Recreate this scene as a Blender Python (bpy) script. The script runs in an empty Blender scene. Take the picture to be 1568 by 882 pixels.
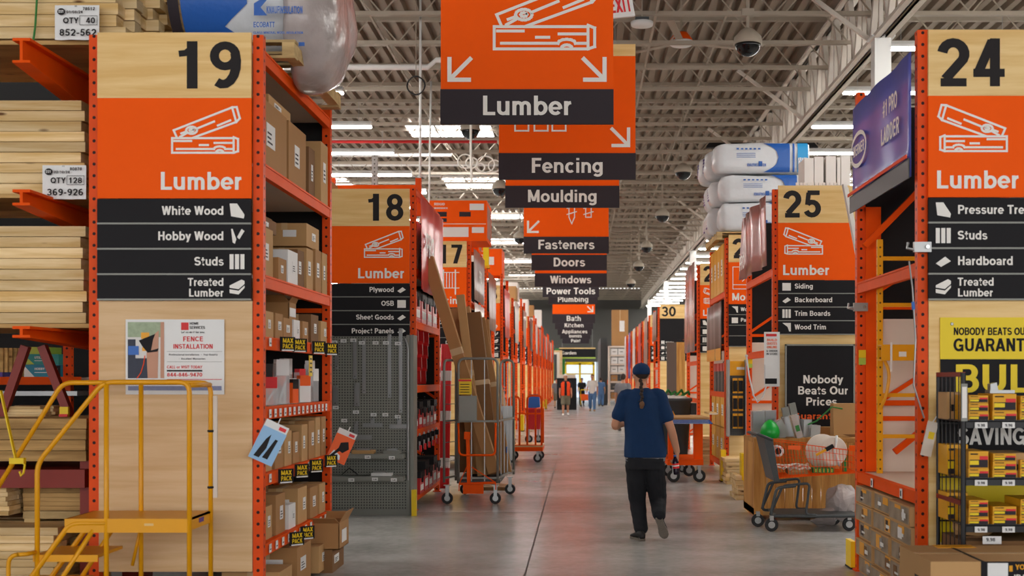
import bpy, math, random
from mathutils import Vector, Matrix, Euler, noise
random.seed(7)
S = bpy.context.scene
# ------------------------------------------------------------------ camera, world, light, exposure
F, VX, VY, CAMZ = 1880.0, 888.0, 578.0, 1.65       # focal length in pixels of the 1568x882 frame, vanishing point, eye height
cd = bpy.data.cameras.new('camera'); cam = bpy.data.objects.new('camera', cd); S.collection.objects.link(cam)
cam.location = (0, 0, CAMZ); cam.rotation_euler = (math.pi/2, 0, 0)
cd.sensor_width = 36; cd.lens = 36*F/1568; cd.shift_x = -(VX-784)/1568; cd.shift_y = (VY-441)/1568
cd.clip_start = .1; cd.clip_end = 400
cd.dof.use_dof = True; cd.dof.focus_distance = 13.5; cd.dof.aperture_fstop = 2.6
S.camera = cam
w = bpy.data.worlds.new('daylight'); S.world = w; w.use_nodes = True  # even fill through the unbuilt front, added to light camera-facing sides
w.node_tree.nodes['Background'].inputs[0].default_value = (.98, .985, 1, 1)
w.node_tree.nodes['Background'].inputs[1].default_value = 2.2
S.view_settings.view_transform = 'Standard'; S.view_settings.look = 'None'
S.view_settings.exposure = 0.42; S.view_settings.gamma = 1; S.view_settings.use_curve_mapping = False
TUBE, SKY = 66.0, 10.0                              # strength of the ceiling tubes and of the skylights
S.cycles.max_bounces = 6; S.cycles.diffuse_bounces = 4; S.cycles.glossy_bounces = 3; S.cycles.transparent_max_bounces = 8
S.cycles.sample_clamp_indirect = 6
S.cycles.caustics_reflective = False; S.cycles.caustics_refractive = False

# ------------------------------------------------------------------ helpers
def at(px, py, d):
    s = F/d
    return Vector(((px-VX)/s, d, CAMZ+(VY-py)/s))
def X(px, d): return (px-VX)*d/F
def Z(py, d): return CAMZ+(VY-py)*d/F
def lin(h):
    h = h.lstrip('#'); o = []
    for i in (0, 2, 4):
        c = int(h[i:i+2], 16)/255
        o.append(c/12.92 if c <= .04045 else ((c+.055)/1.055)**2.4)
    return (*o, 1)
class MB:
    def __init__(s): s.v = []; s.f = []
    def add(s, vs, fs, M=None):
        n = len(s.v); s.v += [(M @ Vector(v)) if M is not None else Vector(v) for v in vs]
        s.f += [tuple(i+n for i in f) for f in fs]; return s
    def box(s, x0, x1, y0, y1, z0, z1, M=None):
        if x0 > x1: x0, x1 = x1, x0
        if y0 > y1: y0, y1 = y1, y0
        if z0 > z1: z0, z1 = z1, z0
        return s.add([(x0,y0,z0),(x1,y0,z0),(x1,y1,z0),(x0,y1,z0),(x0,y0,z1),(x1,y0,z1),(x1,y1,z1),(x0,y1,z1)],
                     [(3,2,1,0),(4,5,6,7),(0,1,5,4),(1,2,6,5),(2,3,7,6),(3,0,4,7)], M)
    def prism(s, poly, y0, y1, M=None):            # polygon in x,z pushed from y0 to y1
        n = len(poly)
        a = sum(poly[i][0]*poly[(i+1)%n][1]-poly[(i+1)%n][0]*poly[i][1] for i in range(n))
        if a < 0: poly = poly[::-1]
        vs = [(p[0], y0, p[1]) for p in poly]+[(p[0], y1, p[1]) for p in poly]
        return s.add(vs, [tuple(range(n)), tuple(range(2*n-1, n-1, -1))]+[((i+1)%n, i, i+n, (i+1)%n+n) for i in range(n)], M)
    def bar(s, a, b, w, h=None, up=(0,0,1)):       # square bar between two points
        a = Vector(a); b = Vector(b); h = h or w; d = (b-a)
        if d.length < 1e-6: return s
        z = d.normalized(); u = Vector(up)
        if abs(z.dot(u)) > .98: u = Vector((1,0,0))
        x = u.cross(z).normalized(); y = z.cross(x)
        vs = []
        for p in (a, b):
            for i, j in ((-1,-1),(1,-1),(1,1),(-1,1)): vs.append(p+x*i*w/2+y*j*h/2)
        return s.add(vs, [(3,2,1,0),(4,5,6,7),(0,1,5,4),(1,2,6,5),(2,3,7,6),(3,0,4,7)])
    def tube(s, pts, r, n=10, closed=False, rad=None):   # round tube along a path; rad: radii or (side, depth) pairs
        pts = [Vector(p) for p in pts]; m = len(pts)
        T = []
        for i in range(m):
            a = pts[(i-1) % m] if (closed or i) else pts[0]; b = pts[(i+1) % m] if (closed or i < m-1) else pts[-1]
            T.append((b-a).normalized())
        u = Vector((1,0,0)) if abs(T[0].x) < .8 else Vector((0,0,1))
        vs = []
        for i in range(m):
            u = (u-T[i]*u.dot(T[i])).normalized(); v = T[i].cross(u)
            q = rad[i] if rad else r
            ra, rb = q if isinstance(q, tuple) else (q, q)
            for k in range(n):
                t = 2*math.pi*k/n; vs.append(pts[i]+u*math.cos(t)*ra+v*math.sin(t)*rb)
        fs = []
        for i in range(m if closed else m-1):
            for k in range(n):
                a = i*n+k; b = i*n+(k+1) % n; c = ((i+1) % m)*n+(k+1) % n; d = ((i+1) % m)*n+k
                fs.append((a, b, c, d))
        if not closed: fs += [tuple(range(n-1, -1, -1)), tuple(range((m-1)*n, m*n))]
        return s.add(vs, fs)
    def lathe(s, prof, n=16, M=None):              # profile of (radius, z)
        vs = []; m = len(prof)
        for r, z in prof:
            for k in range(n):
                t = 2*math.pi*k/n; vs.append((r*math.cos(t), r*math.sin(t), z))
        fs = [(i*n+k, i*n+(k+1) % n, (i+1)*n+(k+1) % n, (i+1)*n+k) for i in range(m-1) for k in range(n)]
        fs += [tuple(range(n-1, -1, -1)), tuple(range((m-1)*n, m*n))]
        return s.add(vs, fs, M)
    def ball(s, c, r, n=14, m=9):
        rr = r if isinstance(r, (tuple, list)) else (r, r, r)
        M = Matrix.Translation(c) @ Matrix.Diagonal((*rr, 1))
        return s.lathe([(max(.001, math.sin(math.pi*i/m)), -math.cos(math.pi*i/m)) for i in range(m+1)], n, M)
    def rings(s, R, a, b, n=20, e=2.3):            # stacked rings (centre, ra, rb) on axes a and b
        vs = []
        for c, ra, rb in R:
            c = Vector(c)
            for k in range(n):
                t = 2*math.pi*k/n; ct, st = math.cos(t), math.sin(t)
                vs.append(c+a*(math.copysign(abs(ct)**(2/e), ct)*ra)+b*(math.copysign(abs(st)**(2/e), st)*rb))
        m = len(R)
        fs = [(i*n+k, i*n+(k+1) % n, (i+1)*n+(k+1) % n, (i+1)*n+k) for i in range(m-1) for k in range(n)]
        fs += [tuple(range(n-1, -1, -1)), tuple(range((m-1)*n, m*n))]
        return s.add(vs, fs)
    def stroke(s, pts, w, y, closed=False, M=None): # flat line of width w in the x,z plane at depth y
        k = len(pts); h = w/2; s.lv = getattr(s, 'lv', 0)
        for i in range(k if closed else k-1):
            a = Vector(pts[i]); b = Vector(pts[(i+1) % k]); d = b-a
            if d.length < 1e-9: continue
            d.normalize(); nn = Vector((-d.y, d.x))*h; e = d*h
            q = [a-e-nn, b+e-nn, b+e+nn, a-e+nn]; s.lv = (s.lv+1) % 6
            s.add([(p.x, y-s.lv*.0004, p.y) for p in q], [(0,1,2,3)], M)
        return s
    def quad(s, x0, x1, z0, z1, y, M=None):
        return s.add([(x0,y,z0),(x1,y,z0),(x1,y,z1),(x0,y,z1)], [(0,1,2,3)], M)
    def mesh(s, name, m):
        me = bpy.data.meshes.new(name); me.from_pydata([tuple(v) for v in s.v], [], s.f); me.materials.append(m); me.update(); return me
    def build(s, name, m, parent=None, loc=None, rz=0, smooth=False):
        me = s.mesh(name, m)
        if smooth:
            me.polygons.foreach_set('use_smooth', [True]*len(me.polygons))
        return link(name, me, parent, loc, rz)
def link(name, me, parent=None, loc=None, rz=0):
    o = bpy.data.objects.new(name, me); S.collection.objects.link(o)
    if parent is not None: o.parent = parent
    if loc is not None: o.location = loc
    if rz: o.rotation_euler = (0, 0, rz)
    return o
def tag(o, label, cat, group=None, kind=None):
    o['label'] = label; o['category'] = cat
    if group: o['group'] = group
    if kind: o['kind'] = kind
    return o
def thing(name, label, cat, loc=(0,0,0), rz=0, group=None):
    o = bpy.data.objects.new(name, None); S.collection.objects.link(o); o.location = loc; o.rotation_euler = (0,0,rz)
    o.empty_display_size = .1
    return tag(o, label, cat, group)
def struct(o):
    o['kind'] = 'structure'; return o
def dup(root, loc, rz=0, label=None, group=None):
    def cp(o, p):
        c = o.copy(); S.collection.objects.link(c); c.parent = p
        for ch in o.children: cp(ch, c)
        return c
    r = cp(root, None); r.location = loc; r.rotation_euler = (0,0,rz)
    if label: r['label'] = label
    if group: r['group'] = group
    return r
ORD = ['first','second','third','fourth','fifth','sixth','seventh','eighth','ninth','tenth','eleventh','twelfth','thirteenth','fourteenth']
def shade(o, ang=40):
    me = o.data
    me.polygons.foreach_set('use_smooth', [True]*len(me.polygons))
    try: me.set_sharp_from_angle(angle=math.radians(ang))
    except Exception: pass
    return o

# ------------------------------------------------------------------ materials
def nt(name):
    m = bpy.data.materials.new(name); m.use_nodes = True; t = m.node_tree
    return m, t, t.nodes['Principled BSDF']
def N(t, kind, **kw):
    n = t.nodes.new(kind)
    for k, v in kw.items(): setattr(n, k, v)
    return n
def plain(name, col, rough=.5, metal=0, alpha=1, var=.0, scale=6, emit=None, es=0, coat=0, trans=0, bump=0, stretch=(1,1,1), spec=.35):
    m, t, b = nt(name); c = lin(col) if isinstance(col, str) else col
    b.inputs['Base Color'].default_value = c; b.inputs['Roughness'].default_value = rough; b.inputs['Metallic'].default_value = metal
    b.inputs['Specular IOR Level'].default_value = spec; b.inputs['Alpha'].default_value = alpha; b.inputs['Coat Weight'].default_value = coat; b.inputs['Transmission Weight'].default_value = trans
    if emit: b.inputs['Emission Color'].default_value = lin(emit); b.inputs['Emission Strength'].default_value = es
    if var or bump:
        tc = N(t, 'ShaderNodeTexCoord'); mp = N(t, 'ShaderNodeMapping'); mp.inputs['Scale'].default_value = stretch
        no = N(t, 'ShaderNodeTexNoise'); no.inputs['Scale'].default_value = scale; no.inputs['Detail'].default_value = 5
        t.links.new(tc.outputs['Object'], mp.inputs[0]); t.links.new(mp.outputs[0], no.inputs['Vector'])
        if var:
            mx = N(t, 'ShaderNodeMix', data_type='RGBA')
            mx.inputs[6].default_value = tuple(x*(1-var) for x in c[:3])+(1,)
            mx.inputs[7].default_value = tuple(min(1, x*(1+var)) for x in c[:3])+(1,)
            t.links.new(no.outputs['Fac'], mx.inputs[0]); t.links.new(mx.outputs[2], b.inputs['Base Color'])
        if bump:
            bp = N(t, 'ShaderNodeBump'); bp.inputs['Strength'].default_value = bump; bp.inputs['Distance'].default_value = .02
            t.links.new(no.outputs['Fac'], bp.inputs['Height']); t.links.new(bp.outputs[0], b.inputs['Normal'])
    return m
def wood(name, c0, c1, stretch, rough=.6, knots=False, rnd=.25, scale=1.0):
    m, t, b = nt(name); b.inputs['Roughness'].default_value = rough; b.inputs['Specular IOR Level'].default_value = .25
    tc = N(t, 'ShaderNodeTexCoord'); oi = N(t, 'ShaderNodeObjectInfo')
    ad = N(t, 'ShaderNodeVectorMath', operation='ADD'); sc = N(t, 'ShaderNodeVectorMath', operation='SCALE'); sc.inputs['Scale'].default_value = 9
    cx = N(t, 'ShaderNodeCombineXYZ')
    for i in range(3): t.links.new(oi.outputs['Random'], cx.inputs[i])
    t.links.new(cx.outputs[0], sc.inputs[0]); t.links.new(tc.outputs['Object'], ad.inputs[0]); t.links.new(sc.outputs[0], ad.inputs[1])
    mp = N(t, 'ShaderNodeMapping'); mp.inputs['Scale'].default_value = stretch; t.links.new(ad.outputs[0], mp.inputs[0])
    no = N(t, 'ShaderNodeTexNoise'); no.inputs['Scale'].default_value = scale; no.inputs['Detail'].default_value = 7; no.inputs['Roughness'].default_value = .62; no.inputs['Distortion'].default_value = .3
    t.links.new(mp.outputs[0], no.inputs['Vector'])
    r = N(t, 'ShaderNodeValToRGB'); r.color_ramp.elements[0].position = .36; r.color_ramp.elements[0].color = lin(c0)
    r.color_ramp.elements[1].position = .62; r.color_ramp.elements[1].color = lin(c1); t.links.new(no.outputs['Fac'], r.inputs[0])
    out = r.outputs[0]
    if knots:
        vo = N(t, 'ShaderNodeTexVoronoi'); vo.inputs['Scale'].default_value = 1
        m2 = N(t, 'ShaderNodeMapping'); m2.inputs['Scale'].default_value = (2.6, 6, 9); t.links.new(ad.outputs[0], m2.inputs[0]); t.links.new(m2.outputs[0], vo.inputs['Vector'])
        r2 = N(t, 'ShaderNodeValToRGB'); r2.color_ramp.elements[0].position = .05; r2.color_ramp.elements[0].color = (0,0,0,1); r2.color_ramp.elements[1].position = .14; r2.color_ramp.elements[1].color = (1,1,1,1)
        t.links.new(vo.outputs['Distance'], r2.inputs[0])
        mk = N(t, 'ShaderNodeMix', data_type='RGBA'); mk.inputs[6].default_value = lin('#6b4522'); t.links.new(r2.outputs[0], mk.inputs[0]); t.links.new(out, mk.inputs[7]); out = mk.outputs[2]
    hs = N(t, 'ShaderNodeHueSaturation'); mr = N(t, 'ShaderNodeMapRange'); mr.inputs['To Min'].default_value = 1-rnd; mr.inputs['To Max'].default_value = 1+rnd*.4
    t.links.new(oi.outputs['Random'], mr.inputs[0]); t.links.new(mr.outputs[0], hs.inputs['Value']); t.links.new(out, hs.inputs['Color'])
    t.links.new(hs.outputs[0], b.inputs['Base Color']); return m
def post_mat(name, col, dark='#2a0b04', pitch=.082, r=.0115):      # steel upright with a row of punched holes
    m, t, b = nt(name); b.inputs['Roughness'].default_value = .5; b.inputs['Specular IOR Level'].default_value = .2
    tc = N(t, 'ShaderNodeTexCoord'); sp = N(t, 'ShaderNodeSeparateXYZ'); t.links.new(tc.outputs['Object'], sp.inputs[0])
    def mth(op, a, b_=None):
        n = N(t, 'ShaderNodeMath', operation=op)
        for i, q in enumerate((a, b_)):
            if q is None: continue
            if isinstance(q, (int, float)): n.inputs[i].default_value = q
            else: t.links.new(q, n.inputs[i])
        return n.outputs[0]
    fz = mth('MULTIPLY', mth('SUBTRACT', mth('FRACT', mth('DIVIDE', sp.outputs[2], pitch)), .5), pitch)
    mn = mth('MINIMUM', mth('ABSOLUTE', sp.outputs[0]), mth('ABSOLUTE', sp.outputs[1]))
    d = mth('SQRT', mth('ADD', mth('MULTIPLY', fz, fz), mth('MULTIPLY', mn, mn)))
    h = mth('LESS_THAN', d, r)
    no = N(t, 'ShaderNodeTexNoise'); no.inputs['Scale'].default_value = 9; no.inputs['Detail'].default_value = 6; t.links.new(tc.outputs['Object'], no.inputs['Vector'])
    mv = N(t, 'ShaderNodeMix', data_type='RGBA'); c = lin(col)
    mv.inputs[6].default_value = tuple(x*.8 for x in c[:3])+(1,); mv.inputs[7].default_value = tuple(min(1,x*1.15) for x in c[:3])+(1,); t.links.new(no.outputs['Fac'], mv.inputs[0])
    mx = N(t, 'ShaderNodeMix', data_type='RGBA'); t.links.new(h, mx.inputs[0]); t.links.new(mv.outputs[2], mx.inputs[6]); mx.inputs[7].default_value = lin(dark)
    t.links.new(mx.outputs[2], b.inputs['Base Color']); return m
def emis(name, col, st):
    m = bpy.data.materials.new(name); m.use_nodes = True; t = m.node_tree; t.nodes.clear()
    e = N(t, 'ShaderNodeEmission'); o = N(t, 'ShaderNodeOutputMaterial'); e.inputs[0].default_value = lin(col); e.inputs[1].default_value = st
    t.links.new(e.outputs[0], o.inputs[0]); return m
M = {}
M['orange'] = plain('orange paint', '#e85206', .55, var=.12, scale=5, spec=.1)
M['post'] = post_mat('orange steel with holes', '#e14c06')
M['redpost'] = plain('dark red steel', '#7e1d08', .45, var=.12)
M['sign_orange'] = plain('orange sign face', '#f85a04', .6, var=.03, spec=.12)
M['sign_black'] = plain('black sign face', '#1d1b1d', .6, var=.12, scale=4, spec=.15)
M['sign_grey'] = plain('charcoal sign face', '#352e32', .6, var=.06, spec=.15)
M['letter'] = plain('white lettering', '#e9e4dc', .5)
M['letter_dark'] = plain('dark lettering', '#272323', .6, spec=.15)
M['letter_red'] = plain('red lettering', '#cf2a2a', .5)
M['letter_or'] = plain('orange lettering', '#f0601a', .5)
M['yellow_sign'] = plain('yellow sign face', '#e9cb0c', .45)
M['ply'] = wood('birch plywood', '#d0a878', '#dfbc90', (.8, 1, 13), .55, rnd=.08)
M['maple'] = wood('maple laminate', '#deb26c', '#eecb8c', (.7, 1, 11), .45, rnd=.05)
M['pine'] = wood('pine boards', '#d0a868', '#efd2a0', (.9, 5, 15), .7, knots=True, rnd=.28)
M['pine_dark'] = wood('weathered timber', '#9a7646', '#c8a066', (1.2, 6, 14), .75, knots=True, rnd=.25)
M['crate'] = wood('stained crate wood', '#a56c30', '#cf9850', (9, 3, .8), .65, rnd=.1)
M['pallet'] = wood('pallet wood', '#a68a5c', '#c9ac78', (2, 6, 10), .75, rnd=.2)
M['card'] = plain('brown cardboard', '#a77b4c', .8, var=.1, scale=3)
M['card2'] = plain('light cardboard', '#bb9260', .8, var=.1, scale=3)
M['card3'] = plain('dark cardboard', '#7d5936', .8, var=.1, scale=3)
M['tape'] = plain('packing tape', '#c3a377', .35)
M['paper'] = plain('white paper', '#e2e1de', .6, var=.04)
M['white'] = plain('white board', '#e4ded6', .6, var=.05)
M['cream'] = plain('cream board', '#d8cabb', .6, var=.08, scale=2)
M['black'] = plain('black fabric and painted darkness', '#0d0b0c', .8)
M['blackm'] = plain('black wire', '#161415', .4)
M['grey'] = plain('grey enamel', '#83837b', .45, metal=.2, var=.06)
M['steel'] = plain('galvanised steel', '#9a9a98', .35, metal=.7, var=.1)
M['chrome'] = plain('bright steel', '#bdbdbb', .25, metal=.9)
M['dgrey'] = plain('dark grey plastic', '#3e4142', .5)
M['yellow'] = plain('yellow enamel', '#e29c0a', .38, var=.08, scale=5)
M['yellow2'] = plain('bright yellow plastic', '#e8c40e', .45)
M['yel_card'] = plain('yellow printed card', '#e0a21a', .5, var=.06)
M['red'] = plain('red plastic', '#b8161a', .4, var=.1)
M['redb'] = plain('bright red', '#d7262a', .45)
M['blue'] = plain('blue print', '#2a63b4', .4)
M['lblue'] = plain('light blue print', '#2f9ad6', .4)
M['paleblue'] = plain('pale blue print', '#8fb8dc', .4)
M['purple'] = plain('purple print', '#4a2f8a', .4)
M['navy'] = plain('navy fabric', '#0d2d52', .9, var=.12, scale=14)
M['teal'] = plain('teal card', '#2a8c86', .5)
M['teal2'] = plain('blue green card', '#1d7d99', .5)
M['lime'] = plain('lime card', '#a9c24a', .5)
M['rubber'] = plain('black rubber', '#1d1c1c', .6)
M['clear'] = plain('clear plastic', '#e4e8ea', .1, alpha=.34)
M['film'] = plain('plastic film', '#b8aca8', .18, alpha=.86, bump=1.0, scale=7, var=.25)
M['bagw'] = plain('white bag plastic', '#d6d8da', .28, bump=.35, scale=11)
M['roof'] = plain('painted steel deck', '#857767', .7, var=.07, scale=.6)
M['truss'] = plain('painted truss steel', '#a09484', .6, var=.08, scale=1)
M['girder'] = plain('pale girder paint', '#cfc6ba', .6)
M['column'] = plain('white column paint', '#dcdbd7', .5)
M['dome'] = plain('smoked dome', '#0a0a0c', .08)
M['lamp'] = emis('tube light', '#fffcf6', TUBE)
M['sky'] = emis('skylight', '#fbfcff', SKY)
M['door_light'] = emis('daylight glass', '#dcebff', 1.0)
M['wallg'] = plain('grey wall', '#4c4b48', .8, var=.05, scale=.3)
M['wallw'] = plain('pale wall', '#a9a397', .8, var=.05, scale=.3)
M['skin'] = plain('skin', '#c08a6c', .55, var=.05)
M['hair'] = plain('dark brown hair', '#2c1d14', .6, var=.35, scale=60, bump=.5)
M['jeans'] = plain('black trousers', '#15161b', .85, var=.2, scale=9)
M['bluejean'] = plain('blue denim', '#51749f', .85, var=.1)
M['tee_w'] = plain('white shirt', '#d9d5cf', .8)
M['tee_g'] = plain('grey shirt', '#77777b', .8)
M['tee_b'] = plain('black shirt', '#17171a', .8)
M['vest'] = plain('orange vest', '#ea4a12', .7)
M['khaki'] = plain('khaki cloth', '#75705c', .85)
M['green'] = plain('green plastic', '#18a43a', .3)
M['leaf'] = plain('green leaf', '#2f7a34', .6)
M['sole'] = plain('grey rubber sole', '#6e665c', .6, bump=.8, scale=60)
M['rope'] = plain('white rope', '#d9cfc2', .8)
# polished concrete
m, t, b = nt('polished concrete'); M['floor'] = m
tc = N(t, 'ShaderNodeTexCoord'); n1 = N(t, 'ShaderNodeTexNoise'); n1.inputs['Scale'].default_value = .9; n1.inputs['Detail'].default_value = 8; n1.inputs['Roughness'].default_value = .65
n2 = N(t, 'ShaderNodeTexNoise'); n2.inputs['Scale'].default_value = 14; n2.inputs['Detail'].default_value = 6
t.links.new(tc.outputs['Object'], n1.inputs['Vector']); t.links.new(tc.outputs['Object'], n2.inputs['Vector'])
ad = N(t, 'ShaderNodeMath', operation='MULTIPLY_ADD'); ad.inputs[1].default_value = .3; t.links.new(n2.outputs[0], ad.inputs[0]); t.links.new(n1.outputs[0], ad.inputs[2])
r = N(t, 'ShaderNodeValToRGB'); r.color_ramp.elements[0].position = .45; r.color_ramp.elements[0].color = lin('#8f8d8a'); r.color_ramp.elements[1].position = .85; r.color_ramp.elements[1].color = lin('#bbb9b6')
t.links.new(ad.outputs[0], r.inputs[0]); t.links.new(r.outputs[0], b.inputs['Base Color'])
r2 = N(t, 'ShaderNodeMapRange'); r2.inputs['To Min'].default_value = .15; r2.inputs['To Max'].default_value = .32; t.links.new(n1.outputs[0], r2.inputs[0]); t.links.new(r2.outputs[0], b.inputs['Roughness'])
b.inputs['Specular IOR Level'].default_value = .4
# pegboard steel
def dots(name, col, dark, pitch, rad, rough=.5):
    m, t, b = nt(name); b.inputs['Roughness'].default_value = rough
    tc = N(t, 'ShaderNodeTexCoord'); sp = N(t, 'ShaderNodeSeparateXYZ'); t.links.new(tc.outputs['Object'], sp.inputs[0]); q = []
    for i in (0, 2):
        a = N(t, 'ShaderNodeMath', operation='DIVIDE'); a.inputs[1].default_value = pitch; t.links.new(sp.outputs[i], a.inputs[0])
        f = N(t, 'ShaderNodeMath', operation='FRACT'); t.links.new(a.outputs[0], f.inputs[0])
        s_ = N(t, 'ShaderNodeMath', operation='SUBTRACT'); s_.inputs[1].default_value = .5; t.links.new(f.outputs[0], s_.inputs[0])
        p = N(t, 'ShaderNodeMath', operation='POWER'); p.inputs[1].default_value = 2; t.links.new(s_.outputs[0], p.inputs[0]); q.append(p.outputs[0])
    a = N(t, 'ShaderNodeMath', operation='ADD'); t.links.new(q[0], a.inputs[0]); t.links.new(q[1], a.inputs[1])
    l = N(t, 'ShaderNodeMath', operation='LESS_THAN'); l.inputs[1].default_value = rad*rad; t.links.new(a.outputs[0], l.inputs[0])
    mx = N(t, 'ShaderNodeMix', data_type='RGBA'); mx.inputs[6].default_value = lin(col); mx.inputs[7].default_value = lin(dark); t.links.new(l.outputs[0], mx.inputs[0]); t.links.new(mx.outputs[2], b.inputs['Base Color'])
    return m
M['peg'] = dots('grey pegboard', '#84847a', '#3c3c36', .0254*1.3, .27)
M['pegd'] = dots('dark pegboard', '#3b3c3a', '#141414', .0254*1.3, .27)

# ------------------------------------------------------------------ lettering
# a heavy grotesque drawn from strokes and arcs; capital height 1
_G = {}
def _arc(cx, cy, rx, ry, a0, a1, n=None):
    n = n or max(3, int(abs(a1-a0)/20))
    return [(cx+rx*math.cos(math.radians(a0+(a1-a0)*i/n)), cy+ry*math.sin(math.radians(a0+(a1-a0)*i/n))) for i in range(n+1)]
def _strip(pts, w=.19, closed=False):
    n = len(pts); L = []; R = []
    for i in range(n):
        a = pts[(i-1) % n] if (closed or i) else None; c = pts[(i+1) % n] if (closed or i < n-1) else None; p = pts[i]
        def nrm(u, v):
            d = math.hypot(v[0]-u[0], v[1]-u[1]) or 1; return (-(v[1]-u[1])/d, (v[0]-u[0])/d)
        if a is None: m_ = nrm(p, c)
        elif c is None: m_ = nrm(a, p)
        else:
            u, v = nrm(a, p), nrm(p, c); k = 1+u[0]*v[0]+u[1]*v[1]; k = max(k, .45); m_ = ((u[0]+v[0])/k, (u[1]+v[1])/k)
        L.append((p[0]+m_[0]*w/2, p[1]+m_[1]*w/2)); R.append((p[0]-m_[0]*w/2, p[1]-m_[1]*w/2))
    return [[R[i], R[(i+1) % n], L[(i+1) % n], L[i]] for i in range(n if closed else n-1)]
def _P(*pts, w=.182): return _strip(list(pts), w)
def _V(x, y0=0, y1=1, w=.182): return [[(x-w/2, y0), (x+w/2, y0), (x+w/2, y1), (x-w/2, y1)]]
def _H(x0, x1, y, w=.172): return [[(x0, y-w/2), (x1, y-w/2), (x1, y+w/2), (x0, y+w/2)]]
def _D(x0, y0, x1, y1, w=.20): return [[(x0-w/2, y0), (x0+w/2, y0), (x1+w/2, y1), (x1-w/2, y1)]]
def _O(cx, cy, rx, ry, w=.18): return _strip(_arc(cx, cy, rx, ry, 0, 360, 20)[:-1], w, True)
def _g(c, adv, *q): _G[c] = (adv, [(k, j) for j, p in enumerate(q) for k in p])
_T = .9175; _B = .0825
_g('A', .76, _D(.11,0,.38,1), _D(.65,0,.38,1), _H(.22,.54,.28)); _g('B', .74, _V(.16), _P((.16,_T),(.42,_T),*_arc(.42,.72,.165,.20,90,-90)[1:-1],(.42,.52),(.16,.52),w=.17), _P((.16,_B),(.43,_B),*_arc(.43,.30,.185,.22,-90,90)[1:],(.2,.52),w=.17))
_g('C', .76, _P(*_arc(.40,.5,.30,.41,42,318))); _g('D', .77, _V(.16), _P((.16,_B),(.36,_B),*_arc(.36,.5,.28,.4175,-90,90)[1:],(.16,_T)))
_g('E', .68, _V(.16), _H(.16,.62,_T), _H(.16,.59,.51), _H(.16,.63,_B)); _g('F', .63, _V(.16), _H(.16,.6,_T), _H(.16,.55,.5))
_g('G', .80, _P(*_arc(.40,.5,.30,.41,42,330)), _H(.42,.73,.44), _V(.665,0,.5,.13)); _g('H', .77, _V(.16), _V(.61), _H(.16,.61,.52)); _g('I', .32, _V(.16))
_g('J', .62, _P((.45,1),(.45,.3),*_arc(.28,.29,.17,.20,0,-180)[1:])); _g('K', .74, _V(.16), _D(.58,1,.20,.40,.24), _D(.35,.56,.61,0,.23)); _g('L', .61, _V(.16), _H(.16,.59,_B))
_g('M', .90, _V(.15), _V(.75), _D(.15,1,.45,.08,.19), _D(.75,1,.45,.08,.19)); _g('N', .77, _V(.16), _V(.61), _D(.16,1,.61,0,.21)); _g('O', .82, _O(.41,.5,.305,.41,.19))
_g('P', .70, _V(.16), _P((.16,_T),(.42,_T),*_arc(.42,.69,.18,.2275,90,-90)[1:],(.16,.4625),w=.17)); _g('Q', .82, _O(.41,.5,.305,.41,.19), _D(.42,.27,.70,0,.17))
_g('R', .75, _V(.16), _P((.16,_T),(.43,_T),*_arc(.43,.70,.18,.2175,90,-90)[1:],(.16,.4825),w=.17), _D(.44,.5,.62,0,.21)); _g('S', .70, _P(*_arc(.35,.705,.225,.2,25,270),*_arc(.35,.30,.24,.205,90,-160)[1:],w=.18))
_g('T', .66, _V(.33), _H(.03,.63,_T)); _g('U', .77, _P((.155,1),(.155,.34),*_arc(.385,.335,.23,.24,180,360),(.615,1))); _g('V', .72, _D(.10,1,.36,0), _D(.62,1,.36,0))
_g('W', .96, _D(.10,1,.28,0,.19), _D(.48,1,.28,0,.19), _D(.48,1,.68,0,.19), _D(.86,1,.68,0,.19)); _g('X', .70, _D(.11,0,.59,1,.23), _D(.59,0,.11,1,.23)); _g('Y', .70, _D(.10,1,.35,.40), _D(.60,1,.35,.40), _V(.35,0,.42)); _g('Z', .66, _H(.06,.60,_T), _H(.05,.61,_B), _D(.15,.08,.50,.92,.22))
_K = .168; _XT = .64; _R = dict(w=_K)
_g('a', .62, _P(*_arc(.29,.46,.19,.18,160,0),(.48,.0),**_R), _O(.285,.20,.165,.135,.15)); _g('b', .67, _V(.15,0,1,_K), _O(.36,.36,.205,.28,_K)); _g('c', .61, _P(*_arc(.33,.36,.21,.28,48,312),**_R)); _g('d', .67, _V(.52,0,1,_K), _O(.31,.36,.205,.28,_K))
_g('e', .63, _P(*_arc(.32,.36,.215,.28,-8,318),**_R), _H(.14,.54,.35,.13)); _g('f', .38, _P((.19,0),(.19,.78),*_arc(.31,.78,.12,.14,180,85),**_R), _H(.03,.36,.65,.14)); _g('g', .67, _O(.31,.37,.205,.27,_K), _P((.52,.72),(.52,-.03),*_arc(.325,-.03,.195,.15,0,-155)[1:],**_R))
_g('h', .66, _V(.15,0,1,_K), _P(*_arc(.335,.44,.18,.20,165,0),(.515,0),**_R)); _g('i', .29, _V(.145,0,.72,_K), _V(.145,.85,1,_K)); _g('j', .29, _P((.145,.72),(.145,-.05),*_arc(.04,-.05,.105,.1,0,-90)[1:],**_R), _V(.145,.85,1,_K)); _g('k', .60, _V(.15,0,1,_K), _D(.47,.72,.2,.3,.22), _D(.29,.42,.5,0,.2)); _g('l', .29, _V(.145,0,1,_K))
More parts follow.
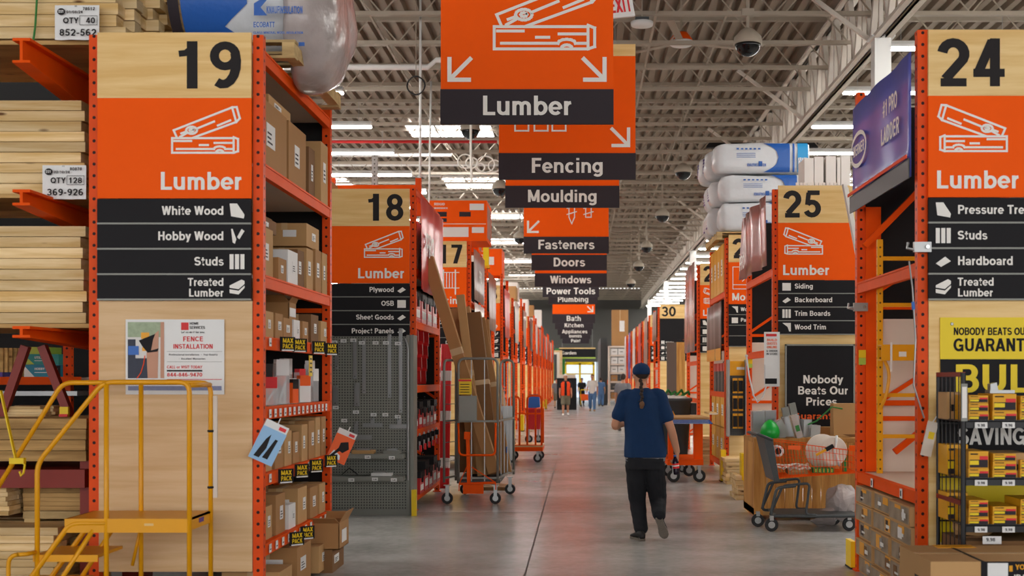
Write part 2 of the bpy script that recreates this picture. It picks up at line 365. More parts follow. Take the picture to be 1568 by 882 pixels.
_g('m', .93, _V(.15,0,.72,_K), _P(*_arc(.31,.46,.155,.18,165,0),(.465,0),**_R), _P(*_arc(.62,.46,.155,.18,165,0),(.775,0),**_R)); _g('n', .66, _V(.15,0,.72,_K), _P(*_arc(.335,.44,.18,.20,165,0),(.515,0),**_R)); _g('o', .67, _O(.335,.36,.22,.28,_K)); _g('p', .67, _V(.15,-.22,.72,_K), _O(.36,.36,.205,.28,_K)); _g('q', .67, _V(.52,-.22,.72,_K), _O(.31,.36,.205,.28,_K))
_g('r', .43, _V(.15,0,.72,_K), _P(*_arc(.36,.43,.20,.21,170,88),**_R)); _g('s', .57, _P(*_arc(.285,.505,.165,.135,20,270),*_arc(.285,.215,.18,.15,90,-160)[1:],w=.15)); _g('t', .40, _P((.19,.92),(.19,.22),*_arc(.31,.22,.12,.14,180,275),**_R), _H(.03,.37,.65,.14)); _g('u', .66, _P((.15,.72),(.15,.27),*_arc(.33,.27,.18,.19,180,345)[1:],**_R), _V(.51,0,.72,_K))
_g('v', .57, _D(.09,.72,.285,0,.19), _D(.48,.72,.285,0,.19)); _g('w', .82, _D(.09,.72,.25,0,.17), _D(.41,.72,.25,0,.17), _D(.41,.72,.57,0,.17), _D(.73,.72,.57,0,.17)); _g('x', .58, _D(.1,0,.48,.72,.2), _D(.48,0,.1,.72,.2)); _g('y', .57, _D(.09,.72,.30,.03,.19), _D(.48,.72,.20,-.22,.19)); _g('z', .55, _H(.05,.5,_XT,.15), _H(.04,.51,.075,.15), _D(.13,.08,.42,.64,.2))
_g('0', .66, _O(.33,.5,.215,.41)); _g('1', .66, _V(.37,0,1,.2), _P((.12,.735),(.25,.75),(.34,.83),w=.13)); _g('2', .66, _P(*_arc(.325,.675,.205,.235,172,-30),(.18,.15),w=.19), _H(.09,.57,_B,.17)); _g('3', .66, _P(*_arc(.31,.70,.19,.21,160,-80),w=.17), _P(*_arc(.31,.30,.215,.215,80,-162),w=.17), _H(.24,.36,.505,.15))
_g('4', .66, _V(.44,0,1,.185), _H(.04,.62,.28), _D(.13,.28,.40,.98,.19)); _g('5', .66, _H(.17,.57,_T), _P((.21,.92),(.165,.47),w=.15), _P(*_arc(.32,.33,.205,.24,138,-158),w=.18)); _g('6', .66, _O(.33,.31,.2,.22,.17), _P(*_arc(.37,.45,.25,.46,205,62),w=.18)); _g('7', .62, _H(.06,.57,_T), _D(.24,0,.46,.86,.2)); _g('8', .66, _O(.33,.71,.175,.2,.165), _O(.33,.30,.2,.215,.17))
_g('9', .66, _O(.33,.69,.2,.22,.17), _P(*_arc(.29,.55,.25,.46,25,-118),w=.18)); _g('.', .30, _V(.15,0,.19)); _g(',', .30, _V(.15,0,.19), _D(.12,-.14,.17,0,.1)); _g('-', .42, _H(.06,.36,.37)); _g("'", .26, _V(.13,.68,1,.15)); _g('/', .40, _D(.06,0,.34,1,.14)); _g('•', .45, _O(.22,.45,.07,.07,.14))
_g('#', .66, _D(.19,0,.26,1,.12), _D(.4,0,.47,1,.12), _H(.05,.61,.66,.12), _H(.04,.6,.34,.12)); _g('&', .76, _P(*_arc(.33,.76,.14,.15,-40,230),(.62,.02),w=.15), _P(*_arc(.32,.28,.2,.2,100,330),(.64,.45),w=.15))
def write(mb, s, x, z, h, y=0, align='C', w=None, off=.022, T=None, squeeze=1.2):
    """capital height h, baseline z, in the x,z plane at depth y facing -y; T maps that plane elsewhere"""
    tot = 0; pos = []; sp = -.005 if off > .012 else .02
    for c in s:
        if c == ' ': tot += .32; continue
        if c not in _G: c = '-'
        pos.append((c, tot)); tot += _G[c][0]+sp
    kx = h*squeeze if w is None else w/tot
    wd = tot*kx; ox = {'L': x, 'C': x-wd/2, 'R': x-wd}[align]
    for c, a in pos:
        for q, lv in _G[c][1]:
            v = [(ox+(a+p[0])*kx, z+p[1]*h) for p in q]
            ar = sum(v[i][0]*v[(i+1) % 4][1]-v[(i+1) % 4][0]*v[i][1] for i in range(4))
            if ar < 0: v = v[::-1]
            mb.add([(p[0], y-lv*.0005, p[1]) for p in v], [(0,1,2,3)], T)
    return wd
SIDE_L = Matrix(((0,-1,0,0),(1,0,0,0),(0,0,1,0),(0,0,0,1)))     # x -> +y, facing +x (seen from the aisle, left racks)
SIDE_R = Matrix(((0,1,0,0),(-1,0,0,0),(0,0,1,0),(0,0,0,1)))     # x -> -y, facing -x

# icons, drawn with strokes in a box with its lower left corner at (x, z), width w
def ic_lumber(mb, x, z, w, y, flip=False, lw=.014):
    lw *= 1.3
    k = w/310
    def P(a, c):
        a = (a-808)*k; return ((x+w-a) if flip else (x+a), z+(706-c)*k)
    def st(pts, cl=False): mb.stroke([P(*p) for p in pts], lw, y, cl)
    st([(808,636),(1090,636),(1090,703),(808,703)], True); st([(1090,632),(1110,640),(1110,696),(1090,703)])
    st([(818,649),(895,649)]); st([(935,668),(972,668)]); st([(1003,658),(1088,658)])
    st([(830,686),(1000,686)]+[(1026-26*math.cos(t*math.pi/6), 686-12*math.sin(t*math.pi/6)) for t in range(7)]+[(1088,686)])
    st([(1026-16*math.cos(t*math.pi/6), 702-11*math.sin(t*math.pi/6)) for t in range(7)])
    st([(815,600),(1083,495),(1102,562),(905,634)]); st([(815,600),(830,634),(1000,567)][:2]); st([(1083,495),(1104,494),(1118,545),(1102,562)])
    st([(897+26*math.cos(t*math.pi/7)*.94, 600-26*math.sin(t*math.pi/7)*.62) for t in range(14)], True)
    st([(897+9*math.cos(t*math.pi/4), 600-6*math.sin(t*math.pi/4)) for t in range(8)], True)
    st([(850,614),(872,606)]); st([(922,592),(1000,560)][:2]); st([(1018,578),(1074,555)]); st([(845,630),(872,615)])
def ic_small(mb, kind, x, z, w, y):
    """little filled pictograms of the black slats"""
    def poly(p): mb.add([(x+a*w, y, z+b*w) for a, b in p], [tuple(range(len(p)))])
    if kind == 'ply': poly([(0,.35),(.35,.12),(1,.5),(.62,.8)][::1])
    elif kind == 'grid':
        for i in range(3): poly([(i*.36,0),(i*.36+.27,0),(i*.36+.27,1),(i*.36,1)])
    elif kind == 'osb': poly([(0,0),(1,0),(1,.9),(0,.9)])
    elif kind == 'fan': poly([(0,1),(.1,.15),(.95,0),(1,.25),(.5,1)])
    elif kind == 'tool': poly([(.1,1),(.2,1),(.45,.3),(.35,0),(.2,.1)]); poly([(.5,.45),(.8,1),(1,.85),(.65,.3)])
    elif kind == 'stack': poly([(0,.1),(.6,0),(1,.45),(1,.6),(.6,.25),(0,.35)]); poly([(0,.45),(.6,.35),(1,.7),(1,.9),(.8,1),(0,.6)])
    elif kind == 'trim': poly([(0,1),(1,1),(1,0),(.8,0),(.6,.55)])
    else: poly([(.1,.2),(.9,.2),(.9,.9),(.1,.9)])
def ic_rail(mb, x, z, w, y, lw=.014):
    for a in (.35, .85): mb.stroke([(x+a*w, z), (x+a*w, z+w)], lw*1.6, y)
    for b in (.25, .9): mb.stroke([(x+.25*w, z+b*w), (x+w, z+b*w)], lw, y)
    for a in (.48, .6, .72): mb.stroke([(x+a*w, z+.25*w), (x+a*w, z+.9*w)], lw, y)
    for b in (0, .5): mb.stroke([(x, z+b*w), (x+.35*w, z+(b+.35)*w)], lw, y)
def arrow(mb, cx, cz, r, y, right, lw):
    sg = 1 if right else -1
    mb.stroke([(cx-sg*r*.9, cz+r*.9), (cx+sg*r*.7, cz-r*.7)], lw, y)
    mb.stroke([(cx+sg*r*.86, cz+r*.9), (cx+sg*r*.86, cz-r*.86), (cx-sg*r*.8, cz-r*.86)], lw, y)

# ------------------------------------------------------------------ the building
DECK, GX, YEND = 9.1, 5.15, 103.0
mb = MB(); mb.add([(-42,-12,0),(42,-12,0),(42,YEND,0),(-42,YEND,0)], [(0,1,2,3)]); struct(mb.build('floor', M['floor']))
mb = MB()
for k in range(int(YEND/6)+1): mb.box(-.008, .008, k*6, k*6+6, .0004, .0012)
for k in range(17): mb.box(-3.2, 3.2, k*6+3-.004, k*6+3.004, .0004, .0012)
struct(mb.build('trim_1', plain('floor joint', '#5a5654', .6), loc=(-.46, 0, 0)))
# corrugated roof deck
mb = MB(); xs = []; x = -40.0
while x < 40:
    xs += [(x, DECK), (x+.14, DECK), (x+.16, DECK+.13), (x+.28, DECK+.13)]; x += .30
vs = [(a, -12, c) for a, c in xs]+[(a, YEND, c) for a, c in xs]; n = len(xs)
mb.add(vs, [(i, i+n, i+n+1, i+1) for i in range(n-1)])
struct(mb.build('ceiling', M['roof']))
for nm, x in (('wall_left', -40), ('wall_right', 40)):
    mb = MB(); mb.box(x, x+(.3 if x > 0 else -.3), -12, YEND, 0, DECK); struct(mb.build(nm, M['wallw']))
DX0, DX1 = X(854, YEND), X(919, YEND)
mb = MB(); mb.box(-40, DX0, YEND, YEND+.3, 0, DECK); mb.box(DX1, 40, YEND, YEND+.3, 0, DECK); mb.box(DX0, DX1, YEND, YEND+.3, 2.95, DECK)
struct(mb.build('wall_back', M['wallg']))
# glazed garden entrance
dr = thing('door_1', 'glazed yellow framed garden entrance at the far end of the aisle', 'door', (0, 0, 0)); dr['kind'] = 'structure'
mb = MB(); mb.quad(DX0, DX1, 0, 2.95, YEND+.2); mb.build('glass', M['door_light'], dr)
mb = MB()
for px in (866, 888, 909):
    mb.box(X(px, YEND)-.09, X(px, YEND)+.09, YEND-.12, YEND, 0, 2.9)
mb.box(X(866,YEND), X(910,YEND), YEND-.12, YEND, 2.7, 2.95); mb.box(X(866,YEND), X(910,YEND), YEND-.1, YEND, 1.9, 2.0)
mb.build('frame', M['yellow2'], dr)
mb = MB()
for px in (856, 861, 914): mb.box(X(px, YEND)-.05, X(px, YEND)+.05, YEND-.06, YEND, 0, 2.95)
mb.box(DX0, DX1, YEND-.06, YEND, 1.0, 1.06); mb.build('mullion', M['grey'], dr)
# roof joists, built once and copied
mb = MB(); J0, J1, ZB = -38, GX, 8.05
for z, h in ((ZB, .07), (DECK-.05, .09)): mb.box(J0, J1, -.05, -.012, z-h/2, z+h/2); mb.box(J0, J1, .012, .05, z-h/2, z+h/2)
n = int((J1-J0)/1.7)
for k in range(n):
    a = J0+(J1-J0)*k/n; c = J0+(J1-J0)*(k+1)/n; mm = (a+c)/2
    mb.bar((a,0,ZB), (mm,0,DECK-.05), .024); mb.bar((mm,0,DECK-.05), (c,0,ZB), .024)
jm = mb.mesh('ceiling_joist', M['truss'])
mb = MB()
J0, J1 = GX, 38
for z, h in ((ZB, .07), (DECK-.05, .09)): mb.box(J0, J1, -.05, -.012, z-h/2, z+h/2); mb.box(J0, J1, .012, .05, z-h/2, z+h/2)
n = int((J1-J0)/1.7)
for k in range(n):
    a = J0+(J1-J0)*k/n; c = J0+(J1-J0)*(k+1)/n; mm = (a+c)/2
    mb.bar((a,0,ZB), (mm,0,DECK-.05), .024); mb.bar((mm,0,DECK-.05), (c,0,ZB), .024)
jm2 = mb.mesh('ceiling_joist', M['truss'])
y = 12.2
while y < YEND-1:
    for me in (jm, jm2): o = link('ceiling_joist', me, loc=(0, y, 0)); struct(o)
    y += 1.88
# bridging lines running along the aisle
for k, (x, z) in enumerate(((1.34, ZB), (2.95, 8.95), (-1.9, ZB), (-4.2, 8.9), (-7.5, ZB), (-10.5, 8.9), (-15, ZB), (8.5, ZB), (12, 8.9), (17, ZB))):
    mb = MB(); mb.box(x-.02, x+.02, 12, YEND, z-.02, z+.02); struct(mb.build('ceiling_bridging', M['truss']))
# main girders with columns
def girder(x, zb=7.52, zt=9.02):
    mb = MB()
    for z, h in ((zb, .19), (zt-.1, .2)):
        for s in (-1, 1): mb.box(x+s*.03, x+s*.16, 8, YEND, z-h/2, z-h/2+.03); mb.box(x+s*.03, x+s*.055, 8, YEND, z-h/2, z+h/2)
    k = 0; y = 8.0
    while y < YEND-1.2:
        mb.bar((x,y,zb), (x,y+.62,zt), .1); mb.bar((x,y+.62,zt), (x,y+1.24,zb), .1); mb.bar((x,y+.62,zb), (x,y+.62,zt), .07)
        y += 1.24
    struct(mb.build('ceiling_girder', M['girder']))
    for y in (21, 38.5, 56, 73.5, 91):
        c = MB(); c.box(x-.14, x+.14, y-.14, y+.14, 0, zb-.05); c.box(x-.2, x+.2, y-.2, y+.2, 0, .03); c.box(x-.2, x+.2, y-.2, y+.2, zb-.09, zb-.055)
        struct(c.build('column', M['column']))
girder(GX); girder(-12.5); girder(20)
for k in range(11):                                 # kickers from the joists down to the girder
    y = 15+k*6.5
    mb = MB(); mb.bar((3.6, y, 8.65), (GX-.08, y, 7.56), .07); struct(mb.build('ceiling_kicker', M['girder']))
# pipes under the roof
def pipe(name, pts, r, m): struct(MB().tube(pts, r, 8).build(name, m, smooth=True))
pipe('ceiling_pipe', [(-12, 23.4, Z(103, 23.4)), (X(655,23.4), 23.4, Z(103,23.4)), (X(668,23.4), 23.4, Z(92,23.4)), (0, 23.4, Z(90,23.4))], .055, M['column'])
pipe('ceiling_pipe', [(-14, 32.6, Z(217,32.6)), (-2.2, 32.6, Z(217,32.6))], .04, M['letter_red'])
pipe('ceiling_pipe', [(-4, 38.2, Z(238,38.2)), (-12, 38.2, Z(238,38.2))], .05, M['column'])
pipe('ceiling_pipe', [(-13, 40.2, Z(252,40.2)), (-2, 40.2, Z(252,40.2))], .06, M['column'])
pipe('ceiling_pipe', [(-13, 43, Z(269,43)), (-2, 43, Z(269,43))], .05, M['column'])
mb = MB(); mb.box(X(1082,36), X(1252,36), 35.9, 36.1, Z(222,36)-.09, Z(222,36)+.05); struct(mb.build('ceiling_duct', M['sign_black']))
# skylights in the deck
for y in (37.2, 47, 57, 67, 78, 89):
    for x in (-3.9, -10, -18, 9.5):
        if y == 37.2 and x > -3: continue
        mb = MB(); mb.box(x-1.25, x+1.25, y-1.1, y+1.1, DECK-.03, DECK-.02); s = mb.build('window_1', M['sky']); s.name = 'window_%d' % random.randint(1, 9); struct(s)
# tube lights
fx = thing('ceiling_light', 'long linear tube light hanging in the rows under the roof', 'ceiling light', group='linear ceiling lights')
mb = MB(); mb.prism([(-.1,.05),(-.06,.11),(.06,.11),(.1,.05),(.1,.0),(-.1,.0)], -1.2, 1.2, Matrix.Rotation(math.pi/2, 4, 'Z')); mb.build('housing', M['column'], fx)
mb = MB(); mb.box(-1.18, 1.18, -.075, .075, -.03, -.002); mb.build('diffuser', M['lamp'], fx)
mb = MB(); mb.bar((-.9,0,.1), (-.9,0,.6), .008); mb.bar((.9,0,.1), (.9,0,.6), .008); mb.build('wire', M['steel'], fx)
first = True
for k in range(-5, 22):
    y = 28.6+k*3.4
    if y > 100: break
    for x in (-6.05, -9.2, -15.5, 6.6, 9.8, 16):
        if y < 22 and x in (-6.05, 6.6) and y > 13 : pass
        if first: fx.location = (x, y, 7.5); first = False
        else: dup(fx, (x, y, 7.5))

# ------------------------------------------------------------------ hanging department signs over the aisle
def hang_sign(word, px0, px1, pyb, d, label, icon=None, arrows='', face='sign_grey', h=1.82, hd=.335):
    wdt = 1.83; x0, x1 = X(px0, d), X(px1, d); zb = Z(pyb, d); t = thing('hanging_sign', label, 'sign', ((x0+x1)/2, d, zb)); hw = (x1-x0)/2
    MB().box(-hw, hw, 0, .03, hd, h-.16).build('board', M['sign_orange'], t)
    MB().box(-hw-.004, hw+.004, -.012, .034, 0, hd).build('name_board', M[face], t)
    MB().box(-hw, hw, -.004, .034, h-.16, h).build('wood_strip', M['maple'], t)
    mb = MB(); hh = hd*.56; write(mb, word, 0, hd*.25, hh, -.016, squeeze=1.2); mb.build('lettering', M['letter'], t)
    mb = MB()
    if icon == 'lumber': ic_lumber(mb, -hw+.57, hd+.42, 1.1, -.004, lw=.024)
    if icon == 'squares':
        for a in (-.7, -.44, -.2): mb.stroke([(a, hd+.55), (a, hd+.3), (a+.18, hd+.3), (a+.18, hd+.55)], .022, -.004)
    if icon == 'screws':
        for a in (.12, .48):
            for q in (-.06, .06): mb.stroke([(a+q, hd+1.0), (a+q, hd+.42)], .02, -.004)
            mb.stroke([(a-.06, hd+.42), (a, hd+.28), (a+.06, hd+.42)] if a < .3 else [(a-.06, hd+.42), (a+.06, hd+.42)], .02, -.004)
            for j in range(4): mb.stroke([(a-.1, hd+.48+j*.13), (a+.1, hd+.54+j*.13)], .02, -.004)
    if 'l' in arrows: arrow(mb, -hw+.2, hd+.21, .125, -.004, False, .045)
    if 'r' in arrows: arrow(mb, hw-.2, hd+.21, .125, -.004, True, .045)
    if mb.v: mb.build('pictogram', M['letter'], t)
    mb = MB()
    for s in (-1, 1): mb.bar((s*hw*.7, .015, h), (s*hw*.7, .015, DECK+.02-zb), .008)
    mb.build('wire', M['steel'], t)
    mb = MB()
    for s in (-1, 1): mb.tube([(s*hw*.7+.025*math.cos(a), .015, h+.02+.025*math.sin(a)) for a in [i*math.pi/4 for i in range(8)]], .005, 6, True)
    mb.build('eyelet', M['steel'], t)
    return t
hang_sign('Lumber', 675, 939, 190, 13.1, 'nearest hanging orange sign over the aisle reading Lumber with large timber drawing', 'lumber', 'lr', hd=.37)
hang_sign('Fencing', 764, 973, 275, 16.5, 'hanging orange sign reading Fencing behind the Lumber sign', 'squares', 'r', hd=.355)
hang_sign('Moulding', 774, 948, 318, 19.9, 'hanging sign with grey board reading Moulding', None, '', hd=.355)
hang_sign('Fasteners', 802, 932, 388, 26.5, 'hanging orange sign with screws drawn on it reading Fasteners', 'screws', 'l', hd=.36)
hang_sign('Doors', 814, 929, 414, 29.9, 'hanging sign with grey board reading Doors', hd=.38)
hang_sign('Windows', 819, 929, 439, 33.0, 'hanging sign with grey board reading Windows', hd=.36)
hang_sign('Power Tools', 831, 917, 455, 40.5, 'hanging sign with grey board reading Power Tools', hd=.38)
hang_sign('Plumbing', 840, 915, 466, 45.9, 'hanging sign with grey board reading Plumbing', hd=.36)
hang_sign('Bath', 846, 911, 495, 53.3, 'hanging orange sign reading Bath with an arrow to its right', None, 'r', hd=.40)
hang_sign('Kitchen', 850, 908, 504, 60, 'hanging sign reading Kitchen just beyond the Bath sign', hd=.36)
hang_sign('Appliances', 854, 906, 513, 66.5, 'hanging sign reading Appliances over the far aisle', hd=.36)
hang_sign('Blinds', 858, 904, 519, 73, 'small hanging sign reading Blinds over the far aisle', hd=.36)
hang_sign('Paint', 861, 902, 526, 82, 'hanging sign reading Paint, the furthest over the aisle', hd=.36)
# garden board over the far doors
t = thing('garden_sign', 'black Garden board with green stripe hanging above the far doors', 'sign', (X(884,98), 98, Z(549,98)))
MB().box(-1.45, 1.45, 0, .05, .12, .78).build('board', M['sign_black'], t)
MB().box(-1.45, 1.45, -.01, .05, 0, .1).build('green_stripe', M['lime'], t)
MB().box(-1.45, 1.45, -.01, .05, .78, .86).build('wood_strip', M['maple'], t)
mb = MB(); write(mb, 'Garden', -1.25, .32, .26, -.01, 'L'); mb.build('lettering', M['letter'], t)
mb = MB()
for s in (-1, 1): mb.bar((s*1.2, .02, .86), (s*1.2, .02, DECK+.02-Z(549,98)), .02)
mb.build('wire', M['steel'], t)
# exit sign, turned
t = thing('exit_sign', 'tilted pale exit sign with red letters behind the Lumber sign', 'sign', (X(955,15.5), 15.5, Z(26,15.5)), math.radians(28)); t.rotation_euler = (0, math.radians(-11), math.radians(20))
MB().box(-.2, .16, 0, .05, 0, .3).build('box', M['paper'], t)
mb = MB(); write(mb, 'EXIT', -.02, .06, .18, -.004, w=.32); mb.build('lettering', M['redb'], t)
mb = MB(); mb.bar((0,.025,.3), (0,.025,DECK-t.location.z), .012); mb.build('stem', M['steel'], t)

# ------------------------------------------------------------------ camera domes, fan, detector, hanging poles
dm = thing('security_camera', 'dome camera', 'camera')
mb = MB(); mb.lathe([(.07,.3),(.12,.27),(.225,.16),(.235,.08),(.235,.04)][::-1], 24); mb.build('shroud', M['truss'], dm, smooth=True)
mb = MB(); mb.lathe([(.02,-.16),(.10,-.135),(.17,-.08),(.21,.0),(.218,.045)], 24); mb.build('dome', M['dome'], dm, smooth=True)
dups = [dup(dm, (0,0,0)) for _ in range(8)]
DL = ['large dark dome camera with cream shroud under the roof, nearest of all', 'dome camera above the insulation bags', 'dome camera in front of the skylight under the Lumber sign',
      'dome camera beside the left edge of the Moulding sign', 'small dome camera left of the Fasteners sign', 'dome camera furthest of the row beyond the Fasteners sign',
      'small dome camera further off between the Moulding sign and insulation bags', 'tiny dome camera just beyond the Doors sign', 'tiny dome camera low over the far aisle']
for k, (px, py, d) in enumerate(((1145,72,20.2),(1046,267,33.5),(720,203,28.5),(766,292,34),(796,367,44),(990,381,46.7),(1014,333,40.5),(978,410,52),(966,436,60))):
    loc = at(px, py, d)
    if k == 0: dm.location = loc; dm['label'] = DL[0]; o = dm
    else: o = dups[k-1]; o.location = loc; o['label'] = DL[k]
    mb = MB(); mb.tube([(0,0,.28), (0,0,DECK+.02-loc.z)], .03, 8); mb.box(-.1,.1,-.06,.06,.5,.62); mb.build('bracket', M['truss'], o)
t = thing('ceiling_fan', 'ceiling fan with orange motor and thin blades beside the large dome camera', 'fan', at(1043, 66, 24))
mb = MB(); mb.lathe([(.02,-.06),(.2,-.05),(.26,0),(.24,.03)], 20); mb.build('base', M['column'], t, smooth=True)
mb = MB(); mb.lathe([(.24,.03),(.17,.14),(.12,.2),(.02,.22)], 16); mb.build('motor', M['orange'], t, smooth=True)
for a in (.35, 2.45, 4.5):
    mb = MB(); mb.box(.2, 1.55, -.07, .07, 0, .02, Matrix.Rotation(a, 4, 'Z')); mb.build('blade', M['truss'], t)
MB().tube([(0,0,.2), (0,0,DECK-t.location.z)], .02, 8).build('rod', M['truss'], t)
t = thing('smoke_detector', 'flat pale detector disc on a dark base below the roof', 'detector', at(983, 36, 21.5))
MB().lathe([(.05,-.06),(.19,-.04),(.2,.02)], 20).build('disc', M['column'], t, smooth=True); MB().box(-.12,.12,-.08,.08,.02,.1).build('base', M['dgrey'], t)
MB().bar((0,0,.1), (0,0,DECK-t.location.z), .02).build('stem', M['truss'], t)
t = thing('cable_coil', 'black cable coil on the thin pole hanging from the roof', 'cable', at(637, 131, 22))
MB().tube([(.16*math.cos(a), .02*math.sin(3*a), .16*math.sin(a)) for a in [i*math.pi/10 for i in range(20)]], .014, 6, True).build('coil', M['rubber'], t)
MB().bar((.0,0,.15), (0,0,DECK-t.location.z), .012).build('hook', M['truss'], t)
pipe('ceiling_drop_pipe', [at(643, 128, 22)+Vector((0,.1,2.5)), at(642, 300, 22)+Vector((0,.1,-.8))], .022, M['column'])
pipe('ceiling_drop_pipe', [at(660, 200, 25)+Vector((0,0,1)), at(656, 300, 25)+Vector((0,0,-1))], .02, M['column'])
t = thing('rope_coils', 'white looped cable bundles hanging left of the Fencing sign', 'cable', at(714, 247, 27))
for q, (a, r_) in enumerate(((-.02,.17),(.12,.13),(.42,.2),(.62,.14),(.3,.1))):
    MB().tube([(a+r_*math.cos(i*math.pi/8), .02*q, r_*.9*math.sin(i*math.pi/8)-.03*q) for i in range(16)], .016, 6, True).build('loop', M['letter'], t)
MB().tube([(.1,0,DECK-t.location.z),(.1,0,.1),(.12,0,-.45)], .025, 6).build('cord', M['letter'], t)

# ------------------------------------------------------------------ racks and end-of-aisle signs
POST = None
def post(parent, x, y, h, mat='post', w=.072):
    mb = MB(); mb.box(-w/2, w/2, -w/2, w/2, 0, h); mb.box(-w*.75, w*.75, -w*.75, w*.75, 0, .012)
    return mb.build('upright', M[mat], parent, (x, y, 0))
def rack(label, d0, d1, xa, side, ztop, beams, dep=1.23, deck=(), far='half', panel=None, ptop=2.2, zlow=.28, braces=True):
    """side -1: stands left of the aisle; d0/d1 near and far faces, xa the aisle face"""
    xb = xa+side*dep
    t = thing('pallet_rack', label, 'rack', (0,0,0)); hw = .036
    for y in (d0+hw, d1-hw):
        for x in (xa+side*hw, xb-side*hw): post(t, x, y, ztop)
        if braces:
            k = 0; z = .35
            while z < ztop-.9:
                mb = MB(); a, c = (xa+side*.07, xb-side*.07)
                if y > d0+1: mb.bar((a, y, z), (c, y, z), .04); mb.bar((a, y, z+.06), (c, y, z+.8), .035)
                if mb.v: mb.build('brace', M['orange'], t)
                z += .95; k += 1
    for z in beams:
        mb = MB(); mb.box(xa+side*.004, xa+side*.05, d0+.072, d1-.072, z-.09, z); mb.box(xa-side*.002, xa+side*.004, d0+.06, d1-.06, z-.015, z); mb.build('beam', M['orange'], t)
        mb = MB(); mb.box(xb-side*.004, xb-side*.05, d0+.072, d1-.072, z-.09, z); mb.build('beam', M['orange'], t)
    for z in deck:
        mb = MB(); mb.box(xa+side*.05, xb-side*.05, d0+.01, d1-.01, z-.03, z-.005); mb.build('shelf', M['cream'], t)
    if far:
        y = d1-.03
        MB().box(xa+side*.072, xb-side*.072, y, y+.02, 2.15 if far == 'half' else .1, ztop-.12).build('netting', M['black'], t)
        if far == 'half': MB().box(xa+side*.072, xb-side*.072, y, y+.02, .3, 2.15).build('back_board', M['cream'], t)
    if panel:
        MB().box(xa+side*.074, xb-side*.074, d0-.012, d0+.01, zlow, ptop).build('end_panel', M[panel], t)
    return t
def aisle_sign(label, d, xa, side, ztop, num, title, slats, icon='lumber', kn=1.0, dep=1.23, nh=.46, oh=.705, sh=.178, blank=False):
    xb = xa+side*(dep-.074); xa = xa+side*.074; x0, x1 = min(xa, xb), max(xa, xb); wd = x1-x0
    t = thing('aisle_sign', label, 'sign', (x0, d-.04, 0)); al = 'R' if side < 0 else 'L'
    z = ztop; R = wd-.06 if side < 0 else .05
    p = MB().box(0, wd, 0, .025, z-nh, z).build('number_panel', M['maple'], t)
    mb = MB(); write(mb, num, R, z-nh+.065, .333, -.003, al, off=.03, squeeze=1.13); mb.build('lettering', M['letter_dark'], p)
    z -= nh
    p = MB().box(0, wd, .004, .025, z-oh, z).build('department_panel', M['sign_black' if blank else 'sign_orange'], t)
    if not blank:
        mb = MB(); write(mb, title, R, z-oh+.06, .125, 0, al, off=.026); mb.build('lettering', M['letter'], p)
        mb = MB(); iw = .475; ix = wd-.08-iw if side < 0 else .07
        if icon == 'lumber': ic_lumber(mb, ix, z-.39, iw, 0, side > 0, .0115)
        elif icon == 'rail': ic_rail(mb, ix, z-.47, .42, 0)
        elif icon == 'curve':
            mb.stroke([(ix,z-.45),(ix,z-.08),(ix+.3,z-.08)]+[(ix+.3-.0*i, z-.08-.05*i) for i in range(1,3)]+[(ix+.28-.03*i, z-.2-.03*i) for i in range(5)], .012, 0); mb.stroke([(ix,z-.45),(ix+.5,z-.45),(ix+.5,z-.38),(ix,z-.38)], .012, 0)
        mb.build('pictogram', M['letter'], p)
    z -= oh
    for k, (s, ic) in enumerate(slats):
        if z-sh < .3: break
        p = MB().box(0, wd, -.002, .02, z-sh+.006, z-.006).build('category_slat', M['sign_black'], t)
        MB().box(0, wd, -.006, .022, z-sh-.006, z-sh+.006).build('rail', M['grey'], p)
        if s:
            mb = MB(); ix = wd-.05-.1 if side < 0 else .05; tx = ix-.04 if side < 0 else ix+.15
            ic_small(mb, ic, ix, z-sh+.035, .105, -.005); 
            if '\n' in s:
                a, c = s.split('\n'); write(mb, a, tx, z-.083, .056, -.005, al, squeeze=1.14); write(mb, c, tx, z-.158, .056, -.005, al, squeeze=1.14)
            else: write(mb, s, tx, z-sh+.06, .062, -.005, al, squeeze=1.14)
            mb.build('lettering', M['letter'], p)
        z -= sh
    return t, x0, wd, z
def banner(label, xa, side, d0, d1, z0, z1, mat, words=(), lower=None, wave=.02, name='side_banner'):
    """printed sheet hung on the aisle face of a rack, slightly waved, with real thickness"""
    t = thing(name, label, 'banner', (xa-side*.012, (d0+d1)/2, 0)); T = SIDE_L if side < 0 else SIDE_R
    L = (d1-d0)/2; n = 24; vs = []; fs = []
    def wv(u, z): return wave*math.sin(u*7+z*1.3)*math.sin(u*2.1+1)
    for i in range(n+1):
        u = -L+2*L*i/n
        for j in range(5):
            z = z0+(z1-z0)*j/4; vs.append((u, -.012-wave+wv(u, z), z))
    for i in range(n):
        for j in range(4): a = i*5+j; fs.append((a, a+5, a+6, a+1))
    mb = MB(); mb.add(vs, fs, T); o = mb.build('sheet', M[mat], t); md = o.modifiers.new('th', 'SOLIDIFY'); md.thickness = .003; shade(o)
    if lower:
        mb = MB(); mb.box(-L, L, -.03-wave, -.022-wave, z0-.01, z0+lower[1], T); mb.build('lower_strip', M[lower[0]], t)
    for q in words:
        s, u, z, h, mt = q[:5]; mb = MB(); write(mb, s, u, z, h, -.018-2*wave, 'C', T=T, w=q[5] if len(q) > 5 else None); mb.build('lettering', M[mt], t)
    return t
M['ban_blue'] = plain('blue violet banner', '#5a60b8', .25, var=.25, scale=1.5)
M['ban_red'] = plain('red banner', '#c73a3c', .3, var=.2, scale=2)
M['ban_brown'] = plain('glossy brown pink banner', '#a8706a', .22, var=.5, scale=2.2)
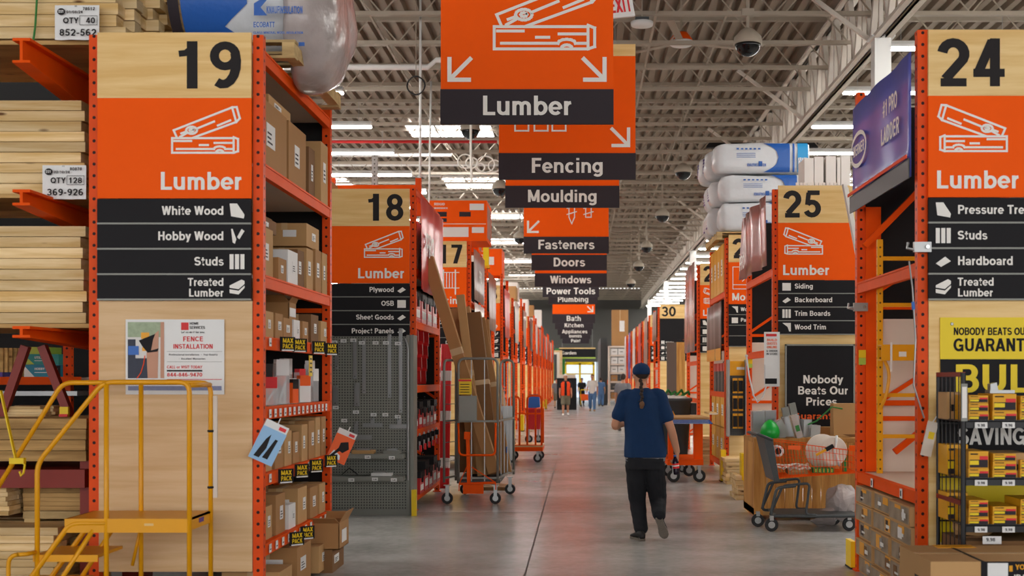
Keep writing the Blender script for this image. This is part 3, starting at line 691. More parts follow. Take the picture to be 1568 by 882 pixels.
M['ban_pic'] = plain('dark printed banner', '#8b6a5c', .35, var=.55, scale=3)
M['ban_white'] = plain('white grey banner', '#cfc7c0', .35, var=.15, scale=3)
M['ban_dark'] = plain('dark photo banner', '#4a3d38', .35, var=.6, scale=5)
XL, XR = -2.237, 2.36
LUM = 'lumber'
# aisle 19
rack('tall orange pallet rack at the near left carrying the aisle 19 sign', 8.67, 11.07, XL, -1, 4.07, (3.97, 3.17, 2.38, 1.94, 1.44, .965, .465), deck=(3.97, 3.17, 2.38, 1.94, 1.44, .965, .465), far='full', panel='ply', ptop=2.19)
aisle_sign('near left end-of-aisle sign, number 19 over orange Lumber panel', 8.67, XL, -1, 4.075, '19', 'Lumber', [('White Wood','fan'),('Hobby Wood','tool'),('Studs','grid'),('Treated\nLumber','stack')])
# aisle 18
X18 = -2.03
rack('orange rack carrying the aisle 18 sign, red tools on its shelves', 15.2, 17.8, X18, -1, 4.0, (4.0, 3.0, 2.35, 1.55, 1.0, .2), deck=(3.0, 2.35, 1.55, 1.0, .2), far='full', panel='maple', ptop=2.2)
aisle_sign('end-of-aisle sign number 18 above the grey pegboard', 15.2, X18, -1, 3.98, '18', 'Lumber', [('Plywood','ply'),('OSB','osb'),('Sheet Goods','ply'),('Project Panels','ply')], sh=.17)
banner('red printed banner on the side of the aisle 18 rack', X18, -1, 15.25, 17.75, 2.75, 3.93, 'ban_red', [('PRO', -.4, 3.2, .3, 'letter')])
# aisle 17
X17 = -1.92
rack('orange rack carrying the aisle 17 sign behind the leaning cartons', 21.65, 24.2, X17, -1, 4.05, (3.0, 2.2, 1.2, .4), deck=(3.0, 2.2, 1.2, .4), far='full', panel='maple', ptop=2.2)
aisle_sign('end-of-aisle sign number 17 with white railing drawing', 21.65, X17, -1, 4.05, '17', 'Fencing', [('Treated\nWood','fan'),('Decking','stack'),('Rail','ply'),('Deck','')], icon='rail')
banner('dark red printed banner on the aisle 17 rack', X17, -1, 21.7, 24.1, 3.05, 3.95, 'ban_pic', [('PRO', 0, 3.4, .22, 'letter')])
banner('white banner under the dark red one on the aisle 17 rack', X17, -1, 21.7, 24.1, 2.3, 3.0, 'ban_white')
# right side: aisle 24
rack('tall orange rack at the near right carrying the aisle 24 sign', 8.58, 10.53, XR, 1, 4.08, (2.455, .85), deck=(.85,), far='half', panel='maple', ptop=2.35, zlow=.1, dep=1.3)
aisle_sign('near right end-of-aisle sign, number 24 over orange Lumber panel', 8.58, XR-.01, 1, 4.07, '24', 'Lumber', [('Pressure Treated','fan'),('Studs','grid'),('Hardboard','ply'),('Treated\nLumber','stack')], dep=1.3)
banner('blue and violet ladder banner on the side of the aisle 24 rack', XR, 1, 8.62, 10.5, 3.06, 3.94, 'ban_blue', [('#1 PRO', .42, 3.62, .125, 'letter', .42), ('LADDER', .42, 3.42, .125, 'letter', .54), ('WERNER', -.6, 3.5, .09, 'letter', .40)], lower=('dgrey', .13), wave=.012)
for q in [o for o in S.objects if o.get('label','').startswith('blue and violet ladder')]:
    mb = MB(); mb.add([], []); T_ = SIDE_R; k = 24
    a = [Vector((-.6+.25*math.cos(2*math.pi*i/k), -.045, 3.54+.115*math.sin(2*math.pi*i/k))) for i in range(k)]; c = [Vector((-.6+.285*math.cos(2*math.pi*i/k), -.045, 3.54+.15*math.sin(2*math.pi*i/k))) for i in range(k)]
    mb.add(a+c, [(i, (i+1) % k, (i+1) % k+k, i+k) for i in range(k)], T_); mb.build('oval_emblem', M['letter'], q)
    mb = MB(); mb.box(-.94, .94, -.06, -.052, 3.19, 3.215, SIDE_R); mb.build('red_stripe', M['vest'], q)
# aisle 25
X25 = 2.385
rack('orange rack carrying the aisle 25 sign and the black price board', 15.2, 17.6, X25, 1, 3.98, (3.0, 2.0, .2), far='half', panel='maple', ptop=2.2)
aisle_sign('end-of-aisle sign number 25 above the black price board', 15.2, X25-.01, 1, 4.02, '25', 'Lumber', [('Siding','osb'),('Backerboard','ply'),('Trim Boards','grid'),('Wood Trim','trim')], sh=.168)
banner('glossy brown and pink banner on the side of the aisle 25 rack', X25, 1, 15.25, 17.55, 3.04, 3.92, 'ban_brown', [('PRO', -.7, 3.15, .2, 'letter')], wave=.05)
# aisle 26, 27, 30
X26 = 2.44
rack('orange rack carrying the partly hidden moulding sign of aisle 26', 20.7, 23.1, X26, 1, 4.0, (3.1, 2.2, 1.4, .2), far='half', panel='maple', ptop=2.2)
aisle_sign('partly hidden aisle sign number 26 with moulding profile drawing', 20.7, X26-.01, 1, 4.05, '26', 'Moulding', [('Wood Trim','trim'),('Panels','osb'),('','' ),('','')], icon='curve')
banner('dark photo banner with yellow edge on the aisle 26 rack', X26, 1, 20.8, 23.0, 1.95, 2.95, 'ban_dark', lower=('yellow', .2))
X27 = 2.46
rack('orange rack carrying the partly hidden aisle 27 sign', 25.8, 28.3, X27, 1, 4.0, (3.0, 2.0, 1.2), far='half', panel='maple', ptop=2.2)
aisle_sign('partly hidden aisle sign number 27 with timber drawing', 25.8, X27-.01, 1, 4.05, '27', 'Lumber', [('Gates','fan'),('Tools','osb'),('Panels','grid'),('Concrete','osb')])
banner('tall pink and grey printed banner on the aisle 27 rack', X27, 1, 25.9, 28.2, 2.2, 4.1, 'ban_brown')
X30 = 2.6
rack('orange rack carrying the plain black aisle 30 sign', 41, 43.4, X30, 1, 4.0, (3.0, 2.0), far='half', panel='maple', ptop=2.2)
aisle_sign('aisle sign number 30 with a plain black panel', 41, X30-.01, 1, 4.08, '30', '', [('Interior','grid'),('Pre-hung','osb'),('Doors','ply'),('Shelves','grid')], blank=True)
banner('pink printed banner on the aisle 30 rack', X30, 1, 41.1, 43.3, 2.9, 3.9, 'ban_pic')
# the racks that shrink into the distance on both sides
LEFT = [(26.6,-2.02,'16'),(31.6,-1.98,'15'),(36.6,-1.98,'14'),(41.6,-1.96,'13'),(47.5,-1.96,'10'),(53,-1.95,'9'),(58,-1.95,'8'),(63.5,-1.95,'7'),(69,-1.95,'6'),(75,-1.95,'5'),(81,-1.95,'4'),(88,-1.95,'3')]
bm_ = ['ban_pic','ban_red','ban_white','ban_pic','ban_dark','ban_white','ban_pic','ban_brown','ban_white','ban_pic','ban_white','ban_pic']
wd_ = ['brick red','bright red','pale','reddish','dark','whitish','dull red','brown','grey','dim','pale grey','dusty']
for k, (d, xa, num) in enumerate(LEFT):
    o = ORD[k]
    rack('%s orange rack beyond the aisle 17 rack on the same side' % o, d, d+2.4, xa, -1, 4.02+.3*(k % 2), (3.1, 2.2, 1.2, .3), far='full', panel='maple', ptop=2.2)
    aisle_sign('%s aisle sign beyond number 17, seen edge-on along the row' % o, d, xa, -1, 4.02, num, 'Hardware', [('Bolts','tool'),('Tools','stack'),('Hinges','ply'),('Nails','grid')], icon='rail' if k % 3 else 'lumber')
    banner('%s banner on the %s rack beyond aisle 17' % (wd_[k], o), xa, -1, d+.05, d+2.3, 2.7, 3.95, bm_[k])
RIGHT = [(46.5,2.6),(51.5,2.6),(57,2.6),(62.5,2.6),(68,2.6)]
for k, (d, xa) in enumerate(RIGHT):
    o = ORD[k]
    rack('%s orange rack beyond the aisle 30 rack' % o, d, d+2.4, xa, 1, 4.0, (3.1, 2.2, 1.2, .3), far='half', panel='maple', ptop=2.2)
    aisle_sign('%s aisle sign beyond number 30, seen edge-on' % o, d, xa-.01, 1, 4.02, str(31+k), 'Tools', [('Bolts','tool'),('Tools','stack'),('Paint','osb')])
    banner('%s coloured banner on the rack that stands %s beyond aisle 30' % (('pink','red','white','blue','grey')[k], o), xa, 1, d+.05, d+2.3, 1.6, 3.95, ['ban_pic','ban_red','ban_white','ban_blue','ban_white'][k])

# ------------------------------------------------------------------ cartons
def carton(loc, sx, sy, sz, label, mat='card', lab='both', side=-1, rz=0, group=None, mark=None, cat='box', name='cardboard_box'):
    """closed carton standing at loc (centre of its bottom)"""
    mb = MB(); mb.box(-sx/2, sx/2, -sy/2, sy/2, 0, sz); o = mb.build(name, M[mat], None, loc, rz); tag(o, label, cat, group)
    a = -side*sx/2
    if lab in ('both', 'side'):
        mb = MB(); w_, h_ = sy*random.uniform(.25,.4), min(sz*.34, sy*.6); T = Matrix.Translation((a, 0, 0)) @ (SIDE_L if side < 0 else SIDE_R)
        q = random.uniform(-.2, .2)*sy; mb.box(q-w_/2, q+w_/2, -.003, 0, sz*.35, sz*.35+h_, T); p = mb.build('shipping_label', M['paper'], o)
        mb = MB()
        for i in range(3): mb.box(q-w_*.4, q+w_*(.0+.3*random.random()), -.005, -.003, sz*.35+h_*(.15+.2*i), sz*.35+h_*(.15+.2*i)+h_*.07, T)
        mb.build('print', M['letter_dark'], p)
    if lab in ('both', 'front') and sx > .1:
        mb = MB(); w_, h_ = sx*.3, sz*.3; mb.box(-w_/2+sx*.12, w_/2+sx*.12, -sy/2-.003, -sy/2, sz*.4, sz*.4+h_); mb.build('shipping_label', M['paper'], o)
    if lab != 'none':
        mb = MB(); mb.box(-.025, .025, -sy/2-.002, sy/2+.002, sz, sz+.001); mb.box(-.025, .025, -sy/2-.0025, -sy/2, sz*.7, sz); mb.build('packing_tape', M['tape'], o)
    if mark:
        mb = MB(); T = Matrix.Translation((0, -sy/2, 0))
        if mark == 'bars': mb.box(-sx*.42, sx*.05, -.003, 0, sz*.62, sz*.7, T); mb.box(-sx*.42, -sx*.1, -.003, 0, sz*.5, sz*.56, T); mb.build('print', M['letter_dark'], o)
        if mark == 'red': mb.box(-sx*.4, -sx*.1, -.003, 0, sz*.5, sz*.6, T); mb.build('print', M['letter_red'], o)
    return o
def shelf_row(zs, d0, d1, xa, side, where, items, sxd=.5):
    """items: (depth along the aisle, height, material, offset in x, wording)"""
    tot = sum(i[0] for i in items); gap = ((d1-d0)-tot)/(len(items)+1); y = d0+gap
    for k, (sy, sz, mt, off, wdg) in enumerate(items):
        sx = sxd*random.uniform(.8, 1.1)
        carton((xa+side*(off+sx/2), y+sy/2, zs+.001), sx, sy-.012, sz, '%s on the %s, %s from the near post' % (wdg, where, ORD[k]), mt, 'both', side, mark='bars' if k % 3 == 0 else None)
        y += sy+gap
A0, A1 = 8.78, 10.95
shelf_row(3.17, A0, A1, XL, -1, 'shelf below the insulation roll', [(.75,.50,'card',.05,'large brown carton'),(.62,.50,'card',.05,'large plain carton'),(.24,.42,'card3',.04,'slim upright carton'),(.30,.52,'card2',.0,'upright labelled carton')], 1.0)
shelf_row(3.67, A0, A0+1.4, XL, -1, 'top of the large cartons', [(.7,.09,'card2',.08,'flat carton lying')], 1.0)
shelf_row(2.38, A0, A1, XL, -1, 'shelf of jumbled small cartons', [(.34,.36,'card2',.05,'plain carton'),(.26,.17,'card',.02,'low carton'),(.34,.26,'paper',.02,'white carton'),(.24,.30,'card3',.03,'narrow carton'),(.26,.34,'card2',.02,'labelled carton'),(.24,.36,'card',.01,'taped carton'),(.22,.36,'card2',.01,'end carton')], .5)
shelf_row(2.38+.37, 8.78, 10.9, XL, -1, 'upper layer of the jumbled shelf', [(.62,.10,'card3',.12,'flat dark carton'),(.45,.2,'card3',.3,'tilted dark carton'),(.5,.19,'card2',.05,'pale carton')], .45)
shelf_row(1.94, A0, A1, XL, -1, 'small-carton shelf with black price tags', [(.26,.19,'card2',.03,'small carton'),(.24,.19,'card',.03,'small brown carton'),(.30,.17,'card',.04,'open-top carton'),(.22,.17,'paper',.04,'pale small carton'),(.22,.17,'card',.03,'carton with label'),(.30,.24,'card3',.02,'tall dark carton'),(.26,.2,'card2',.01,'end small carton')], .3)
shelf_row(.965, A0, A1, XL, -1, 'shelf of brown open cartons', [(.26,.24,'card2',.04,'brown carton'),(.26,.32,'card',.03,'taller brown carton'),(.24,.27,'card2',.03,'taped brown carton'),(.22,.25,'card',.03,'narrow brown carton'),(.22,.3,'card2',.02,'pale brown carton'),(.22,.32,'card',.02,'upright brown carton'),(.2,.34,'card2',.02,'slender brown carton'),(.2,.34,'card',.02,'last brown carton')], .3)
shelf_row(.465, A0, A1, XL, -1, 'second lowest shelf', [(.28,.24,'card2',.05,'small carton'),(.30,.30,'card',.04,'brown carton'),(.24,.19,'paper',.03,'white-labelled carton'),(.34,.29,'card2',.03,'big carton'),(.30,.26,'card',.02,'square carton'),(.26,.26,'card2',.02,'white-labelled end carton')], .36)
carton((XL-.45, 9.35, .72), .5, .5, .12, 'large printed carton lying behind the small ones in rack 19', 'card3', 'front', -1, mark='red')
shelf_row(.03, A0, A1-.3, XL, -1, 'floor under rack 19', [(.4,.2,'card2',-.05,'low carton'),(.5,.3,'card',-.05,'brown carton'),(.36,.22,'card2',-.08,'pale carton')], .5)
def open_box(name, loc, sx, sy, sz, label, rz=0, mat='card'):
    mb = MB(); k = .006; mb.box(-sx/2, sx/2, -sy/2, sy/2, 0, k)
    for a, b_, c, d in ((-sx/2,sx/2,-sy/2,-sy/2+k),(-sx/2,sx/2,sy/2-k,sy/2),(-sx/2,-sx/2+k,-sy/2,sy/2),(sx/2-k,sx/2,-sy/2,sy/2)): mb.box(a, b_, c, d, 0, sz)
    o = mb.build(name, M[mat], None, loc, rz); tag(o, label, 'box')
    for s in (-1, 1):
        mb = MB(); mb.add([(-sx/2, s*sy/2, sz), (sx/2, s*sy/2, sz), (sx/2-.02, s*(sy/2+.09), sz+.05), (-sx/2+.02, s*(sy/2+.09), sz+.05)], [(0,1,2,3)]); q = mb.build('flap', M[mat], o); q.modifiers.new('t', 'SOLIDIFY').thickness = .006
    mb = MB(); mb.add([(sx/2, -sy/2, sz), (sx/2, sy/2, sz), (sx/2+.05, sy/2-.02, sz+.09), (sx/2+.05, -sy/2+.02, sz+.09)], [(0,1,2,3)]); q = mb.build('flap', M[mat], o); q.modifiers.new('t', 'SOLIDIFY').thickness = .006
    MB().box(sx/2, sx/2+.003, -.1, .1, sz*.2, sz*.7).build('shipping_label', M['paper'], o)
    return o
open_box('open_carton', (XL+.02, 10.55, .20), .38, .42, .22, 'open empty carton sticking out into the aisle at the foot of rack 19', .0)
carton((XL-.05, 10.6, .0), .4, .5, .2, 'closed carton under the open one at the foot of rack 19', 'card3', 'side', -1)
open_box('open_carton', (XL-.22, 9.9, 2.11+.0), .28, .24, .14, 'open carton with raised flaps on the price tag shelf of rack 19')
# transparent hardware packs on shelf E
for k in range(17):
    y = 8.84+k*.128; hh = random.uniform(.16, .34); mt = ['clear','clear','paper','clear','letter_or'][k % 5]
    o = thing('hardware_pack', 'small hardware pack on the clear-pack shelf, %s from the near post' % (ORD[k] if k < 14 else ['fifteenth','sixteenth','seventeenth'][k-14]), 'pack', (XL-.1-.06*(k % 3), y, 1.442), random.uniform(-.9,-.1))
    MB().box(-.025, .025, -.058, .058, 0, hh).build('blister', M[mt], o)
    MB().box(-.02, .027, -.055, .055, hh*.7, hh+.03).build('header_card', M[['paper','letter_or','letter_dark','paper','redb'][(k*3) % 5]], o)
    mb = MB(); mb.bar((0,-.02,.02), (.01,.03,hh*.55), .014); mb.bar((.0,.02,.02), (0,-.02,hh*.5), .012); mb.build('hardware', M['steel'], o)
for k in range(7):
    y = 9.0+k*.28; o = thing('parts_bin', 'clear plastic bin of fittings at the back of the clear-pack shelf, %s along' % ORD[k], 'bin', (XL-.42, y, 1.442))
    MB().box(-.1, .1, -.11, .11, 0, .16).build('tub', M['clear'], o); MB().box(-.08,.08,-.09,.09,.005,.1).build('fittings', M[['steel','card','redb'][k % 3]], o)
# shelf-edge tags
def price_tag(x, y, z, label, side=-1, w_=.125, h_=.105, T=None):
    o = thing('price_tag', label, 'price tag', (x-side*.056, y, z), side*.8); T = SIDE_L if side < 0 else SIDE_R
    MB().box(-w_/2, w_/2, -.008, 0, -h_/2, h_/2, T).build('card', M['sign_black'], o)
    mb = MB(); write(mb, 'MAX', 0, .008, .034, -.010, w=.09, T=T); write(mb, 'PACK', 0, -.034, .034, -.010, w=.09, T=T); mb.build('lettering', M['yellow2'], o)
    mb = MB(); mb.box(-.05, .05, -.0095, -.008, -.052, -.042, T); mb.build('print', M['paper'], o)
for nm, z, ys in (('small-carton shelf', 1.90, (9.15, 9.55, 10.25, 10.78)), ('brown open-carton shelf', .92, (9.1, 9.62, 10.15, 10.75)), ('second lowest shelf', .41, (9.45, 9.82))):
    for k, y in enumerate(ys): price_tag(XL, y, z, 'black MAX PACK price tag on the %s, %s from the near post' % (nm, ORD[k]))
for nm, z, n_ in (('clear-pack shelf', 1.39, 14), ('second lowest shelf', .42, 11), ('small-carton shelf', 1.905, 6), ('brown carton shelf', .925, 5)):
    for k in range(n_):
        y = 8.85+k*(2.1/n_)
        o = MB().box(0, .004, -.028, .028, -.03, .03).build('shelf_label', M['paper'], None, (XL+.004, y, z)); tag(o, 'small white label on the %s edge of rack 19' % nm, 'label', 'white edge labels on the %s' % nm)
        MB().box(.004, .005, -.02, .015, -.012, -.004).build('print', M['letter_dark'], o)
# yellow hanging tag
o = thing('hanging_tag', 'yellow card hanging below the small-carton shelf of rack 19', 'tag', (XL+.03, 10.05, 1.66), .1)
MB().box(0, .006, -.1, .1, 0, .17).build('card', M['yellow2'], o)
mb = MB()
for i in range(4): mb.box(.006, .008, -.07, .05, .03+i*.035, .042+i*.035)
mb.build('print', M['letter_dark'], o)
# two booklets hanging on the posts
def booklet(loc, rot, cover, label, kind):
    o = thing('hanging_booklet', label, 'booklet', loc); o.rotation_euler = rot
    MB().box(-.085, .085, 0, .03, 0, .29).build('pages', M['paper'], o)
    mb = MB(); mb.box(-.088, .088, -.004, 0, -.003, .24); q = mb.build('cover', M[cover], o)
    mb = MB()
    if kind: 
        mb.prism([(-.06,.02),(-.03,.16),(-.01,.2),(.0,.1),(-.02,.02)], -.006, -.004); mb.prism([(.0,.03),(.03,.18),(.05,.18),(.04,.03)], -.006, -.004); mb.build('picture', M['letter_dark'], q)
    else:
        mb.prism([(-.02,.1),(-.02,.17),(.04,.2),(.07,.14),(.03,.09)], -.006, -.004); mb.prism([(-.07,.02),(-.05,.02),(0,.1),(-.02,.12)], -.006, -.004); mb.build('picture', M['letter_dark'], q)
        MB().prism([(-.07,.03),(.03,.02),(.02,.06),(-.05,.09)], -.005, -.0035).build('glove', M['steel'], q)
    MB().box(.02, .07, -.006, -.003, .25, .275).build('logo', M['redb'], o)
    MB().tube([(0,.01,.29),(.0,.015,.33)], .004, 6).build('string', M['paper'], o)
booklet(at(398, 706, 8.61), (0, .45, .35), 'paleblue', 'pale blue booklet hanging tilted on the near post of rack 19', True)
booklet(at(513, 706, 10.9), (0, .42, .3), 'letter_or', 'orange booklet hanging on the far post of rack 19', False)

# insulation roll on pallet above rack 19
def pallet(name, loc, lx, ly, label, rz=0):
    o = thing(name, label, 'pallet', loc, rz)
    for k in range(6):
        y = -ly/2+.05+k*(ly-.1)/5; MB().box(-lx/2, lx/2, y-.048, y+.048, .115, .135).build('deck_board', M['pallet'], o)
    for x in (-lx/2+.05, 0, lx/2-.05): MB().box(x-.045, x+.045, -ly/2, ly/2, .02, .115).build('stringer', M['pallet'], o)
    for y in (-ly/2+.05, 0, ly/2-.05): MB().box(-lx/2, lx/2, y-.048, y+.048, 0, .02).build('bottom_board', M['pallet'], o)
pallet('wooden_pallet', (-2.72, 9.9, 4.0), 1.25, 1.75, 'worn wooden pallet holding the big insulation roll above rack 19')
def sack(name, label, x0, x1, y, z, ry, rz_, prints, group=None, crumple=1, side='R'):
    """long plastic wrapped bale along x with a gathered end facing the aisle"""
    mb = MB(); R = []; n = 22; L = x1-x0
    prof = [(0,.55),(.03,.85),(.08,.98),(.16,1.0),(.5,1.01),(.8,1.0),(.88,.97),(.93,.9),(.965,.78),(.99,.6),(1.0,.3)]
    if side == 'L': prof = [(1-a, b_) for a, b_ in prof][::-1]
    a, b_ = Vector((0,1,0)), Vector((0,0,1)); mb.rings([((x0+L*t_, y, z), ry*q, rz_*q) for t_, q in prof], a, b_, 36, 2.6)
    o = mb.build(name, M['bagw'], None); tag(o, label, 'insulation bag', group); shade(o, 60)
    s = o.modifiers.new('s', 'SUBSURF'); s.levels = s.render_levels = 2
    return o
roll = sack('insulation_roll', 'huge plastic wrapped insulation roll lying on the pallet above rack 19', X(262,9.2), -2.08, 9.75, 4.78, .62, .64, None)
# printing sits on the roll as bands of film hugging its surface
def wrapband(parent, x0, x1, y, z, ry, rz_, a0, a1, mat, name='print_band', e=2.6, poly=None, k=1.012):
    mb = MB(); n = 16; vs = []; m_ = 6
    for j in range(m_+1):
        for i in range(n+1):
            th = a0+(a1-a0)*i/n; xx0, xx1 = (x0, x1) if not poly else poly(i/n)
            ct, st = math.cos(th), math.sin(th)
            vs.append((xx0+(xx1-xx0)*j/m_, y+math.copysign(abs(ct)**(2/e), ct)*ry*k, z+math.copysign(abs(st)**(2/e), st)*rz_*k))
    fs = [(j*(n+1)+i, j*(n+1)+i+1, (j+1)*(n+1)+i+1, (j+1)*(n+1)+i) for j in range(m_) for i in range(n)]
    mb.add(vs, fs); o = mb.build(name, M[mat], parent); shade(o); return o
M['printblue'] = plain('blue film print', '#2d5fae', .3, bump=.3, scale=14)
q0, q1 = math.radians(235), math.radians(140)
wrapband(roll, X(278,9.2), X(375,9.2), 9.75, 4.78, .62, .64, q0, q1, 'printblue', poly=lambda u: (X(278,9.2), X(340+min(40, 220*abs(u-.13)), 9.2)))
wrapband(roll, X(258,9.2), X(275,9.2), 9.75, 4.78, .62, .64, q0, q1, 'sign_grey', 'spec_band')
def onbag(parent, items, y, mat='printblue', name='lettering'):
    mb = MB()
    for s, x, z, h, al, w_ in items: write(mb, s, x, z, h, y, al, w=w_)
    mb.build(name, M[mat], parent)
onbag(roll, [('KNAUFINSULATION', X(408,9.1), Z(21,9.1), .055, 'L', .27), ('ECOBATT', X(388,9.1), Z(42,9.1), .04, 'L', .16), ('GLASS MINERAL WOOL INSULATION', X(388,9.1), Z(48,9.1)-.02, .018, 'L', .37)], 9.095)
mb = MB(); xk, zk = X(389,9.1), Z(24,9.1)
mb.add([(xk,9.095,zk),(xk+.1,9.095,zk),(xk+.05,9.095,zk+.06),(xk+.1,9.095,zk+.12),(xk+.05,9.095,zk+.12),(xk,9.095,zk+.09)], [(0,1,2,3,4,5)]); mb.build('logo', M['printblue'], roll)
mb = MB()
for i in range(4): mb.quad(X(406+i*17,9.12), X(415+i*17,9.12), Z(70,9.12), Z(64,9.12), 9.13)
mb.build('pictogram', M['printblue'], roll)
# crumpled clear film gathered round its aisle end
def crumple(mb, amp=.03, fr=5, seed=0):
    for v in mb.v:
        q = noise.noise_vector(v*fr+Vector((seed,0,0))); v += q*amp
    return mb
mb = MB(); a, b_ = Vector((0,1,0)), Vector((0,0,1)); xe = -2.2
mb.rings([((xe+t_, 9.75+dy, 4.66), ry, rz_) for t_, ry, rz_, dy in ((-.05,.66,.72,0),(.05,.68,.74,.0),(.16,.66,.73,.02),(.25,.6,.68,.02),(.32,.48,.55,.03),(.36,.3,.35,.03))], a, b_, 40, 2.4); crumple(mb, .07, 4)
o = mb.build('end_wrap', M['film'], roll); o.modifiers.new('s', 'SUBSURF').levels = 2; shade(o, 80)

# ------------------------------------------------------------------ lumber storage left of rack 19
cr = thing('cantilever_rack', 'orange and dark red cantilever rack holding lumber at the far left', 'rack', (0,0,0))
for x in (-3.62, -6.2):
    MB().box(x-.09, x+.09, 9.95, 10.15, 0, 4.6).build('column', M['redpost'], cr)
for zt, hh in ((3.96,.32),(2.93,.2),(2.0,.14)):
    for x in (-3.8, -5.3):
        mb = MB(); mb.box(x-.06, x+.06, 8.35, 10, zt-.02, zt); h0 = hh*.5
        mb.add([(x-.01,8.35,zt-.02),(x+.01,8.35,zt-.02),(x+.01,8.35,zt-h0),(x-.01,8.35,zt-h0),(x-.01,10,zt-.02),(x+.01,10,zt-.02),(x+.01,10,zt-hh),(x-.01,10,zt-hh)], [(0,1,2,3),(7,6,5,4),(0,4,5,1),(1,5,6,2),(2,6,7,3),(3,7,4,0)])
        mb.bar((x,8.35,zt-h0),(x,10,zt-hh),.12,.018)
        mb.build('arm', M['orange'], cr)
for x0, x1 in ((-3.97,-4.12),(-3.75,-3.5),(-3.97,-3.6)): pass
mb = MB(); mb.bar(at(40,530,9.3), at(2,640,9.3), .06); mb.build('brace', M['redpost'], cr)
mb = MB(); mb.bar(at(65,530,9.3), at(108,640,9.3), .06); mb.build('brace', M['redpost'], cr)
MB().box(-6.3, X(135,9.3), 8.8, 9.9, Z(648,9.2)-.02, Z(641,9.2)).build('beam', M['redpost'], cr)
MB().box(-6.3, -3.53, 8.75, 9.95, Z(712,8.8)-.16, Z(712,8.8)-.03).build('beam', M['redpost'], cr)
MB().box(X(118,8.8), -3.5, 8.85, 9.0, 0, Z(705,8.8)).build('column', M['redpost'], cr)
def board_stack(label, group, x1, zb, zt, d, rows, cols, L=3.2, bw=.14, mat='pine', jit=.05, ply=True, catg='board', edge_first=0):
    """boards along x, each its own object; right ends at x1"""
    h = (zt-zb)/rows; me = {}
    for r in range(rows):
        for c in range(cols):
            ln = L; key = c % 3
            if key not in me:
                mb = MB(); hh = h*[.94,.9,.92][key]; b0 = bw*[.97,.95,.96][key]
                mb.prism([(-ln,0),(0,0),(0,hh),(-ln,hh)], -b0/2, b0/2); me[key] = mb.mesh('lumber_board', M[mat])
            o = link('lumber_board', me[key], loc=(x1+random.uniform(-jit, jit*.5)+edge_first*c, d+bw/2+c*bw+random.uniform(-.004,.008), zb+r*h)); tag(o, label, catg, group)
            o.rotation_euler.z = random.uniform(-.004,.004)
MB_ = board_stack
def plysheet(x0, x1, y0, y1, z, label): o = MB().box(x0, x1, y0, y1, z-.03, z).build('plywood_sheet', M['pine_dark']); tag(o, label, 'plywood sheet')
MB_('pine board in the topmost stack beside the large insulation roll', 'boards of the topmost stack', -3.28, 4.08, 4.60, 8.8, 6, 5, jit=.07, edge_first=.03)
MB_('shorter pine board at the uneven end of the topmost stack behind the number 19', 'staggered boards at the end of the topmost stack', -2.98, 4.08, 4.6, 9.5, 8, 2, L=1.0, jit=.1)
plysheet(-6.3, -3.5, 8.78, 9.9, 4.06, 'plywood sheet under the topmost lumber stack'); 
MB_('pine board in the stack labelled QTY 128', 'boards of the stack labelled QTY 128', -3.55, 2.97, 3.64, 8.8, 9, 5, jit=.03)
plysheet(-6.3, -3.5, 8.78, 9.9, 2.965, 'plywood sheet under the stack labelled QTY 128')
MB_('wide pine board in the stack at eye height above the teal boxes', 'boards of the stack above the teal boxes', -3.55, 2.04, 2.74, 8.8, 9, 4, bw=.19, jit=.04)
plysheet(-6.3, -3.5, 8.78, 9.9, 2.035, 'plywood sheet under the lumber stack above the teal boxes')
MB_('thick timber beam in the stack below the shelf of teal boxes', 'thick timbers of the middle stack', -3.54, 1.05, 1.36, 8.8, 4, 4, bw=.19, mat='pine_dark', jit=.01)
MB_('thin board in the low bundle on a wooden skid behind the yellow ladder', 'thin boards of the bundle on the skid', -3.62, .68, .94, 8.95, 8, 3, L=.44, bw=.2, mat='pine_dark', jit=.004)
MB_('thin board with its end showing beside the low bundle', 'thin boards beside the low bundle', -4.1, .66, .93, 8.8, 8, 3, L=1.2, bw=.19, jit=.02)
MB_('pale board in the lowest pile behind the ladder steps', 'pale boards of the lowest pile', X(100,8.8), .1, .6, 8.6, 9, 4, bw=.2, jit=.06, L=2.6)
o = thing('wooden_skid', 'small wooden skid under the thin board bundle', 'skid', (-3.84, 9.2, .58)); MB().box(-.22,.2,-.25,.3,.04,.095).build('deck_board', M['pallet'], o)
for x in (-.17,.15): MB().box(x-.04, x+.04, -.25, .3, 0, .04).build('block', M['pallet'], o)
tag(MB().box(-4.5, -3.78, 8.9, 9.9, 0, .579).build('lumber_bunk', M['pine_dark']), 'dark timber bunk on the floor under the wooden skid', 'timber')
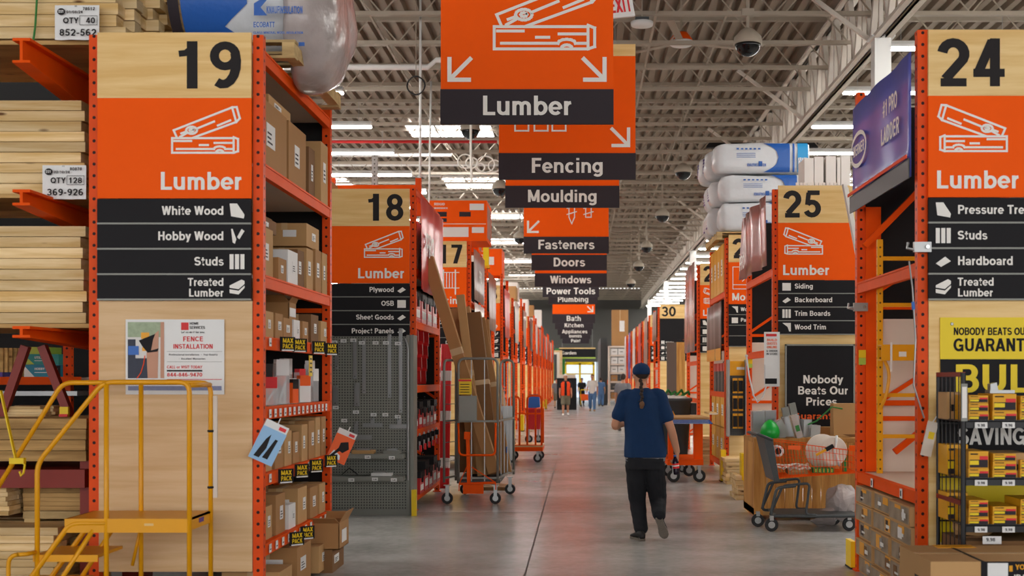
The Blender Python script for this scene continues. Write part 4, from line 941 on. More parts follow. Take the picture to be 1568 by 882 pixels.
def stack_label(px0, px1, py0, py1, d, label, lines, lean=0):
    x0, x1, z0, z1 = X(px0,d), X(px1,d), Z(py1,d), Z(py0,d)
    o = thing('stack_label', label, 'label', (x0, d, z0)); w_, h_ = x1-x0, z1-z0
    mb = MB(); n = 6
    for i in range(n):
        mb.add([(w_*i/n, .008*math.sin(i*2), 0),(w_*(i+1)/n, .008*math.sin(i*2+2), 0),(w_*(i+1)/n, 0, h_),(w_*i/n, 0, h_)], [(0,1,2,3)])
    q = mb.build('sheet', M['paper'], o); q.modifiers.new('t', 'SOLIDIFY').thickness = .002
    mb = MB(); write(mb, 'QTY', w_*.38, h_*.46, h_*.17, -.014, 'C', off=.01); write(mb, lines[0], w_*.93, h_*.46, h_*.17, -.014, 'R', off=.01); write(mb, lines[1], w_*.96, h_*.1, h_*.2, -.014, 'R', off=.01)
    mb.stroke([(w_*.58,h_*.42),(w_*.97,h_*.42),(w_*.97,h_*.68),(w_*.58,h_*.68)], .003, -.014, True)
    write(mb, lines[2], w_*.28, h_*.75, h_*.08, -.014, 'L', off=.0); write(mb, lines[3], w_*.64, h_*.84, h_*.09, -.014, 'L', off=0)
    mb.build('lettering', M['letter_dark'], q)
    mb = MB(); mb.add([(w_*.16+w_*.09*math.cos(i*math.pi/8), -.013, h_*.8+h_*.1*math.sin(i*math.pi/8)) for i in range(16)], [tuple(range(16))]); q2 = mb.build('logo', M['letter_dark'], q)
    mb = MB(); write(mb, 'D21', w_*.16, h_*.765, h_*.08, -.016, w=w_*.12); mb.build('logo_lettering', M['paper'], o)
    MB().box(w_*.45,w_*.5,-.004,0,h_-.012,h_-.002).build('staple', M['steel'], o)
stack_label(84, 152, 8, 61, 8.72, 'white paper label reading QTY 40 on the topmost lumber stack', ('40', '852-562', '01/08/24', '78512'))
stack_label(65, 132, 253, 305, 8.72, 'white paper label reading QTY 128 on a lumber stack', ('128', '369-926', '02/10/24', '80878'))
o = MB().tube([at(57,-10,8.76), at(54,40,8.76), at(50,70,8.78), at(52,78,8.85)], .008, 6).build('green_strap', M['leaf']); tag(o, 'green strap tied round the topmost lumber stack', 'strap')
# things on the shelf behind the arms
MB().box(-6.4, X(118,11.4), 11.3, 11.5, Z(589,11.4), Z(577,11.4)).build('beam', M['orange'], cr)
MB().box(-6.4, -3.5, 11.2, 11.25, 1.7, 4.4).build('back_panel', M['card3'], cr) if False else None
bk = thing('storage_rack', 'orange storage rack with boxes seen between the cantilever braces', 'rack', (0,0,0))
post(bk, X(98,11.6), 11.7, 3.6); MB().box(-6.4, X(98,11.6), 11.6, 11.66, Z(589,11.5), Z(577,11.5)).build('beam', M['orange'], bk); MB().box(-6.4, -3.3, 11.6, 12.7, Z(584,11.5), Z(578,11.5)).build('shelf', M['cream'], bk)
MB().box(-9.5, -3.2, 12.75, 12.8, 0, 5.6).build('back_panel', M['black'], bk)  # flat black sheet added to paint the darkness behind the lumber stacks
MB().box(-6.4, X(118,11.5), 11.5, 12.5, Z(606,11.5), Z(599,11.5)).build('shelf', M['steel'], bk)
for k, (p0, p1, m_, lb, wd) in enumerate(((577,558,'teal2','blue green paint kit box, lowest of the three','HOBBY'),(558,542,'teal','teal box reading UTILITY in the middle of three','UTILITY'),(542,531,'lime','lime green box on top of the teal ones',''))):
    zb, zt = Z(p0,11.8), Z(p1,11.8); o = thing('flat_box', lb, 'box', (X(37,11.8), 11.8, zb)); W_ = X(90,11.8)-X(37,11.8); H_ = zt-zb
    MB().box(0, W_-(.1 if k == 2 else 0), 0, .3, 0, H_-.002).build('carton', M[m_], o)
    mb = MB(); mb.add([(0,-.002,0),(.1,-.002,0),(0,-.002,H_*.9)], [(0,1,2)]); mb.build('corner_print', M['lime' if k else 'paper'], o)
    if wd: mb = MB(); write(mb, wd, .1, H_*.55, .022, -.003, 'L'); mb.box(.1,.26,-.003,-.002,H_*.32,H_*.38); mb.build('lettering', M['paper'], o)
o = MB().box(X(90,11.75), X(104,11.75), 11.55, 11.58, Z(584,11.7), Z(560,11.7)).build('hang_card', M['sign_black']); tag(o, 'small black card hanging before the teal boxes', 'card')
mb = MB()
for i in range(3): mb.box(X(92,11.75), X(102,11.75), 11.54, 11.55, Z(580-i*7,11.7), Z(578.5-i*7,11.7))
mb.build('print', M['paper'], o)
o = MB().box(X(-20,11.8), X(10,11.8), 11.72, 11.95, Z(577,11.8), Z(570,11.8)).build('flat_box', M['purple']); tag(o, 'purple and white slim box at the left picture edge on the orange shelf beam', 'box')
for k in range(7):
    x = X(2+k*5.5, 12.3); o = MB().box(x-.016, x+.016, 12.3+.02*k, 12.34+.02*k, Z(577,11.6)+.003, Z(530,11.6)).build('upright_board', M['pine_dark']); tag(o, 'narrow board standing upright left of the teal boxes', 'board', 'upright boards left of the teal boxes')
MB_('small board lying under the shelf of teal boxes', 'small boards under the teal boxes', X(95,9.6), Z(640,9.3), Z(622,9.3), 9.3, 4, 3, L=.32, bw=.14, jit=.05)
o = MB().box(X(91,9.2), X(104,9.2), 9.2, 9.23, Z(638,9.2), Z(623,9.2)).build('shelf_label', M['yellow2']); tag(o, 'yellow shelf label at the end of the small boards', 'label'); MB().box(X(91,9.2), X(104,9.2), 9.19, 9.2, Z(638,9.2), Z(634,9.2)).build('red_strip', M['redb'], o)
# yellow strap with hook
o = thing('ratchet_strap', 'yellow strap with hook hanging at the far left', 'strap', (0,0,0))
mb = MB(); mb.bar(at(1,598,8.3), at(24,702,8.3), .03, .008); mb.build('webbing', M['yellow2'], o)
mb = MB(); mb.box(X(16,8.3), X(38,8.3), 8.28, 8.32, Z(710,8.3), Z(701,8.3)); mb.build('buckle', M['yellow2'], o)
MB().tube([at(34,706,8.3), at(38,712,8.3), at(36,724,8.3), at(32,729,8.3), at(30,722,8.3)], .008, 6).build('hook', M['yellow2'], o)

# ------------------------------------------------------------------ yellow rolling ladder in front of rack 19
ld = thing('rolling_ladder', 'yellow steel rolling ladder with platform and hand rails before the plywood panel', 'ladder', (0,0,0))
F0, F1, LX0, LX1, PZ, RZ = 7.96, 8.42, X(163,7.96), X(290,7.96), .735, 1.62
def corner(pts, r=.05, n=5):
    out = [Vector(pts[0])]
    for i in range(1, len(pts)-1):
        a, b_, c = Vector(pts[i-1]), Vector(pts[i]), Vector(pts[i+1]); u = (a-b_).normalized()*r; v = (c-b_).normalized()*r
        for k in range(n+1):
            t_ = k/n; out.append((b_+u)*(1-t_)**2+b_*2*t_*(1-t_)+(b_+v)*t_**2)
    out.append(Vector(pts[-1])); return out
def rail(name, pts, r=.0165, rr=.07, par=None, mat='yellow'): return MB().tube(corner(pts, rr), r, 10).build(name, M[mat], par or ld, smooth=True)
rail('hand_rail', [(LX1, F0, .06), (LX1, F0, RZ), (LX0-.02, F0, RZ), (X(57,F0), F0, Z(710,F0)), (X(57,F0), F0, .06)])
rail('hand_rail', [(LX1+.0, F1, .06), (LX1, F1, RZ-.005), (X(96,F1), F1, RZ-.005), (X(0,F1)-.3, F1, Z(850,F1))])
rail('side_rail', [(LX1, F0+.02, RZ-.02), (LX1, F1-.02, RZ-.02)], rr=.01)
rail('post', [(LX0, F0, .06), (LX0, F0, RZ)], rr=.01); rail('post', [(X(216,F1), F1, .06), (X(216,F1), F1, RZ)], rr=.01)
mb = MB(); pl = X(100,F0); mb.box(pl, LX1, F0-.0, F1+.02, PZ-.015, PZ); mb.box(pl, LX1, F0-.012, F0, PZ-.09, PZ); mb.box(LX1-.01, LX1, F0, F1+.02, PZ-.08, PZ); mb.box(pl, pl+.01, F0, F1, PZ-.09, PZ); mb.build('platform', M['yellow'], ld)
MB().box(X(222,F0), X(236,F0), F0-.014, F0-.012, PZ-.045, PZ-.03).build('sticker', M['maple'], ld)
MB().box(LX1+.0001, LX1+.002, F0+.2, F0+.3, PZ-.05, PZ-.02).build('sticker', M['purple'], ld)
for y in (F0, F1-.05):
    rail('stringer', [(LX0, y, PZ-.03), (X(108,F0), y, PZ-.03), (X(30,F0), y, .25), (X(12,F0), y, .05)], .018, .06)
    rail('stringer', [(X(143,F0), y, PZ-.07), (X(60,F0), y, .12)], .016, .02)
for k in range(3):
    z = .5-k*.2; x1 = X(150,F0)-k*.2; x0 = x1-.42
    mb = MB(); mb.box(x0, x1, F0+.0, F1-.03, z-.02, z); mb.box(x0, x1, F0-.004, F0, z-.045, z); mb.build('step', M['yellow'], ld)
rail('low_rail', [(LX0-.42, F0-.12, .06), (X(26,F0)+.0, F0-.12, .06), (X(26,F0), F0-.12, Z(845,F0)), (X(55,F0), F0-.12, Z(845,F0)), (X(55,F0), F0, Z(845,F0))], .014)
rail('brace', [(LX0-.0, F1, .36), (LX0+.07, F1, PZ-.06)], .012)
mb = MB()
for z in (Z(660,F1), Z(746,F1)): mb.lathe([(.021,-.008),(.024,0),(.021,.008)], 12, Matrix.Translation((LX1, F1, z)))
mb.build('clamp', M['rubber'], ld)
MB().box(LX1+.017, LX1+.045, F1-.005, F1+.01, Z(762,F1), Z(606,F1)).build('edge_strip', M['cream'], ld)
for (x, y) in ((LX0,F0),(LX1,F0),(LX1,F1),(X(216,F1),F1),(X(57,F0),F0)):
    mb = MB(); mb.lathe([(.05,-.015),(.055,-.01),(.055,.01),(.05,.015)], 16, Matrix.Translation((x, y, .055)) @ Matrix.Rotation(math.pi/2, 4, 'X')); mb.build('caster', M['rubber'], ld)

# poster on the plywood panel
po = thing('fence_poster', 'white poster about fence installation with a photo on its left half', 'poster', (X(192,8.64), 8.645, Z(604,8.64))); PW, PH = X(343,8.64)-X(192,8.64), Z(489,8.64)-Z(604,8.64)
MB().box(0, PW, 0, .004, 0, PH).build('sheet', M['paper'], po)
def pq(u, v): return (u/888*PW, (676-v)/676*PH)
def pr(mb, u0, u1, v0, v1, y=-.001): a = pq(u0, v1); c = pq(u1, v0); mb.quad(a[0], c[0], a[1], c[1], y); return mb
ph = pr(MB(), 20, 348, 20, 530, -.001).build('photo', M['tee_w'], po)
pr(MB(), 20, 348, 25, 160, -.002).build('foliage', plain('pale foliage print', '#9aa88a', .5, var=.4, scale=25), ph)
mb = MB(); pr(mb, 20, 90, 180, 530, -.0025); pr(mb, 90, 200, 350, 530, -.0025); mb.build('dark_figure', plain('dark print', '#2c3040', .5, var=.3, scale=20), ph)
mb = MB(); mb.add([(*((lambda q: (q[0], -.003, q[1]))(pq(a, b_))),) for a, b_ in ((200,530),(290,530),(300,100),(250,140),(190,300))], [(0,1,2,3,4)]); pr(mb, 315, 348, 25, 530, -.003); mb.build('fence_post', plain('print of cedar post', '#c08d72', .5, var=.1), ph)
mb = MB(); pr(mb, 140, 215, 118, 175, -.0035); pr(mb, 150, 200, 250, 285, -.0035); mb.build('nail_gun', M['yellow'], ph)
mb = MB(); mb.add([(*((lambda q: (q[0], -.004, q[1]))(pq(a, b_))),) for a, b_ in ((120,190),(270,130),(250,180),(230,280),(300,260),(290,290),(200,300),(150,240))], [tuple(range(8))]); mb.build('gun_body', M['sign_black'], ph)
mb = MB(); pr(mb, 25, 120, 240, 320, -.0045); mb.build('sleeve', M['blue'], ph)
mb = MB(); mb.stroke([pq(105,530), pq(140,480), pq(165,400), pq(175,330)], .006, -.005); mb.build('hose', M['vest'], ph)
def ptext(s, u, v, h, mt, al='C', w_=None, off=.02): mb = MB(); a = pq(u, v); write(mb, s, a[0], a[1], h/676*PH, -.002, al, off=off, w=None if not w_ else w_/888*PW); mb.build('lettering', M[mt], po)
ptext('FENCE', 608, 198, 44, 'letter_red'); ptext('INSTALLATION', 608, 264, 42, 'letter_red', w_=360)
ptext('HOME', 576, 48, 22, 'letter_dark', 'L'); ptext('SERVICES', 576, 86, 26, 'letter_dark', 'L', w_=140); ptext('Let us do it for you.', 608, 124, 18, 'letter_dark', w_=215)
pr(MB(), 500, 568, 28, 96).build('logo', M['letter_red'], po)
ptext('Professional Installation  •  Top Quality', 610, 325, 15, 'sign_grey', w_=440, off=0); ptext('•  Excellent Warranties', 600, 362, 15, 'sign_grey', w_=240, off=0)
ptext('CALL or VISIT TODAY', 532, 442, 26, 'letter_red', w_=320); ptext('844-846-9470', 532, 515, 34, 'letter_red', w_=320)
pr(MB(), 372, 692, 455, 470, -.002).build('print', M['letter_dark'], po); pr(MB(), 372, 868, 538, 544, -.002).build('rule', M['letter_red'], po); pr(MB(), 22, 865, 600, 640, -.002).build('footer', plain('blue grey print', '#8288a8', .5, var=.2, scale=40), po)
for v in (288, 380): pr(MB(), 372, 868, v, v+3, -.002).build('rule', M['grey'], po)

# ------------------------------------------------------------------ grey pegboard end unit before the aisle 18 rack
pg = thing('pegboard_unit', 'grey steel pegboard end unit with two shelves below the aisle 18 sign', 'display', (0,0,0)); PD = 14.75; px0, px1 = X(498,PD), X(628,PD)
MB().box(px0, px1, PD, PD+.03, .02, Z(515,PD)).build('pegboard', M['peg'], pg)
for x in (px0, px1-.04, px1+.0): MB().box(x, x+.045, PD-.03, PD+.3, .0, Z(513,PD)).build('upright', M['grey'], pg)
MB().box(px0, px1, PD+.28, PD+.3, .02, Z(515,PD)).build('back_panel', M['grey'], pg)
MB().box(px0, px1, PD-.02, PD+.3, .0, .07).build('base', M['grey'], pg)
for p in (695, 729): MB().box(px0, px1-.05, PD-.26, PD, Z(p+7,PD-.2), Z(p,PD-.2)).build('shelf', M['grey'], pg)
MB().tube(corner([(px1-.02,PD-.05,Z(735,PD)),(px1-.02,PD-.05,Z(530,PD)),(px1-.06,PD-.04,Z(518,PD))], .05), .012, 8).build('conduit', M['steel'], pg)
MB().box(X(630.5,14.65), X(637.5,14.65), 14.62, 14.7, .0, Z(750,14.65)).build('yellow_guard', M['yellow2'], pg) 
def bracket(kind, px, p0, p1, lb):
    o = thing('steel_bracket', lb, 'bracket', (X(px,PD), PD-.03, Z(p1,PD))); H_ = Z(p0,PD)-Z(p1,PD)
    if kind == 'strap': MB().box(-.022, .022, 0, .004, 0, H_).build('plate', M['steel'], o)
    if kind == 'bundle':
        MB().box(-.03, .03, 0, .05, 0, H_).build('plate', M['steel'], o)
    if kind == 'tee': MB().box(-.025, .025, 0, .004, 0, H_).build('plate', M['steel'], o); MB().box(-.12, .12, -.003, .004, 0, .05).build('foot_plate', M['steel'], o)
    if kind == 'ell': MB().box(-.025, .025, 0, .004, 0, H_).build('plate', M['steel'], o); MB().box(-.1, .19, -.003, .004, 0, .055).build('foot_plate', M['steel'], o)
    MB().tube([(0,.04,H_-.02),(0,-.05,H_-.02),(0,-.06,H_)], .004, 6).build('hook', M['chrome'], o)
    mb = MB(); mb.lathe([(.004,0),(.006,.001)], 8, Matrix.Translation((0,-.001,.03)) @ Matrix.Rotation(math.pi/2,4,'X')); mb.build('hole', M['sign_black'], o)
bracket('strap', 516, 524, 565, 'short steel strap, first hanging on the grey pegboard'); bracket('strap', 544, 521, 580, 'medium steel strap on the grey pegboard, second from the orange booklet')
bracket('strap', 558, 518, 602, 'bluish steel strap on the grey pegboard, third along'); bracket('strap', 597, 512, 609, 'long steel strap hanging below the word Project'); bracket('strap', 614, 503, 632, 'longest steel strap at the edge of the grey pegboard')
bracket('bundle', 514, 590, 621, 'dark bundle of small brackets low on the grey pegboard'); bracket('bundle', 547, 586, 622, 'clear-packed steel angles on the grey pegboard')
bracket('tee', 571, 640, 654, 'steel tee bracket on the grey pegboard'); bracket('ell', 546, 645, 673, 'steel corner bracket, largest low on the pegboard'); bracket('tee', 612, 640, 656, 'dull small plate beside the pegboard edge')
k = 0
for px, py in ((512,524),(526,522),(541,521),(554,525),(575,525),(591,525),(609,526),(514,624),(545,631),(572,635),(590,635),(609,638),(527,644),(563,700),(600,701),(538,735),(574,734),(603,735)):
    y_ = PD-.045 if py < 690 else PD-.27
    o = MB().box(-.035, .035, 0, .004, -.02, .02).build('price_label', M['paper'], None, (X(px,y_), y_, Z(py,y_))); tag(o, 'small white price label on the grey pegboard unit', 'label', 'white price labels on the pegboard')
    mb = MB(); write(mb, '1.48', 0, -.008, .016, -.002); mb.build('lettering', M['letter_dark'], o); k += 1
for px, m_, lb, w_ in ((557,'card2','small open tan box on the upper pegboard shelf',.26),(601,'grey','grey bracket pile on the upper pegboard shelf',.2)):
    o = thing('small_stock', lb, 'box', (X(px,PD-.13), PD-.13, Z(695,PD-.2)+.001)); MB().box(-w_/2, w_/2, -.08, .08, 0, .04).build('tray', M[m_], o); MB().box(-w_*.3, w_*.3, -.05, .05, .04, .06).build('contents', M['steel'], o)
o = thing('small_stock', 'thin steel angle standing on the lower pegboard shelf', 'bracket', (X(535,PD-.13), PD-.13, Z(729,PD-.2)+.001)); mb = MB(); mb.bar((-.09,0,.01),(0,0,.09),.01); mb.bar((0,0,.09),(.1,0,.01),.01); mb.build('angle', M['sign_black'], o)
o = thing('small_stock', 'white wrapped brackets on the lower pegboard shelf', 'bracket', (X(585,PD-.13), PD-.13, Z(729,PD-.2)+.001)); MB().box(-.12,.12,-.08,.08,0,.035).build('plate', M['paper'], o); MB().box(-.1,.05,-.05,.05,.035,.05).build('top_plate', M['steel'], o)

# ------------------------------------------------------------------ red tools on the rack behind
def toolbox(x, y, z, sx, sy, sz, label, mat='red'):
    o = thing('tool_box', label, 'tool box', (x, y, z)); 
    MB().box(-sx/2, sx/2, -sy/2, sy/2, 0, sz*.72).build('body', M[mat], o); MB().box(-sx/2-.01, sx/2+.01, -sy/2-.01, sy/2+.01, sz*.72, sz).build('lid', M['sign_black' if mat == 'red' else 'red'], o)
    MB().box(sx/2, sx/2+.015, -sy*.12, sy*.12, sz*.5, sz*.8).build('latch', M['sign_black'], o)
    mb = MB(); mb.box(sx/2, sx/2+.003, -sy*.35, sy*.35, sz*.15, sz*.4); mb.build('label_print', M['paper'], o)
    MB().tube([(0,-sy*.25,sz),(0,-sy*.25,sz+.04),(0,sy*.25,sz+.04),(0,sy*.25,sz)], .008, 6).build('handle', M['sign_black'], o)
for k, (zz, sz) in enumerate(((2.35,.42),(2.85-.0,.02),)):
    if k == 0:
        for j in range(4): toolbox(X18-.27, 15.55+j*.6, zz, .5, .5, .40, 'large red tool box on the upper shelf of rack 18, %s from the near post' % ORD[j])
for j in range(6): toolbox(X18-.17, 15.4+j*.39, 1.0, .3, .32, .34 if j % 2 else .26, 'red boxed tool on the knee-high shelf of rack 18, %s from near post' % ORD[j])
for j in range(5): toolbox(X18-.12, 15.4+j*.45, .2, .34, .38, .28+.1*(j % 2), 'red tool case on the lowest shelf of rack 18, %s from near post' % ORD[j])
for j in range(3):
    for r in range(4):
        o = thing('clamp_display', 'slanted red boxed clamp in rack 18, row %s, %s along' % (ORD[r], ORD[j]), 'tool pack', (X18-.1, 15.42+j*.55+.1*r, 1.6+r*.17)); o.rotation_euler = (.9, 0, .1)
        MB().box(-.06, .06, -.03, .03, -.02, .26).build('pack', M['red'], o); MB().box(.06, .063, -.02, .02, .02, .2).build('print', M['paper'], o)
for j in range(5):
    o = thing('hand_clamp', 'black clamp hanging from the shelf of rack 18, %s from near post' % ORD[j], 'clamp', (X18+.02, 15.4+j*.45, .90)); MB().box(-.01,.01,-.01,.01,-.16,.05).build('bar', M['steel'], o); MB().box(-.02,.03,-.03,.03,-.05,.02).build('jaw', M['sign_black'], o); MB().tube([(.01,0,-.18),(.01,0,-.1)], .018, 8).build('handle', M['redb'], o)
carton((X18-.3, 16.2, 3.001), .55, 1.6, .62, 'pale printed carton below the red banner of rack 18', 'white', 'side')

# cartons on top of the left racks
def ridgid(loc, sx, sy, sz, label):
    o = thing('printed_carton', label, 'box', loc); MB().box(-sx/2, sx/2, -sy/2, sy/2, 0, sz).build('carton', M['sign_orange'], o)
    mb = MB(); f = -sy/2-.002; write(mb, 'RIDGID', -sx*.42, sz*.88, sz*.06, f, 'L'); write(mb, 'WORKBENCH', -sx*.42, sz*.79, sz*.04, f, 'L'); mb.stroke([(-sx*.48,sz*.42),(sx*.48,sz*.42)], .01, f); mb.build('lettering', M['letter'], o)
    mb = MB(); mb.quad(-sx*.42,-sx*.2,sz*.6,sz*.72,f); mb.quad(sx*.02,sx*.22,sz*.6,sz*.72,f); mb.quad(-sx*.42,-sx*.2,sz*.47,sz*.56,f); mb.build('picture', M['sign_grey'], o)
    mb = MB(); mb.quad(-sx*.44,sx*.18,sz*.1,sz*.34,f); mb.quad(sx*.24,sx*.45,sz*.2,sz*.34,f); mb.quad(sx*.2,sx*.45,sz*.76,sz*.92,f); mb.build('shipping_label', M['paper'], o)
    MB().box(sx/2, sx/2+.003, -sy*.4, sy*.4, sz*.1, sz*.9).build('side_print', M['ban_pic'], o)
ridgid((X(702,21.9)-.0, 22.4, 4.08), 1.02, 1.1, .72, 'orange printed tool carton on top of the rack above number 17')
ridgid((X17-.4, 23.6, 4.03), .8, .7, .6, 'second orange carton behind the one above number 17')
ridgid((-2.45, 26.8+.7, 4.03), .7, 1.0, .95, 'tall orange carton on the first rack beyond aisle 17')
o = tag(MB().box(-.06,.06,-.06,.06,0,.52).build('yellow_post_guard', M['yellow2'], None, (-2.04, 26.7, 4.02)), 'bright yellow upright guard beside the tall orange carton', 'guard'); MB().box(-.08,.08,-.08,.08,0,.06).build('foot', M['yellow'], o)
for k, (x, d, h, m_, lb) in enumerate(((-2.5,32.2,.7,'sign_orange','orange block-shaped carton atop the second rack beyond aisle 17'),(-2.4,37.3,.4,'card2','tan carton atop the third rack beyond aisle 17'),(-2.6,42.3,.6,'white','pale carton atop the fourth rack beyond aisle 17'),(-2.5,48.3,.7,'white','white wrapped carton atop the fifth rack beyond aisle 17'),(-2.5,54,.5,'card','brown carton atop the sixth rack beyond aisle 17'),(-2.5,65,.9,'white','pale block atop the eighth rack beyond aisle 17'))):
    carton((x, d+.6, 4.03 if k in (1,3) else 4.33), .9, 1.1, h, lb, m_, 'front')
# metal uprights and beam above sign 18
o = thing('top_beam', 'orange beam across the top behind the number 18', 'beam', (0,0,0)); MB().box(X(505,17.9), X(641,17.9), 17.85, 17.92, Z(305,17.9), Z(284,17.9)).build('beam', M['orange'], o)
for p in (508, 640): MB().box(X(p,17.8)-.04, X(p,17.8)+.04, 17.82, 17.9, Z(330,17.8), Z(272,17.8)).build('upright', M['post'], o)
o = thing('slotted_post', 'slotted galvanised post standing behind the number 18', 'post', (X(574,18.3), 18.3, 0)); MB().box(-.04,.04,-.03,.03,0,Z(237,18.3)).build('post', post_mat('galvanised slotted', '#b9bbb8', '#55554f', .06, .011), o); MB().box(-.08,.08,-.08,.08,0,.015).build('foot_plate', M['steel'], o)
carton((X(507,18.8), 17.5, 4.002), .6, .6, .42, 'brown carton peeking out above the far post of rack 19', 'card2', 'front')

# ------------------------------------------------------------------ grey cage cart with leaning cartons
def wheel(par, x, y, z, r, w_, ax='x', name='wheel'):
    R = Matrix.Translation((x,y,z)) @ (Matrix.Rotation(math.pi/2,4,'Y') if ax == 'x' else Matrix.Rotation(math.pi/2,4,'X'))
    mb = MB(); mb.lathe([(r*.55,-w_/2),(r*.93,-w_/2),(r,-w_*.3),(r,w_*.3),(r*.93,w_/2),(r*.55,w_/2)], 22, R); o = mb.build(name, M['rubber'], par); shade(o)
    mb = MB(); mb.lathe([(r*.5,-w_*.52),(r*.56,-w_*.4),(r*.56,w_*.4),(r*.5,w_*.52)], 18, R); mb.lathe([(r*.16,-w_*.7),(r*.16,w_*.7)], 10, R); mb.build('hub', M['steel'], o)
    return o
def caster(par, x, y, r, w_=.035, ax='x', top=None):
    top = top or 2.6*r; o = wheel(par, x, y, r, r, w_, ax, 'caster'); mb = MB(); q = w_*.75
    for s in (-1, 1):
        if ax == 'x': mb.box(x+s*q-.003, x+s*q+.003, y-.022, y+.022, r*.8, top)
        else: mb.box(x-.022, x+.022, y+s*q-.003, y+s*q+.003, r*.8, top)
    mb.box(x-.045, x+.045, y-.045, y+.045, top-.01, top); mb.build('fork', M['steel'], o)
cg = thing('cage_cart', 'grey tubular cage cart with orange tow handle and brown cartons, by the pegboard', 'cart', (0,0,0)); C0, C1 = 16.0, 17.35
cx0, cx1 = X(680,C0), X(772,C0); zt = Z(549,C0); cm = X(702,C0); ce = X(762,C0)
def U(par, x0, x1, y0, y1, zb, zt_, mat='grey', r=.017, name='side_frame'): return MB().tube(corner([(x0,y0,zb),(x0,y0,zt_),(x1,y1,zt_),(x1,y1,zb)], .09), r, 8).build(name, M[mat], par, smooth=True)
U(cg, cm, ce, C0, C0, .28, zt); U(cg, cx0, cx0+.12, C0+.0, C0+.35, .28, zt-.02); U(cg, ce-.05, cx1+.05, C1, C1, .28, zt-.0); U(cg, cx0+.05, cm+.1, C1, C1, .28, zt-.02)
for z in (Z(645,C0), .34):
    mb = MB(); mb.bar((cm,C0,z),(ce,C0,z),.025); mb.bar((cx0,C0,z),(cx0+.12,C0+.35,z),.025); mb.bar((ce,C0,z),(cx1+.05,C1,z),.025); mb.build('cross_bar', M['grey'], cg)
mb = MB()
for i in range(1, 3): x = cm+(ce-cm)*i/3; mb.bar((x,C0,.3),(x,C0,zt-.01),.010)
for i in range(1, 5): q = i/5; mb.bar((ce+(cx1+.05-ce)*q,C0+(C1-C0)*q,.3),(ce+(cx1+.05-ce)*q,C0+(C1-C0)*q,zt-.05),.010)
for i in range(1, 6): z = .3+i*.25; mb.bar((cx0,C0,z),(cx0+.12,C0+.35,z),.008)
mb.build('wire_mesh', M['steel'], cg)
MB().box(cm-.02, ce+.03, C0, C1, .27, .31).build('deck', M['dgrey'], cg)
MB().box(cx1-.26, cx1+.04, C1-.15, C1-.1, .5, 1.25).build('side_plate', M['steel'], cg)
MB().box(X(703,C0-.06), X(730,C0-.06), C0-.08, C0-.02, Z(644,C0), Z(606,C0)).build('document_box', M['grey'], cg)
o = MB().box(X(702.5,C0-.06), X(722,C0-.06), C0-.03, C0-.022, Z(604,C0), Z(580,C0)).build('warning_sign', M['yellow2'], cg); MB().box(X(702.5,C0), X(722,C0), C0-.032, C0-.03, Z(584,C0), Z(581,C0)).build('red_band', M['redb'], o)
mb = MB()
for i in range(4): mb.box(X(705,C0), X(719,C0), C0-.034, C0-.03, Z(589+i*4,C0), Z(588+i*4,C0))
mb.build('print', M['letter_dark'], o)
MB().tube(corner([at(702,648,C0-.05), at(703,697,C0-.12), at(758,697,C0-.12), at(759,648,C0-.05)], .06), .014, 8).build('tow_handle', M['orange'], cg, smooth=True)
mb = MB(); mb.bar(at(718,740,C0-.05), at(716,662,C0-.08), .045, .03, (0,1,0)); mb.box(X(712,C0), X(721,C0), C0-.12, C0-.05, Z(672,C0), Z(661,C0)); mb.build('tow_bar', M['orange'], cg)
mb = MB(); mb.bar(at(703,741,C0-.04), at(759,739,C0-.04), .03); mb.bar(at(703,741,C0-.04), at(716,712,C0-.04), .012); mb.bar(at(759,739,C0-.04), at(722,715,C0-.04), .012); mb.bar(at(703,741,C0-.04), at(703,752,C0-.04), .012); mb.bar(at(759,739,C0-.04), at(759,750,C0-.04), .012); mb.build('tow_frame', M['orange'], cg)
MB().box(X(710,C0), X(741,C0), C0-.1, C0-.06, Z(755,C0), Z(741,C0)).build('tow_plate', M['orange'], cg)
for x, y in ((cx0+.04,C0+.02),(ce-.03,C0+.02),(cx0+.15,C1),(cx1-.0,C1),): caster(cg, x, y, .075, .04, 'y', .25)
MB().box(cx1-.03, cx1-.015, C0+.9, C0+1.1, Z(700,C0), Z(690,C0)).build('blue_tape', M['blue'], cg)
# leaning long cartons
def slab(a, b_, w_, t_, label, mat='card', name='long_carton', up=(0,1,0)):
    """long carton leaning from foot a to head b_"""
    mb = MB(); mb.bar(a, b_, w_, t_, up); o = mb.build(name, M[mat]); tag(o, label, 'long carton')
    d_ = Vector(b_)-Vector(a); mb = MB(); p = Vector(a)+d_*.55; mb.bar(p, p+d_*.03, w_*1.01, t_*1.01, up); mb.build('packing_tape', M['tape'], o); return o
slab(at(757,722,16.35), at(655,395,16.2), .15, .22, 'long brown carton leaning furthest left with a taped head, over the cage cart', 'card')
mb = MB(); mb.bar(at(657,402,16.2), at(652,374,16.2), .085, .10, (0,1,0)); o = mb.build('wrapped_bundle', M['film']); tag(o, 'plastic wrapped bundle end sticking from the leftmost leaning carton', 'bundle'); mb = MB(); mb.bar(at(655,392,16.19), at(654.5,389,16.19), .09, .105, (0,1,0)); mb.build('tape', M['paper'], o)
slab((X(752,16.7),16.7,.33), at(722,480,16.9), .26, .2, 'long brown carton in the middle of the cage cart', 'card3')
slab((X(736,16.9),16.9,.33), at(705,472,17.1), .27, .16, 'broad brown carton standing upright in the cage cart', 'card2')
slab((X(738,16.5),16.5,.33), at(705,452,16.65), .11, .1, 'thin torn-headed brown carton between the leaning ones', 'card2')
slab((X(775,17.0),17.0,.33), at(735,488,17.2), .15, .18, 'dark brown carton leaning at the back of the cage cart', 'card')
